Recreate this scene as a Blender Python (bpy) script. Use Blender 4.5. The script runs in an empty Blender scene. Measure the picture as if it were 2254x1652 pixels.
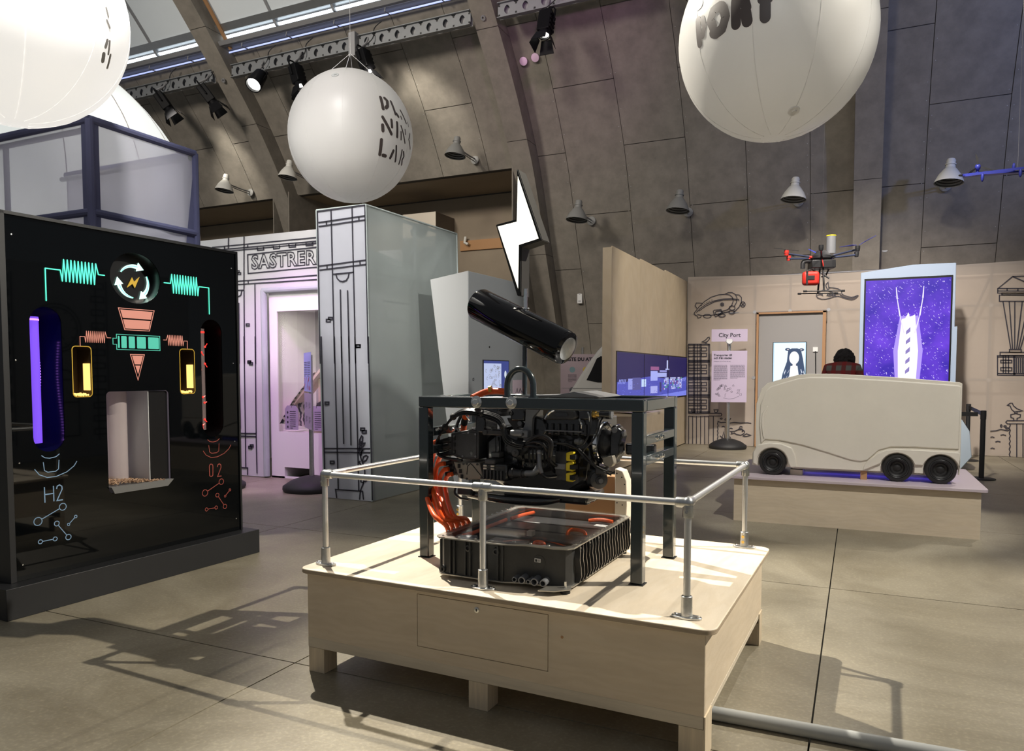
import bpy, bmesh, math, random
from math import sin, cos, pi, radians
from mathutils import Vector, Matrix

random.seed(7)
scene = bpy.context.scene
col = scene.collection

# ------------------------------------------------------------------ camera, world, lights, exposure
# world axes: X runs along the hall, Y towards the vaulted wall, Z up
cd = bpy.data.cameras.new('camera')
cam = bpy.data.objects.new('camera', cd)
col.objects.link(cam)
cam.location = (0, 0, 1.52)
cam.rotation_euler = (pi / 2 - .0532, 0, .4347)
cd.sensor_width = 36
cd.lens = 1640 / 2254 * 36
cd.shift_y = (907.6 - 826) / 2254
cd.clip_end = 200
scene.camera = cam

world = bpy.data.worlds.new('hall_ambience')
scene.world = world
world.use_nodes = True
wb = world.node_tree.nodes['Background']
wb.inputs[0].default_value = (.93, .96, 1.0, 1)
wb.inputs[1].default_value = .15

scene.view_settings.view_transform = 'Standard'
scene.view_settings.look = 'None'
scene.view_settings.gamma = 1
scene.view_settings.use_curve_mapping = False
scene.view_settings.exposure = 0.0


def spot(name, loc, target, watt, angle, color=(1, .95, .86), radius=.06, blend=.35):
    d = bpy.data.lights.new(name, 'SPOT')
    d.energy = watt
    d.spot_size = radians(angle)
    d.spot_blend = blend
    d.color = color
    d.shadow_soft_size = radius
    o = bpy.data.objects.new(name, d)
    col.objects.link(o)
    o.location = loc
    o.rotation_euler = (Vector(target) - Vector(loc)).to_track_quat('-Z', 'Y').to_euler()
    return o


WARM = (1, .93, .80)
NEUT = (1, .97, .91)
spot('stage_light_left', (-6.4, 6.7, 8.6), (.6, 3.7, .2), 6800, 38, WARM, .05, .5)
spot('stage_light_right', (6.3, 6.8, 8.6), (-3.5, 2.8, .2), 7200, 28, WARM, .05, .5)
spot('stage_light_back', (1.0, 13.2, 8.2), (-1.6, 4.6, .5), 1300, 20, WARM)
spot('stage_light_floor', (3.6, 13.2, 8.2), (1.6, 7.0, 0), 1100, 28, WARM)
spot('stage_light_truck', (2.6, 2.4, 9.0), (0, 8.2, .9), 2600, 19, NEUT)
spot('stage_light_shop', (-5.4, 13.2, 8.1), (-6.4, 7.0, 0), 1500, 36, WARM)
spot('added_fill_facade', (-4.4, 2.4, 8.6), (-7.4, 8.3, 1.9), 900, 36, (1, .95, .97), .15, .6)  # unseen fill added to brighten the dark shop facade
spot('stage_light_magenta', (-6.6, 6.6, 3.9), (-7.5, 8.3, .9), 340, 70, (.84, .32, 1), .1, .9)
spot('stage_light_blue', (6.5, 9.5, 6.0), (1.8, 15.5, 7.4), 850, 66, (.22, .36, 1), .2, .9)
spot('stage_light_violet', (-3.5, 9.0, 7.5), (-5.6, 15.0, 8.2), 220, 50, (.9, .42, .9), .2, .9)
spot('stage_light_wall', (-15.0, 12.6, 7.9), (-15.3, 15.2, 6.9), 420, 40, WARM, .1, .7)
spot('stage_light_wall_two', (-9.2, 12.6, 7.9), (-9.0, 15.0, 7.3), 260, 54, WARM, .1, .8)
spot('added_fill_booth', (-3.5, .5, 6.0), (-6.4, 8.0, 1.9), 2000, 34, NEUT, .15, .7)  # added from the front to lift the column booth and facade
spot('added_fill_port', (.6, -1.5, 5.6), (-.65, 6.3, 4.0), 420, 14, (.95, .98, 1), .4, .6)  # fill added for the dark underside of the City Port balloon
spot('added_fill_violet_booth', (-1.6, .6, 6.8), (-5.3, 4.2, 3.1), 420, 20, (.86, .88, 1), .2, .6)  # bluish fill put in to lighten the violet booth
spot('added_fill_planning', (-3.4, 1.5, 9.0), (-5.64, 7.5, 4.4), 1000, 18, NEUT, .3, .6)  # extra light added because the planning balloon came out dark
spot('stage_light_balloon', (-2.6, 2.2, 6.2), (-4.9, 3.0, 3.8), 900, 40, NEUT, .2, .5)
spot('added_fill_plywood', (3.4, 9.2, 8.4), (-3.3, 13.4, 1.9), 2300, 34, WARM, .1, .6)  # unseen lamp added to lift the dark plywood wall
spot('added_fill_column', (3.2, 5.4, 8.2), (-5.2, 8.3, 1.8), 1900, 22, NEUT, .1, .6)  # added from the right to brighten the column's sheer side
spot('added_fill_cloth', (-.5, 6.6, 8.4), (.2, 15.9, .9), 6800, 40, (1, .92, .83), .25, .9)  # added only for the brightness of the beige cloth wall
WASH = (1, .91, .80)  # tint of the three unseen fills added in place of hall bounce
spot('added_wall_fill_left', (-11.5, -1.0, 10.0), (-11.5, 14.5, 6.0), 5200, 62, WASH, 1.2, .9)
spot('added_wall_fill_middle', (-4.0, -2.0, 10.5), (-5.0, 15.5, 5.5), 2300, 58, WASH, 1.2, .9)
spot('added_wall_fill_right', (3.0, -2.0, 10.5), (1.5, 15.5, 5.0), 800, 58, WASH, 1.2, .9)


# ------------------------------------------------------------------ materials
MATS = {}


def _n(nt, t, **kw):
    n = nt.nodes.new(t)
    for k, v in kw.items():
        setattr(n, k, v)
    return n


def mat(name, color, rough=.5, metal=0., var=0., vscale=4., bump=0., bscale=30., emit=None, estr=0.,
        trans=0., alpha=1., coat=0., spec=.5, stretch=(1, 1, 1), dark=.6, translucent=0.):
    """principled material; var mixes the colour with a darker/lighter noise, bump adds fine relief"""
    m = bpy.data.materials.new(name)
    m.use_nodes = True
    nt = m.node_tree
    b = nt.nodes['Principled BSDF']
    c = (*color, 1)
    b.inputs['Base Color'].default_value = c
    b.inputs['Roughness'].default_value = rough
    b.inputs['Metallic'].default_value = metal
    b.inputs['Specular IOR Level'].default_value = spec
    b.inputs['Coat Weight'].default_value = coat
    b.inputs['Coat Roughness'].default_value = .05
    b.inputs['Transmission Weight'].default_value = trans
    b.inputs['Alpha'].default_value = alpha
    if emit:
        b.inputs['Emission Color'].default_value = (*emit, 1)
        b.inputs['Emission Strength'].default_value = estr
    if var or bump:
        tc = _n(nt, 'ShaderNodeTexCoord')
        mp = _n(nt, 'ShaderNodeMapping')
        mp.inputs['Scale'].default_value = stretch
        nt.links.new(tc.outputs['Object'], mp.inputs['Vector'])
    if var:
        nz = _n(nt, 'ShaderNodeTexNoise')
        nz.inputs['Scale'].default_value = vscale
        nz.inputs['Detail'].default_value = 8
        nz.inputs['Roughness'].default_value = .65
        nt.links.new(mp.outputs[0], nz.inputs['Vector'])
        cr = _n(nt, 'ShaderNodeValToRGB')
        cr.color_ramp.elements[0].position = .3
        cr.color_ramp.elements[1].position = .72
        lo = [v * (1 - var) * (1 if i else 1) for i, v in enumerate(color)]
        hi = [min(1, v * (1 + var * dark)) for v in color]
        cr.color_ramp.elements[0].color = (*lo, 1)
        cr.color_ramp.elements[1].color = (*hi, 1)
        nt.links.new(nz.outputs['Fac'], cr.inputs['Fac'])
        nt.links.new(cr.outputs[0], b.inputs['Base Color'])
    if bump:
        nb = _n(nt, 'ShaderNodeTexNoise')
        nb.inputs['Scale'].default_value = bscale
        nb.inputs['Detail'].default_value = 4
        nt.links.new(mp.outputs[0], nb.inputs['Vector'])
        bp = _n(nt, 'ShaderNodeBump')
        bp.inputs['Strength'].default_value = bump
        bp.inputs['Distance'].default_value = .01
        nt.links.new(nb.outputs['Fac'], bp.inputs['Height'])
        nt.links.new(bp.outputs[0], b.inputs['Normal'])
    if translucent:
        out = nt.nodes['Material Output']
        tl = _n(nt, 'ShaderNodeBsdfTranslucent')
        tl.inputs[0].default_value = c
        mx = _n(nt, 'ShaderNodeMixShader')
        mx.inputs[0].default_value = translucent
        nt.links.new(b.outputs[0], mx.inputs[1])
        nt.links.new(tl.outputs[0], mx.inputs[2])
        nt.links.new(mx.outputs[0], out.inputs[0])
    MATS[name] = m
    return m


def sheer(name, color, clear, translucent=.4):
    """thin woven cloth: part diffuse, part translucent, part see-through"""
    m = bpy.data.materials.new(name)
    m.use_nodes = True
    nt = m.node_tree
    nt.nodes.remove(nt.nodes['Principled BSDF'])
    out = nt.nodes['Material Output']
    df = _n(nt, 'ShaderNodeBsdfDiffuse')
    tl = _n(nt, 'ShaderNodeBsdfTranslucent')
    tp = _n(nt, 'ShaderNodeBsdfTransparent')
    tc = _n(nt, 'ShaderNodeTexCoord')
    nz = _n(nt, 'ShaderNodeTexNoise')
    nz.inputs['Scale'].default_value = 3
    nz.inputs['Detail'].default_value = 5
    nt.links.new(tc.outputs['Object'], nz.inputs['Vector'])
    cr = _n(nt, 'ShaderNodeValToRGB')
    cr.color_ramp.elements[0].color = (*[v * .9 for v in color], 1)
    cr.color_ramp.elements[1].color = (*color, 1)
    nt.links.new(nz.outputs['Fac'], cr.inputs['Fac'])
    for s in (df, tl):
        nt.links.new(cr.outputs[0], s.inputs['Color'])
    m1 = _n(nt, 'ShaderNodeMixShader')
    m1.inputs[0].default_value = translucent
    nt.links.new(df.outputs[0], m1.inputs[1])
    nt.links.new(tl.outputs[0], m1.inputs[2])
    m2 = _n(nt, 'ShaderNodeMixShader')
    m2.inputs[0].default_value = clear
    nt.links.new(m1.outputs[0], m2.inputs[1])
    nt.links.new(tp.outputs[0], m2.inputs[2])
    nt.links.new(m2.outputs[0], out.inputs[0])
    MATS[name] = m
    return m


def attr_emit(name, strength):
    """a lit screen: colours come from the picture's faces"""
    m = bpy.data.materials.new(name)
    m.use_nodes = True
    nt = m.node_tree
    b = nt.nodes['Principled BSDF']
    at = _n(nt, 'ShaderNodeAttribute', attribute_name='pic')
    b.inputs['Base Color'].default_value = (.01, .01, .012, 1)
    b.inputs['Roughness'].default_value = .35
    b.inputs['Specular IOR Level'].default_value = .08
    nt.links.new(at.outputs['Color'], b.inputs['Emission Color'])
    b.inputs['Emission Strength'].default_value = strength
    MATS[name] = m
    return m


def attr_print(name):
    """flat print: colours come from the picture's faces"""
    m = bpy.data.materials.new(name)
    m.use_nodes = True
    nt = m.node_tree
    at = _n(nt, 'ShaderNodeAttribute', attribute_name='pic')
    nt.links.new(at.outputs['Color'], nt.nodes['Principled BSDF'].inputs['Base Color'])
    nt.nodes['Principled BSDF'].inputs['Roughness'].default_value = .6
    MATS[name] = m
    return m


def plywood(name, color, grain):
    m = mat(name, color, .5, 0, .14, 1.6, .05, 60, stretch=grain)
    nt = m.node_tree
    b = nt.nodes['Principled BSDF']
    mp = [n for n in nt.nodes if n.type == 'MAPPING'][0]
    ramp = [n for n in nt.nodes if n.type == 'VALTORGB'][0]
    wv = _n(nt, 'ShaderNodeTexWave', wave_type='BANDS', bands_direction='Z')
    wv.inputs['Scale'].default_value = 2.2
    wv.inputs['Distortion'].default_value = 16
    wv.inputs['Detail'].default_value = 5
    wv.inputs['Detail Scale'].default_value = 1.3
    nt.links.new(mp.outputs[0], wv.inputs['Vector'])
    mx = _n(nt, 'ShaderNodeMix', data_type='RGBA', blend_type='MULTIPLY')
    rp = _n(nt, 'ShaderNodeValToRGB')
    rp.color_ramp.elements[0].color = (.955, .94, .91, 1)
    rp.color_ramp.elements[1].color = (1, 1, 1, 1)
    nt.links.new(wv.outputs['Fac'], rp.inputs['Fac'])
    mx.inputs['Factor'].default_value = .8
    nt.links.new(ramp.outputs[0], mx.inputs['A'])
    nt.links.new(rp.outputs[0], mx.inputs['B'])
    nt.links.new(mx.outputs['Result'], b.inputs['Base Color'])
    return m


M = MATS
def concrete(name, c, spots):
    m = mat(name, c, .38, 0, .2, 1.1, .12, 40, dark=.5)
    nt = m.node_tree
    b = nt.nodes['Principled BSDF']
    mp = [n for n in nt.nodes if n.type == 'MAPPING'][0]
    ramp = [n for n in nt.nodes if n.type == 'VALTORGB'][0]
    n2 = _n(nt, 'ShaderNodeTexNoise')
    n2.inputs['Scale'].default_value = .7
    n2.inputs['Detail'].default_value = 9
    n2.inputs['Roughness'].default_value = .7
    n2.inputs['Distortion'].default_value = 1.5
    nt.links.new(mp.outputs[0], n2.inputs['Vector'])
    r2 = _n(nt, 'ShaderNodeValToRGB')
    r2.color_ramp.elements[0].position = .36
    r2.color_ramp.elements[0].color = (.72, .70, .66, 1)
    r2.color_ramp.elements[1].position = .6
    r2.color_ramp.elements[1].color = (1, 1, 1, 1)
    nt.links.new(n2.outputs['Fac'], r2.inputs['Fac'])
    n3 = _n(nt, 'ShaderNodeTexNoise')
    n3.inputs['Scale'].default_value = 55
    n3.inputs['Detail'].default_value = 2
    nt.links.new(mp.outputs[0], n3.inputs['Vector'])
    r3 = _n(nt, 'ShaderNodeValToRGB')
    r3.color_ramp.elements[0].position = .5
    r3.color_ramp.elements[0].color = (.97, .97, .97, 1)
    r3.color_ramp.elements[1].position = .74
    r3.color_ramp.elements[1].color = (1.25, 1.25, 1.22, 1)
    nt.links.new(n3.outputs['Fac'], r3.inputs['Fac'])
    prev = ramp.outputs[0]
    for r in (r2, r3):
        mx = _n(nt, 'ShaderNodeMix', data_type='RGBA', blend_type='MULTIPLY')
        mx.inputs['Factor'].default_value = spots
        nt.links.new(prev, mx.inputs['A'])
        nt.links.new(r.outputs[0], mx.inputs['B'])
        prev = mx.outputs['Result']
    nt.links.new(prev, b.inputs['Base Color'])
    rr = _n(nt, 'ShaderNodeMapRange')
    rr.inputs['To Min'].default_value = .3
    rr.inputs['To Max'].default_value = .55
    nt.links.new(n2.outputs['Fac'], rr.inputs['Value'])
    nt.links.new(rr.outputs[0], b.inputs['Roughness'])
    return m


concrete('concrete', (.305, .270, .20), 1.0)
mat('joint', (.05, .045, .04), .9)
mat('board', (.25, .225, .19), .8, 0, .24, 3.2, .1, 60, dark=.5)
mat('board_gap', (.06, .055, .05), .9)
mat('niche', (.30, .245, .18), .8, 0, .08, 2)
mat('blind', (.62, .66, .68), .7, 0, .04, 1, translucent=.4)
mat('alu', (.55, .56, .57), .35, .9, .06, 6)
mat('galv', (.62, .63, .63), .32, 1, .14, 60, .06, 220)
mat('pipe_alu', (.78, .79, .80), .34, .85, .05, 40)
mat('bolt_steel', (.75, .75, .73), .25, 1)
mat('chrome', (.85, .86, .88), .12, 1)
mat('grey_steel', (.30, .30, .31), .5, .3)
mat('frame_paint', (.022, .033, .038), .2, 0, .05, 10, coat=.8)
mat('engine_black', (.018, .018, .020), .2, 0, .25, 25, .05, 80, coat=.8)
mat('engine_satin', (.06, .06, .064), .34, .2, .2, 18, .08, 120)
mat('engine_grey', (.21, .215, .23), .35, .3)
mat('flank_grey', (.06, .057, .053), .4, .3)
mat('tube_shadow_grey', (.12, .12, .13), .5, .3)  # steel tube darkened so it reads as a shadow through the cloth
mat('engine_tan', (.34, .31, .26), .45, .4)
mat('rubber', (.012, .012, .013), .6, 0, .2, 30)
mat('hose', (.014, .014, .016), .3)
mat('cable_orange', (.80, .10, .012), .4)
mat('yellow_plastic', (.78, .60, .02), .4)
mat('brass', (.70, .47, .14), .3, 1)
mat('batt_black', (.045, .045, .044), .5, .2, .2, 12, .06, 60)
mat('batt_edge', (.42, .40, .36), .4, .8)
mat('acrylic', (1, 1, 1), .04, 0, trans=1, alpha=.16, spec=.6)
mat('glass', (.95, .98, 1), .02, 0, trans=1, alpha=.12, spec=.5)
mat('gloss_black', (.0015, .002, .0025), .03, 0, spec=.3)
mat('matt_black', (.012, .012, .013), .6, 0, .12, 6)
mat('case_black', (.011, .0115, .013), .5, 0, .15, 5)
mat('lamp_black', (.005, .005, .006), .5, spec=.12)
mat('white_paint', (.78, .77, .74), .45)
mat('lamp_white', (.74, .73, .68), .4)
mat('lamp_grey', (.26, .26, .25), .5)
mat('balloon_white', (.80, .79, .77), .38, 0, .03, 2, translucent=.5)
mat('dome_glow', (.86, .88, .85), .5, 0, .02, 1, emit=(.93, .97, .92), estr=.62)  # emission put into the white; the balloon itself glows to look lit
mat('balloon_glow', (.86, .84, .80), .4, 0, emit=(1, .97, .92), estr=.7)  # overexposure of the spot-lit balloon put in as its own glow
mat('seam', (.45, .40, .36), .6)
mat('ink_brown', (.055, .042, .038), .5)
mat('ink', (.02, .018, .03), .6)
mat('ink_grey', (.42, .40, .37), .5)
mat('cord_white', (.8, .8, .8), .6)
mat('cloth_white', (.72, .71, .72), .85, 0, .05, 3, .06, 8, translucent=.25)
mat('cloth_column', (.60, .61, .68), .85, 0, .05, 3, .06, 8, translucent=.3)
sheer('cloth_green', (.58, .64, .62), .22, .5)
sheer('cloth_beige', (.76, .66, .57), .36, .35)
sheer('cloth_violet', (.70, .69, .80), .20, .5)
mat('cloth_violet_edge', (.10, .105, .20), .9, 0, .06, 4)
mat('cloth_green_edge', (.40, .45, .44), .9, 0, .06, 4)
mat('tube_grey', (.42, .43, .43), .4, .6)
mat('neon_green', (.02, .1, .08), .3, emit=(.10, .88, .55), estr=1.5)
mat('neon_white', (.2, .3, .28), .3, emit=(.62, 1, .88), estr=1.5)
mat('lit_green', (.03, .12, .09), .4, emit=(.08, .62, .44), estr=.75)
mat('lit_salmon', (.12, .06, .05), .4, emit=(.80, .30, .21), estr=.75)
mat('line_blue', (.20, .33, .5), .6)
mat('line_red', (.28, .05, .035), .6)
mat('gold', (.62, .40, .05), .35, .2)
mat('amber', (.3, .15, .03), .4, emit=(1, .62, .18), estr=1.6)
mat('amber_wall', (.05, .03, .015), .6)
mat('violet_tube', (.1, .05, .3), .2, emit=(.20, .07, .95), estr=.8)
mat('violet_led', (.1, .05, .3), .3, emit=(.5, .2, 1), estr=2.5)
mat('red_tube', (.28, .22, .22), .15, 0, alpha=.55)
mat('red_led', (.4, .01, .01), .3, emit=(1, .03, .02), estr=1.8)
mat('pellet', (.42, .27, .17), .8, 0, .3, 30)
mat('grey_tray', (.20, .20, .20), .5)
mat('daylight_slot', (.9, .95, 1), .5, emit=(.80, .92, 1), estr=3.2)
mat('pipe_reflection_blue', (.5, .6, .9), .5, emit=(.42, .50, .95), estr=.9)  # bluish reflection on a pipe, painted as emission
mat('led_lens', (1, 1, .95), .3, emit=(1, .98, .9), estr=7)
mat('sign_light', (1, .95, .8), .4, emit=(1, .92, .74), estr=2.6)
mat('gloss_cyl', (.004, .004, .005), .06, 0, spec=.4)
plywood('birch', (.67, .56, .42), (.9, .9, 3.2))
plywood('birch_top', (.74, .64, .50), (3.2, .8, .8))
plywood('birch_wall', (.62, .51, .37), (.7, .7, .35))
mat('birch_edge', (.42, .33, .23), .7, 0, .3, 40, stretch=(.4, .4, 8))
mat('pine', (.64, .53, .38), .6, 0, .2, 5, stretch=(8, 8, .6))
mat('plank', (.62, .54, .42), .6, 0, .15, 4, stretch=(.6, 8, 8))
mat('lilac_board', (.55, .46, .50), .5)
mat('sign_lilac', (.40, .335, .45), .6)
mat('poster_pink', (.54, .43, .48), .6)
mat('poster_blue', (.35, .42, .78), .6)
mat('truck_white', (.74, .69, .60), .5, 0, .05, 3, .04, 90)
mat('tyre', (.015, .014, .014), .5, 0, .2, 20)
mat('tyre_hub', (.03, .03, .032), .3)
mat('blue_glow', (.1, .1, .5), .4, emit=(.12, .1, 1), estr=1.6)
mat('light_grey', (.55, .56, .56), .6)
mat('panel_grey', (.26, .25, .245), .7)
mat('cab_dark', (.27, .285, .29), .6)
mat('copper_edge', (.34, .18, .08), .6)
mat('screen_black', (.01, .01, .012), .3)
mat('tower_white', (.33, .41, .54), .45)
mat('carbon', (.016, .016, .018), .45)
mat('carbon_shine', (.05, .06, .11), .25, .3)
mat('drone_red', (.62, .03, .02), .45)
mat('drone_blue', (.03, .04, .30), .4)
mat('skin', (.50, .32, .24), .55)
mat('hair', (.03, .025, .025), .8)
mat('trousers', (.04, .045, .07), .85)
mat('orange_wood', (.42, .22, .09), .6)
mat('cream', (.78, .70, .58), .6)
mat('brown_wood', (.45, .25, .12), .6)
mat('copper_door', (.55, .3, .15), .5, .3)
mat('socket_white', (.7, .7, .69), .5)
mat('dark_window', (.02, .02, .022), .15)
mat('pink_magenta', (.8, .2, .7), .4, emit=(1, .1, .8), estr=1.5)
mat('pipe_grey', (.42, .43, .42), .45)
mat('console', (.42, .50, .58), .5)
attr_emit('screen_video', 1.0)
attr_emit('screen_portrait', 1.15)
attr_emit('screen_small', .8)
attr_print('print')


# ------------------------------------------------------------------ mesh helpers
class MB:
    def __init__(self):
        self.v = []
        self.f = []

    def add(self, vs, fs):
        o = len(self.v)
        self.v += [tuple(p) for p in vs]
        self.f += [tuple(i + o for i in f) for f in fs]
        return self

    def box(self, x0, x1, y0, y1, z0, z1, m=None):
        vs = [Vector(p) for p in [(x0, y0, z0), (x1, y0, z0), (x1, y1, z0), (x0, y1, z0), (x0, y0, z1), (x1, y0, z1), (x1, y1, z1), (x0, y1, z1)]]
        if m:
            vs = [m @ p for p in vs]
        return self.add(vs, [(3, 2, 1, 0), (4, 5, 6, 7), (0, 1, 5, 4), (1, 2, 6, 5), (2, 3, 7, 6), (3, 0, 4, 7)])

    def hexa(self, bot, top):
        """box from 4 bottom and 4 top corners, both counter-clockwise"""
        return self.add(list(bot) + list(top), [(3, 2, 1, 0), (4, 5, 6, 7), (0, 1, 5, 4), (1, 2, 6, 5), (2, 3, 7, 6), (3, 0, 4, 7)])

    def cyl(self, p0, p1, r0, r1=None, seg=16, cap=True):
        p0, p1 = Vector(p0), Vector(p1)
        r1 = r0 if r1 is None else r1
        d = (p1 - p0).normalized()
        a = d.orthogonal().normalized()
        b = d.cross(a)
        vs = []
        for p, r in ((p0, r0), (p1, r1)):
            for i in range(seg):
                t = 2 * pi * i / seg
                vs.append(p + (a * cos(t) + b * sin(t)) * r)
        fs = [(i, (i + 1) % seg, seg + (i + 1) % seg, seg + i) for i in range(seg)]
        if cap:
            fs += [tuple(reversed(range(seg))), tuple(range(seg, 2 * seg))]
        return self.add(vs, fs)

    def lathe(self, o, axis, prof, seg=24, close=True):
        """prof = [(distance along axis, radius)]"""
        o, d = Vector(o), Vector(axis).normalized()
        a = d.orthogonal().normalized()
        b = d.cross(a)
        vs, fs = [], []
        n = len(prof)
        for h, r in prof:
            for i in range(seg):
                t = 2 * pi * i / seg
                vs.append(o + d * h + (a * cos(t) + b * sin(t)) * r)
        for k in range(n - 1):
            for i in range(seg):
                j = (i + 1) % seg
                fs.append((k * seg + i, k * seg + j, (k + 1) * seg + j, (k + 1) * seg + i))
        if close:
            fs += [tuple(reversed(range(seg))), tuple(range((n - 1) * seg, n * seg))]
        return self.add(vs, fs)

    def tube(self, pts, r, seg=10, smooth=4, radii=None):
        P = [Vector(p) for p in pts]
        if smooth and len(P) > 2:
            Q = []
            R = []
            for i in range(len(P) - 1):
                a, b, c, d = P[max(i - 1, 0)], P[i], P[i + 1], P[min(i + 2, len(P) - 1)]
                for k in range(smooth):
                    t = k / smooth
                    Q.append(.5 * ((2 * b) + (c - a) * t + (2 * a - 5 * b + 4 * c - d) * t * t + (3 * b - a - 3 * c + d) * t ** 3))
                    if radii:
                        R.append(radii[i] * (1 - t) + radii[i + 1] * t)
            Q.append(P[-1])
            if radii:
                R.append(radii[-1])
            P = Q
        else:
            R = radii
        n = len(P)
        vs, fs = [], []
        up = None
        for i in range(n):
            d = (P[min(i + 1, n - 1)] - P[max(i - 1, 0)]).normalized()
            if up is None:
                up = d.orthogonal().normalized()
            else:
                up = (up - d * up.dot(d))
                up = up.normalized() if up.length > 1e-6 else d.orthogonal().normalized()
            b = d.cross(up)
            rr = R[i] if R else r
            for k in range(seg):
                t = 2 * pi * k / seg
                vs.append(P[i] + (up * cos(t) + b * sin(t)) * rr)
        for i in range(n - 1):
            for k in range(seg):
                j = (k + 1) % seg
                fs.append((i * seg + k, i * seg + j, (i + 1) * seg + j, (i + 1) * seg + k))
        fs += [tuple(reversed(range(seg))), tuple(range((n - 1) * seg, n * seg))]
        return self.add(vs, fs)

    def sphere(self, c, r, seg=24, rings=14, scale=(1, 1, 1)):
        c = Vector(c)
        vs, fs = [], []
        for i in range(rings + 1):
            t = pi * i / rings
            for j in range(seg):
                p = 2 * pi * j / seg
                vs.append(c + Vector((sin(t) * cos(p) * r * scale[0], sin(t) * sin(p) * r * scale[1], cos(t) * r * scale[2])))
        for i in range(rings):
            for j in range(seg):
                k = (j + 1) % seg
                fs.append((i * seg + j, (i + 1) * seg + j, (i + 1) * seg + k, i * seg + k))
        return self.add(vs, fs)

    def prism(self, poly, fr, t0, t1):
        """poly of (a,b); fr(a,b,t) -> point"""
        n = len(poly)
        area = sum(poly[i][0] * poly[(i + 1) % n][1] - poly[(i + 1) % n][0] * poly[i][1] for i in range(n))
        if area < 0:
            poly = list(reversed(poly))
        vs = [fr(a, b, t0) for a, b in poly] + [fr(a, b, t1) for a, b in poly]
        fs = [tuple(range(n)), tuple(reversed(range(n, 2 * n)))]
        fs += [(i, n + i, n + (i + 1) % n, (i + 1) % n) for i in range(n)]
        return self.add(vs, fs)

    def build(self, name, m, parent=None, smooth=.6, bevel=0, seg=2, fix=True):
        me = bpy.data.meshes.new(name)
        me.from_pydata([tuple(p) for p in self.v], [], self.f)
        me.update()
        if fix:
            bm = bmesh.new()
            bm.from_mesh(me)
            bmesh.ops.recalc_face_normals(bm, faces=bm.faces)
            bm.to_mesh(me)
            bm.free()
        return obj(name, me, m, parent, smooth, bevel, seg)


def obj(name, me, m, parent=None, smooth=.6, bevel=0, seg=2):
    if m is not None and not me.materials:
        me.materials.append(M[m] if isinstance(m, str) else m)
    if smooth:
        me.polygons.foreach_set('use_smooth', [True] * len(me.polygons))
        me.set_sharp_from_angle(angle=smooth)
    o = bpy.data.objects.new(name, me)
    col.objects.link(o)
    if parent is not None:
        o.parent = parent
    if bevel:
        md = o.modifiers.new('bevel', 'BEVEL')
        md.width = bevel
        md.segments = seg
        md.limit_method = 'ANGLE'
        md.angle_limit = .6
    return o


def tag(o, label, cat, group=None):
    o['label'] = label
    o['category'] = cat
    if group:
        o['group'] = group
    return o


def struct(o, label=None):
    o['kind'] = 'structure'
    if label:
        o['label'] = label
    return o


def thing(name, label, cat, loc=(0, 0, 0), rz=0., group=None):
    o = bpy.data.objects.new(name, None)
    o.empty_display_size = .2
    col.objects.link(o)
    o.location = loc
    o.rotation_euler = (0, 0, rz)
    return tag(o, label, cat, group)


def copy_tree(o, parent=None):
    c = o.copy()
    col.objects.link(c)
    c.parent = parent
    for ch in list(o.children):
        copy_tree(ch, c)
    return c


def box(name, x0, x1, y0, y1, z0, z1, m, parent=None, bevel=0):
    return MB().box(x0, x1, y0, y1, z0, z1).build(name, m, parent, bevel=bevel)


# frames: map flat (a, b, t) to space; t is the distance in front of the face
def FN(n0):            # a face looking towards -Y
    return lambda a, b, t=0.: Vector((a, n0 - t, b))


def FU(u0):            # a face looking towards +X, a = Y
    return lambda a, b, t=0.: Vector((u0 + t, a, b))


def ribbon(mb, pl, w, fr, t0=.001, t1=.004):
    """an inked line of width w: one flat bar for every segment, with mitred joints"""
    P = [Vector((p[0], p[1])) for p in pl]
    closed = len(P) > 3 and (P[0] - P[-1]).length < 1e-4
    if closed:
        P = P[:-1]
    n = len(P)
    if n < 2:
        return
    L, R_ = [], []
    for i in range(n):
        a = P[i - 1] if (i > 0 or closed) else P[i]
        c = P[(i + 1) % n] if (i < n - 1 or closed) else P[i]
        d1 = (P[i] - a)
        d2 = (c - P[i])
        d1 = d1.normalized() if d1.length > 1e-7 else d2.normalized()
        d2 = d2.normalized() if d2.length > 1e-7 else d1
        n1 = Vector((-d1.y, d1.x))
        n2 = Vector((-d2.y, d2.x))
        m = n1 + n2
        m = m.normalized() if m.length > .3 else n1
        s = min(2., 1 / max(.35, m.dot(n1)))
        L.append(P[i] + m * s * w / 2)
        R_.append(P[i] - m * s * w / 2)
    k = n if closed else n - 1
    for i in range(k):
        j = (i + 1) % n
        q = [R_[i], R_[j], L[j], L[i]]
        mb.add([fr(p.x, p.y, t0) for p in q] + [fr(p.x, p.y, t1) for p in q],
               [(4, 5, 6, 7), (0, 1, 5, 4), (1, 2, 6, 5), (2, 3, 7, 6), (3, 0, 4, 7)])


def ink(name, pls, w, fr, parent, m='ink', t0=.0005, t1=.004):
    mb = MB()
    for pl in pls:
        ribbon(mb, pl, w, fr, t0, t1)
    return mb.build(name, m, parent, smooth=0)


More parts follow.
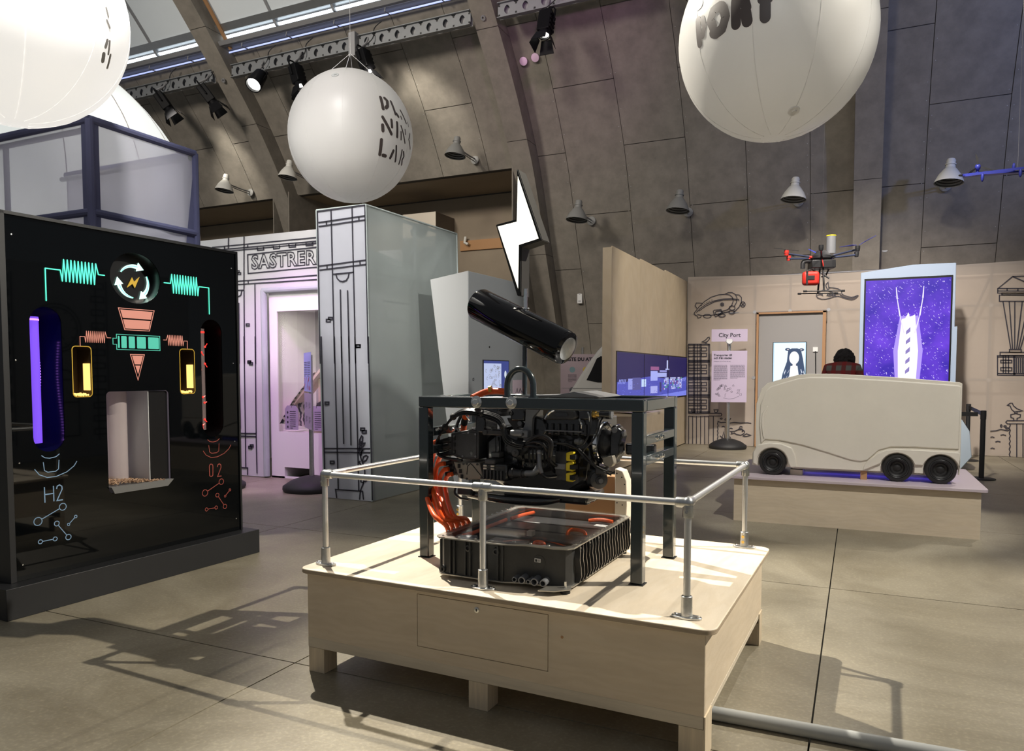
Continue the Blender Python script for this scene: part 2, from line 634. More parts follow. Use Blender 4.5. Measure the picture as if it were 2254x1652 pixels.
def text(name, s, size, fr, a, b, m, parent, align='LEFT', depth=.003, outline=0., spacing=1., bold=0., xs=1., rot=0.):
    cu = bpy.data.curves.new(name, 'FONT')
    cu.body = s
    cu.size = size
    cu.align_x = align
    cu.space_character = spacing
    cu.resolution_u = 2
    if outline:
        cu.fill_mode = 'NONE'
        cu.bevel_depth = outline
        cu.bevel_resolution = 0
    cu.offset = bold
    ob = bpy.data.objects.new('tmp_text', cu)
    col.objects.link(ob)
    dg = bpy.context.evaluated_depsgraph_get()
    me = bpy.data.meshes.new_from_object(ob.evaluated_get(dg))
    bpy.data.objects.remove(ob)
    mb = MB()
    cr, sr = cos(rot), sin(rot)
    P = [(a + xs * (v.co.x * cr - v.co.y * sr), b + v.co.x * sr + v.co.y * cr, v.co.z) for v in me.vertices]
    F = [tuple(p.vertices) for p in me.polygons]
    if outline:
        mb.add([fr(x, y, .0015 + (z + outline) * .5) for x, y, z in P], F)
    else:
        mb.add([fr(x, y, depth) for x, y, z in P], F)
    bpy.data.meshes.remove(me)
    return mb.build(name, m, parent, smooth=0, fix=False)


def picture(name, polys, fr, m, parent, t0=.001, step=.00012):
    """flat print or screen image: coloured polygons lying on one another"""
    vs, fs, cs = [], [], []
    for k, (poly, c) in enumerate(polys):
        o = len(vs)
        vs += [fr(a, b, t0 + k * step) for a, b in poly]
        fs.append(tuple(range(o, o + len(poly))))
        cs.append(c)
    me = bpy.data.meshes.new(name)
    me.from_pydata([tuple(v) for v in vs], [], fs)
    at = me.color_attributes.new('pic', 'FLOAT_COLOR', 'CORNER')
    i = 0
    for p, c in zip(me.polygons, cs):
        for _ in p.vertices:
            at.data[i].color = (*c, 1)
            i += 1
    return obj(name, me, m, parent, smooth=0)


def rc(x0, y0, x1, y1):
    return [(x0, y0), (x1, y0), (x1, y1), (x0, y1)]


def el(cx, cy, rx, ry, n=20):
    return [(cx + rx * cos(2 * pi * i / n), cy + ry * sin(2 * pi * i / n)) for i in range(n)]


def rr(x0, y0, x1, y1, r, n=5):
    out = []
    for cx, cy, a in ((x1 - r, y1 - r, 0), (x0 + r, y1 - r, pi / 2), (x0 + r, y0 + r, pi), (x1 - r, y0 + r, 1.5 * pi)):
        for i in range(n + 1):
            t = a + pi / 2 * i / n
            out.append((cx + r * cos(t), cy + r * sin(t)))
    return out


def holed(name, outer, holes, fr, t0, t1, m, parent=None, bevel=0):
    """a plate with openings, of thickness t0..t1"""
    bm = bmesh.new()
    loops = []
    for lp in [outer] + holes:
        vs = [bm.verts.new(fr(a, b, t0)) for a, b in lp]
        for i in range(len(vs)):
            bm.edges.new((vs[i], vs[(i + 1) % len(vs)]))
    bmesh.ops.triangle_fill(bm, use_beauty=True, edges=bm.edges[:])
    r = bmesh.ops.extrude_face_region(bm, geom=bm.faces[:])
    off = Vector(fr(0, 0, t1)) - Vector(fr(0, 0, t0))
    for g in r['geom']:
        if isinstance(g, bmesh.types.BMVert):
            g.co += off
    bmesh.ops.recalc_face_normals(bm, faces=bm.faces)
    me = bpy.data.meshes.new(name)
    bm.to_mesh(me)
    bm.free()
    return obj(name, me, m, parent, .5, bevel)


def lines_of_text(a0, a1, b1, rows, lh, fr, name, parent, m='ink', fill=.62, seed=1):
    """small print: rows of words"""
    rnd = random.Random(seed)
    mb = MB()
    for i in range(rows):
        y = b1 - i * lh
        end = a1 if i < rows - 1 else a0 + (a1 - a0) * .5
        x = a0
        while x < end - .002:
            w = min(end - x, (a1 - a0) * rnd.uniform(.06, .2))
            q = rc(x, y - lh * fill * .55, x + w, y)
            mb.add([fr(p[0], p[1], .002) for p in q], [(0, 1, 2, 3)])
            x += w + (a1 - a0) * .022
    return mb.build(name, m, parent, smooth=0, fix=False)


# ------------------------------------------------------------------ measured outlines: drawings (metres on their cloth), lettering (directions on a balloon), cables
DR = {
 'zeppelin_drawing': [[[-3.173,2.777],[-3.071,2.907],[-2.959,3.013],[-2.824,3.099],[-2.668,3.142],[-2.534,3.147],[-2.445,3.128],[-2.389,3.073],[-2.377,2.994],[-2.409,2.905],[-2.485,2.829],[-2.596,2.798]],[[-2.541,3.148],[-2.479,3.179],[-2.402,3.175],[-2.335,3.134],[-2.301,3.058],[-2.311,2.969],[-2.354,2.892]],[[-2.324,3.127],[-2.259,3.12],[-2.214,3.066],[-2.213,2.976],[-2.255,2.877],[-2.33,2.8],[-2.374,2.768]],[[-3.127,2.789],[-3.048,2.871],[-2.913,2.958],[-2.756,3.021],[-2.577,3.052],[-2.4,3.051],[-2.268,3.03],[-2.263,2.996]],[[-3.07,2.819],[-2.935,2.913],[-2.755,2.998],[-2.577,3.031],[-2.4,3.033],[-2.29,3.013]],[[-3.004,2.978],[-3.129,2.99],[-3.152,2.933],[-3.116,2.874]],[[-3.173,2.777],[-3.149,2.737],[-3.103,2.712],[-3.091,2.673],[-3.034,2.687],[-3.023,2.71]],[[-3.103,2.747],[-3,2.72],[-2.774,2.725],[-2.595,2.764],[-2.44,2.793]],[[-2.819,2.703],[-2.826,2.687],[-2.848,2.674],[-2.88,2.667],[-2.915,2.668],[-2.947,2.677],[-2.969,2.691],[-2.977,2.708],[-2.97,2.725],[-2.948,2.738],[-2.916,2.744],[-2.881,2.743],[-2.849,2.735],[-2.827,2.72],[-2.819,2.703]],[[-2.584,2.764],[-2.592,2.746],[-2.613,2.733],[-2.644,2.726],[-2.679,2.727],[-2.711,2.736],[-2.733,2.751],[-2.741,2.769],[-2.733,2.787],[-2.712,2.8],[-2.68,2.807],[-2.645,2.806],[-2.614,2.797],[-2.592,2.782],[-2.584,2.764]],[[-2.532,2.71],[-2.539,2.696],[-2.557,2.686],[-2.584,2.681],[-2.613,2.681],[-2.64,2.688],[-2.659,2.7],[-2.666,2.714],[-2.659,2.728],[-2.641,2.738],[-2.614,2.744],[-2.584,2.743],[-2.558,2.736],[-2.539,2.724],[-2.532,2.71]],[[-2.338,2.857],[-2.343,2.838],[-2.36,2.823],[-2.383,2.815],[-2.41,2.816],[-2.434,2.825],[-2.451,2.842],[-2.457,2.861],[-2.451,2.881],[-2.435,2.896],[-2.411,2.904],[-2.385,2.903],[-2.361,2.893],[-2.344,2.877],[-2.338,2.857]],[[-2.347,2.772],[-2.353,2.755],[-2.368,2.742],[-2.39,2.736],[-2.414,2.737],[-2.436,2.745],[-2.452,2.759],[-2.458,2.775],[-2.452,2.792],[-2.437,2.805],[-2.415,2.812],[-2.391,2.811],[-2.369,2.802],[-2.353,2.789],[-2.347,2.772]],[[-2.775,2.805],[-2.757,2.827],[-2.619,2.833],[-2.6,2.787],[-2.639,2.732],[-2.728,2.689],[-2.763,2.747],[-2.775,2.805]],[[-2.567,2.938],[-2.569,2.924],[-2.578,2.914],[-2.59,2.908],[-2.604,2.909],[-2.617,2.915],[-2.626,2.927],[-2.629,2.94],[-2.626,2.954],[-2.618,2.965],[-2.605,2.971],[-2.591,2.97],[-2.579,2.963],[-2.57,2.952],[-2.567,2.938]],[[-2.587,2.939],[-2.59,2.931],[-2.598,2.928],[-2.606,2.932],[-2.609,2.94],[-2.606,2.948],[-2.598,2.951],[-2.59,2.947],[-2.587,2.939]],[[-2.136,2.922],[-2.14,2.898],[-2.153,2.88],[-2.172,2.87],[-2.193,2.871],[-2.213,2.882],[-2.226,2.902],[-2.231,2.925],[-2.227,2.948],[-2.214,2.967],[-2.195,2.976],[-2.174,2.976],[-2.154,2.964],[-2.141,2.945],[-2.136,2.922]],[[-2.217,2.961],[-2.15,2.886]],[[-2.151,2.958],[-2.216,2.889]],[[-3.026,2.924],[-3.017,2.937]],[[-2.992,2.943],[-2.983,2.956]],[[-2.958,2.96],[-2.949,2.973]],[[-2.924,2.977],[-2.915,2.99]],[[-2.89,2.992],[-2.882,3.005]],[[-2.857,3.006],[-2.848,3.02]],[[-2.812,3.03],[-2.803,3.043]]],
 'tower_block_drawing': [[[-3.282,2.131],[-3.264,0.666]],[[-3.176,2.129],[-3.157,0.668]],[[-3.153,2.129],[-3.134,0.669]],[[-3.095,2.128],[-3.076,0.67]],[[-3.038,2.127],[-3.019,0.671]],[[-3.015,2.126],[-2.996,0.672]],[[-2.867,2.124],[-2.847,0.675]],[[-2.84,2.124],[-2.82,0.676]],[[-3.287,2.131],[-2.84,2.124]],[[-3.287,2.112],[-2.84,2.105]],[[-3.282,1.788],[-2.835,1.785]],[[-3.282,1.767],[-2.835,1.765]],[[-3.282,1.749],[-2.835,1.746]],[[-3.278,1.427],[-2.83,1.428]],[[-3.278,1.399],[-2.83,1.4]],[[-3.277,1.38],[-2.83,1.382]],[[-3.273,1.057],[-2.825,1.063]],[[-3.273,1.034],[-2.825,1.04]],[[-3.273,1.006],[-2.824,1.012]],[[-3.269,0.696],[-2.82,0.706]],[[-3.269,0.673],[-2.82,0.683]],[[-3.286,2.056],[-3.026,2.053]],[[-3.285,1.986],[-3.025,1.983]],[[-3.284,1.94],[-3.024,1.937]],[[-3.284,1.87],[-3.023,1.868]],[[-3.01,2.052],[-2.905,2.051],[-2.904,1.982],[-3.009,1.983],[-3.01,2.052]],[[-3.008,1.937],[-2.903,1.936],[-2.902,1.866],[-3.007,1.867],[-3.008,1.937]],[[-3.281,1.691],[-3.021,1.689]],[[-3.28,1.621],[-3.02,1.62]],[[-3.28,1.574],[-3.019,1.573]],[[-3.279,1.504],[-3.018,1.504]],[[-3.005,1.689],[-2.9,1.689],[-2.899,1.62],[-3.004,1.62],[-3.005,1.689]],[[-3.003,1.573],[-2.898,1.573],[-2.897,1.504],[-3.002,1.504],[-3.003,1.573]],[[-3.277,1.322],[-3.016,1.323]],[[-3.276,1.251],[-3.015,1.253]],[[-3.275,1.205],[-3.014,1.207]],[[-3.274,1.134],[-3.013,1.137]],[[-3,1.323],[-2.895,1.324],[-2.894,1.254],[-2.999,1.253],[-3,1.323]],[[-2.998,1.207],[-2.893,1.208],[-2.892,1.138],[-2.997,1.137],[-2.998,1.207]],[[-3.272,0.947],[-3.011,0.951]],[[-3.271,0.877],[-3.01,0.881]],[[-3.27,0.83],[-3.009,0.835]],[[-3.27,0.76],[-3.008,0.765]],[[-2.995,0.951],[-2.89,0.953],[-2.889,0.883],[-2.994,0.882],[-2.995,0.951]],[[-2.993,0.835],[-2.888,0.837],[-2.887,0.767],[-2.992,0.765],[-2.993,0.835]]],
 'quay_drawing': [[[-3.268,0.661],[-2.587,0.677],[-2.571,0.652],[-2.586,0.619],[-3.268,0.602]],[[-3.204,0.737],[-3.116,0.739],[-3.139,0.68],[-3.18,0.679],[-3.204,0.737]],[[-2.735,0.747],[-2.649,0.749],[-2.671,0.691],[-2.711,0.69],[-2.735,0.747]],[[-3.261,0.603],[-3.253,0.012]],[[-3.175,0.605],[-3.167,0.016]],[[-3.094,0.607],[-3.086,0.019]],[[-3.009,0.609],[-3.001,0.022]],[[-2.924,0.611],[-2.916,0.026]],[[-2.839,0.613],[-2.831,0.029]],[[-2.744,0.615],[-2.736,0.033]],[[-2.652,0.518],[-2.646,0.502],[-2.648,0.486],[-2.656,0.469],[-2.657,0.453],[-2.65,0.437],[-2.644,0.421],[-2.649,0.405],[-2.656,0.388],[-2.655,0.372],[-2.647,0.356],[-2.643,0.34],[-2.649,0.324],[-2.656,0.307],[-2.653,0.291],[-2.645,0.275],[-2.642,0.259],[-2.649,0.243],[-2.655,0.226],[-2.651,0.21],[-2.643,0.194],[-2.642,0.178],[-2.649,0.162],[-2.654,0.145],[-2.648,0.129],[-2.641,0.113],[-2.642,0.097]]],
 'water_drawing': [[[-2.652,0.506],[-2.584,0.481],[-2.495,0.492],[-2.405,0.479],[-2.317,0.493],[-2.184,0.485],[-2.053,0.495],[-1.977,0.486]],[[-2.396,0.311],[-2.314,0.309],[-2.237,0.346],[-2.16,0.356],[-2.105,0.316],[-2.115,0.275],[-2.18,0.234],[-2.269,0.247],[-2.313,0.275],[-2.38,0.25],[-2.358,0.285],[-2.396,0.311]],[[-2.237,0.346],[-2.215,0.37],[-2.149,0.365]],[[-2.14,0.324],[-2.142,0.318],[-2.149,0.315],[-2.155,0.317],[-2.158,0.324],[-2.155,0.33],[-2.149,0.333],[-2.143,0.331],[-2.14,0.324]],[[-2.136,0.224],[-2.071,0.267],[-1.983,0.241],[-2.048,0.216],[-2.114,0.209],[-2.136,0.224]],[[-2.572,0.389],[-2.538,0.406],[-2.504,0.391]],[[-2.415,0.359],[-2.382,0.376],[-2.348,0.361]],[[-2.216,0.399],[-2.183,0.416],[-2.15,0.402]],[[-2.568,0.139],[-2.525,0.291],[-2.501,0.142]],[[-2.603,0.207],[-2.546,0.163],[-2.512,0.137]],[[-2.456,0.139],[-2.401,0.191],[-2.383,0.169]],[[-2.561,0.567],[-2.567,0.557],[-2.581,0.552],[-2.595,0.556],[-2.601,0.566],[-2.595,0.575],[-2.581,0.58],[-2.567,0.576],[-2.561,0.567]],[[-2.518,0.533],[-2.474,0.592],[-2.491,0.522]],[[-2.428,0.524],[-2.385,0.578],[-2.417,0.513]]],
 'seagull_drawing': [[[-3.004,2.172],[-2.959,2.19],[-2.914,2.224],[-2.88,2.262],[-2.853,2.269],[-2.841,2.238],[-2.868,2.2],[-2.902,2.171],[-2.959,2.162],[-3.004,2.172]],[[-2.929,2.162],[-2.929,2.132]],[[-2.902,2.166],[-2.901,2.131]]],
 'flying_whale_drawing': [[[-0.746,3.112],[-0.784,3.077],[-0.788,3.037],[-0.758,2.994],[-0.691,2.969],[-0.615,2.966],[-0.53,2.985],[-0.456,3.012],[-0.39,3.014],[-0.324,2.991],[-0.249,2.958],[-0.156,2.934],[-0.101,2.947],[-0.065,2.975],[-0.038,3.009],[-0.052,3.015],[-0.102,2.992],[-0.157,2.984],[-0.232,3.003],[-0.297,3.031],[-0.326,3.052],[-0.331,3.093],[-0.351,3.129],[-0.403,3.16],[-0.487,3.181],[-0.549,3.189]],[[-0.746,3.112],[-0.666,3.144],[-0.571,3.129],[-0.504,3.096],[-0.429,3.06],[-0.344,3.06]],[[-0.363,3.044],[-0.306,3.001],[-0.222,2.967],[-0.129,2.968],[-0.066,2.996]],[[-0.774,3.051],[-0.722,3.065],[-0.673,3.042],[-0.679,3.063],[-0.737,3.101]],[[-0.62,3.228],[-0.607,3.268],[-0.579,3.295],[-0.568,3.2],[-0.549,3.189],[-0.581,3.145],[-0.605,3.192],[-0.62,3.228]],[[-0.6,3.085],[-0.565,3.078],[-0.593,3.038],[-0.56,3.032]],[[-0.518,3.074],[-0.546,3.077],[-0.547,3.028],[-0.522,3.023]],[[-0.547,3.052],[-0.524,3.049]],[[-0.51,3.02],[-0.508,3.063],[-0.485,3.056],[-0.489,3.039],[-0.508,3.04],[-0.479,3.015]],[[-0.444,3.039],[-0.446,3.031],[-0.452,3.027],[-0.46,3.027],[-0.466,3.032],[-0.468,3.04],[-0.466,3.048],[-0.46,3.052],[-0.453,3.052],[-0.447,3.047],[-0.444,3.039]]],
 'control_tower_drawing': [[[2.247,3.038],[2.462,3.241],[2.882,3.008]],[[2.462,3.241],[2.794,3.235],[3.002,3.002]],[[2.243,3.038],[3.022,3.002],[3.025,2.922],[2.245,2.957],[2.243,3.038]],[[2.244,2.994],[3.024,2.958]],[[2.385,3.032],[2.387,2.987]],[[2.547,3.024],[2.548,2.98]],[[2.709,3.016],[2.71,2.973]],[[2.308,2.954],[2.965,2.925],[2.966,2.893],[2.309,2.922],[2.308,2.954]],[[2.272,2.919],[2.996,2.887],[3,2.779],[2.275,2.808],[2.272,2.919]],[[2.329,2.806],[2.474,1.945]],[[2.423,2.802],[2.501,1.945]],[[2.508,2.799],[2.532,1.944]],[[2.62,2.794],[2.561,1.944]],[[2.716,2.79],[2.588,1.944]],[[2.808,2.787],[2.613,1.943]],[[2.453,1.94],[2.629,1.938],[2.631,1.889],[2.455,1.891],[2.453,1.94]],[[2.312,1.893],[2.795,1.887],[2.797,1.831],[2.314,1.836],[2.312,1.893]],[[2.274,1.831],[2.838,1.826],[2.848,1.479],[2.285,1.478],[2.274,1.831]],[[2.275,1.806],[2.838,1.801]],[[2.284,1.508],[2.847,1.508]],[[2.362,1.83],[2.372,1.508]],[[2.4,1.83],[2.41,1.508]],[[2.442,1.83],[2.452,1.508]],[[2.327,1.749],[2.494,1.748],[2.496,1.701],[2.328,1.702],[2.327,1.749]],[[2.331,1.615],[2.498,1.614],[2.5,1.558],[2.333,1.558],[2.331,1.615]],[[2.521,1.829],[2.532,1.478]],[[2.538,1.829],[2.548,1.479]],[[2.564,1.787],[2.572,1.52]],[[2.593,1.786],[2.601,1.52]],[[2.622,1.786],[2.63,1.52]],[[2.65,1.786],[2.659,1.52]],[[2.675,1.786],[2.683,1.52]]],
 'quay_bird_drawing': [[[2.452,0.938],[2.493,0.976],[2.524,0.976],[2.546,0.927],[2.599,0.878],[2.683,0.843],[2.642,0.83],[2.56,0.821],[2.517,0.864],[2.494,0.926],[2.452,0.938]],[[2.568,0.821],[2.569,0.786]],[[2.601,0.829],[2.602,0.787]],[[2.554,0.671],[2.553,0.704],[2.511,0.72],[2.509,0.77],[2.581,0.791],[2.654,0.773],[2.65,0.724],[2.605,0.705],[2.606,0.673]],[[2.873,0.67],[2.456,0.659],[2.436,0.631],[2.462,0.602],[2.875,0.614]],[[2.604,0.606],[2.622,-0.015]],[[2.697,0.608],[2.716,-0.011]],[[2.793,0.611],[2.812,-0.006]],[[2.497,0.603],[2.506,0.583],[2.503,0.563],[2.493,0.543],[2.492,0.523],[2.502,0.503],[2.509,0.484],[2.504,0.464],[2.495,0.443],[2.496,0.423],[2.507,0.404],[2.512,0.384],[2.505,0.364],[2.497,0.344],[2.501,0.324],[2.511,0.304],[2.515,0.284],[2.507,0.264],[2.5,0.244],[2.505,0.224],[2.516,0.205],[2.517,0.185],[2.508,0.164],[2.503,0.144],[2.51,0.124],[2.52,0.105],[2.519,0.085],[2.509,0.064],[2.506,0.044],[2.515,0.025],[2.523,0.005]],[[2.202,0.461],[2.297,0.472],[2.36,0.499],[2.466,0.477],[2.507,0.498]],[[2.363,0.394],[2.405,0.405],[2.447,0.392]],[[2.209,0.348],[2.237,0.359],[2.271,0.345]],[[2.286,0.265],[2.324,0.282],[2.366,0.271]],[[2.215,0.142],[2.243,0.156],[2.281,0.142]],[[2.381,0.562],[2.378,0.546],[2.369,0.539],[2.36,0.545],[2.356,0.561],[2.359,0.577],[2.368,0.584],[2.377,0.578],[2.381,0.562]],[[2.446,0.556],[2.441,0.546],[2.428,0.541],[2.414,0.545],[2.409,0.555],[2.414,0.566],[2.427,0.571],[2.441,0.567],[2.446,0.556]],[[2.481,0.523],[2.475,0.514],[2.46,0.509],[2.445,0.513],[2.439,0.521],[2.445,0.53],[2.46,0.534],[2.475,0.531],[2.481,0.523]]],
 'column_drawing': [[[-5.906,3.442],[-5.212,3.454]],[[-5.901,3.444],[-5.887,1.63]],[[-5.212,3.458],[-5.184,1.627]],[[-5.698,3.44],[-5.673,1.629]],[[-5.394,3.447],[-5.367,1.628]],[[-5.885,3.311],[-5.207,3.332]],[[-5.882,3.264],[-5.207,3.285]],[[-5.768,3.319],[-5.765,3.27]],[[-5.299,3.33],[-5.296,3.283]],[[-5.881,2.796],[-5.2,2.825]],[[-5.879,2.748],[-5.2,2.775]],[[-5.768,2.803],[-5.765,2.753]],[[-5.289,2.819],[-5.286,2.77]],[[-5.675,2.687],[-5.376,2.695]],[[-5.639,2.685],[-5.619,2.634],[-5.584,2.604],[-5.54,2.594],[-5.487,2.606],[-5.46,2.64],[-5.446,2.685]],[[-5.576,2.504],[-5.567,1.629]],[[-5.471,2.489],[-5.457,1.628]],[[-5.754,2.182],[-5.697,2.18],[-5.697,2.156],[-5.755,2.158],[-5.754,2.182]],[[-5.787,2.159],[-5.73,2.157],[-5.73,2.128],[-5.788,2.13],[-5.787,2.159]],[[-5.362,1.849],[-5.301,1.848],[-5.302,1.82],[-5.362,1.821],[-5.362,1.849]],[[-5.868,1.958],[-5.837,0.003]],[[-5.183,1.944],[-5.147,0.027]],[[-5.673,1.954],[-5.642,0.125]],[[-5.372,1.948],[-5.341,0.126]],[[-5.57,1.952],[-5.554,0.674]],[[-5.462,1.95],[-5.447,0.66]],[[-5.358,1.85],[-5.298,1.849],[-5.299,1.82],[-5.359,1.821],[-5.358,1.85]],[[-5.823,1.169],[-5.766,1.17],[-5.767,1.14],[-5.823,1.139],[-5.823,1.169]],[[-5.305,0.872],[-5.251,0.873],[-5.252,0.844],[-5.306,0.842],[-5.305,0.872]],[[-5.282,0.843],[-5.226,0.844],[-5.227,0.815],[-5.282,0.813],[-5.282,0.843]],[[-5.756,0.458],[-5.7,0.461],[-5.7,0.43],[-5.756,0.427],[-5.756,0.458]],[[-5.851,0.608],[-5.17,0.635]],[[-5.849,0.563],[-5.167,0.588]],[[-5.667,0.015],[-5.683,0.119],[-5.288,0.123],[-5.274,0.024]],[[-5.331,0.02],[-5.318,0.127],[-5.272,0.224],[-5.252,0.312],[-5.254,0.399],[-5.298,0.496],[-5.334,0.593],[-5.318,0.668],[-5.295,0.719]],[[-5.326,0.668],[-5.322,0.73],[-5.294,0.78],[-5.277,0.769],[-5.28,0.719],[-5.296,0.681]],[[-5.303,0.656],[-5.281,0.694],[-5.248,0.696],[-5.266,0.664],[-5.311,0.631]],[[-5.33,0.606],[-5.304,0.625],[-5.282,0.614],[-5.305,0.545]],[[-5.305,0.545],[-5.297,0.601],[-5.266,0.621]],[[-5.283,0.478],[-5.268,0.534],[-5.23,0.554],[-5.205,0.537],[-5.231,0.493],[-5.276,0.472]],[[-5.313,0.482],[-5.336,0.463],[-5.306,0.439],[-5.277,0.422]],[[-5.272,0.224],[-5.309,0.234],[-5.308,0.284],[-5.278,0.31],[-5.259,0.274],[-5.272,0.224]],[[-5.256,0.237],[-5.211,0.265],[-5.196,0.303]]],
 'shopfront_drawing': [[[-8.734,3.376],[-6.786,3.376]],[[-8.735,3.332],[-6.787,3.327]],[[-8.406,3.498],[-8.415,3.333]],[[-8.493,3.377],[-8.487,3.329]],[[-8.106,3.488],[-8.126,2.729]],[[-8.04,3.362],[-8.037,3.324]],[[-8.736,3.301],[-6.788,3.299]],[[-6.789,3.245],[-8.044,3.224],[-8.041,2.955],[-6.793,2.973]],[[-7.858,3.315],[-7.855,3.273],[-7.739,3.272],[-7.741,3.313]],[[-7.562,3.314],[-7.558,3.273],[-7.448,3.274],[-7.447,3.315]],[[-7.277,3.318],[-7.273,3.275],[-7.159,3.276],[-7.158,3.316]],[[-6.976,3.319],[-6.973,3.279],[-6.857,3.279],[-6.858,3.317]],[[-8.282,2.854],[-6.795,2.863]],[[-8.283,2.807],[-6.796,2.805]],[[-8.044,2.847],[-8.04,2.804]],[[-7.916,2.794],[-7.928,1.653]],[[-8.285,2.723],[-8.126,2.721]],[[-8.278,2.631],[-8.229,2.633],[-8.188,2.65],[-8.168,2.719]],[[-8.231,2.541],[-8.242,1.654]],[[-8.126,2.721],[-8.143,1.654]],[[-8.266,3.008],[-8.212,3.005],[-8.213,2.977],[-8.266,2.98],[-8.266,3.008]],[[-8.241,2.978],[-8.185,2.975],[-8.185,2.949],[-8.241,2.952],[-8.241,2.978]],[[-8.096,2.233],[-8.038,2.232],[-8.039,2.202],[-8.097,2.204],[-8.096,2.233]],[[-8.077,1.694],[-8.021,1.694],[-8.022,1.667],[-8.078,1.668],[-8.077,1.694]],[[-8.25,2.054],[-8.244,0.695]],[[-8.143,2.052],[-8.155,0.134]],[[-7.929,2.047],[-7.944,0.59],[-7.941,0.053]],[[-8.077,1.694],[-8.021,1.693],[-8.022,1.661],[-8.078,1.662],[-8.077,1.694]],[[-8.046,1.671],[-7.988,1.67],[-7.988,1.638],[-8.046,1.639],[-8.046,1.671]],[[-8.281,0.632],[-7.943,0.639]],[[-8.282,0.59],[-7.944,0.593]],[[-8.061,0.47],[-8.005,0.473],[-8.005,0.44],[-8.062,0.438],[-8.061,0.47]],[[-8.092,0.446],[-8.035,0.448],[-8.036,0.416],[-8.093,0.414],[-8.092,0.446]],[[-8.284,0.123],[-8.12,0.124],[-8.123,0.02]]]}
BALL = {
 'plan': [[[[0.847,-0.384,0.366],[0.898,-0.395,0.195]],0.0273],[[[0.873,-0.313,0.373],[0.896,-0.28,0.343],[0.918,-0.302,0.259],[0.914,-0.34,0.222]],0.0273],[[[0.913,-0.204,0.353],[0.97,-0.168,0.174]],0.0232],[[[0.973,-0.138,0.183],[0.982,-0.106,0.154]],0.0232],[[[0.984,-0.039,0.174],[0.99,-0.025,0.139]],0.0137],[[[0.962,-0.016,0.273],[0.987,0.107,0.116]],0.0177],[[[0.976,0.161,0.146],[0.976,0.196,0.092]],0.0096],[[[0.906,-0.421,-0.055],[0.903,-0.411,-0.125]],0.0287],[[[0.906,-0.419,0.063],[0.955,-0.262,-0.139]],0.0259],[[[0.962,-0.266,0.058],[0.965,-0.258,-0.04]],0.0232],[[[0.987,-0.15,0.052],[0.979,-0.139,-0.151]],0.0232],[[[0.997,-0.055,-0.06],[0.985,-0.039,-0.168]],0.0137],[[[0.998,-0.056,0.028],[0.979,0.08,-0.186]],0.015],[[[0.998,0.058,0.004],[0.995,0.074,-0.061]],0.0123],[[[0.971,0.239,-0.005],[0.974,0.201,-0.1],[0.927,0.312,-0.207]],0.0164],[[[0.874,-0.411,-0.258],[0.813,-0.37,-0.45]],0.0273],[[[0.835,-0.315,-0.451],[0.849,-0.272,-0.454]],0.0259],[[[0.871,-0.173,-0.459],[0.921,-0.158,-0.357]],0.0232],[[[0.951,-0.123,-0.282],[0.876,-0.041,-0.48]],0.0177],[[[0.952,0.037,-0.303],[0.869,0.072,-0.489]],0.0164],[[[0.945,0.09,-0.313],[0.919,0.139,-0.368],[0.898,0.118,-0.423],[0.863,0.159,-0.48]],0.0177]],
 'city': [[[[-0.664,-0.748,0.006],[-0.658,-0.746,-0.101],[-0.647,-0.732,-0.213]],0.0372],[[[-0.615,-0.789,-0.003],[-0.591,-0.802,-0.084],[-0.61,-0.776,-0.16]],0.0288],[[[-0.494,-0.859,-0.133],[-0.522,-0.85,-0.065],[-0.494,-0.869,0.012],[-0.432,-0.901,0.027],[-0.403,-0.915,0.011]],0.0474],[[[-0.384,-0.923,-0.019],[-0.365,-0.927,-0.09],[-0.4,-0.898,-0.182],[-0.466,-0.862,-0.2],[-0.495,-0.85,-0.182]],0.0474],[[[-0.265,-0.964,0.02],[-0.264,-0.947,-0.184]],0.0491],[[[-0.184,-0.983,-0.005],[-0.165,-0.984,-0.074]],0.0474],[[[-0.175,-0.98,-0.099],[-0.158,-0.97,-0.185]],0.0524],[[[0.006,-0.996,-0.085],[0.006,-0.982,-0.186]],0.0507],[[[-0.023,-0.999,-0.031],[0.033,-0.999,-0.038]],0.0423],[[[-0.704,-0.674,0.221],[-0.651,-0.744,0.15]],0.0507],[[[-0.691,-0.63,0.354],[-0.713,-0.637,0.293],[-0.683,-0.704,0.196]],0.0389],[[[-0.463,-0.833,0.304],[-0.454,-0.872,0.18]],0.0491],[[[-0.287,-0.919,0.27],[-0.28,-0.95,0.138]],0.0491],[[[-0.335,-0.89,0.308],[-0.227,-0.936,0.271]],0.0389],[[[-0.108,-0.965,0.238],[-0.075,-0.99,0.119],[-0.074,-0.996,0.059]],0.0423],[[[0.005,-0.977,0.215],[-0.047,-0.991,0.127]],0.0423]],
 'left': [[[[0.904,0.31,-0.294],[0.887,0.303,-0.348]],0.017],[[[0.86,0.303,-0.411],[0.832,0.313,-0.458]],0.0222],[[[0.896,0.34,-0.286],[0.852,0.355,-0.384]],0.013],[[[0.84,0.386,-0.382],[0.783,0.394,-0.482]],0.0144],[[[0.951,0.276,-0.139],[0.931,0.317,-0.18]],0.013],[[[0.964,0.263,-0.039],[0.952,0.29,-0.097]],0.0117]]}
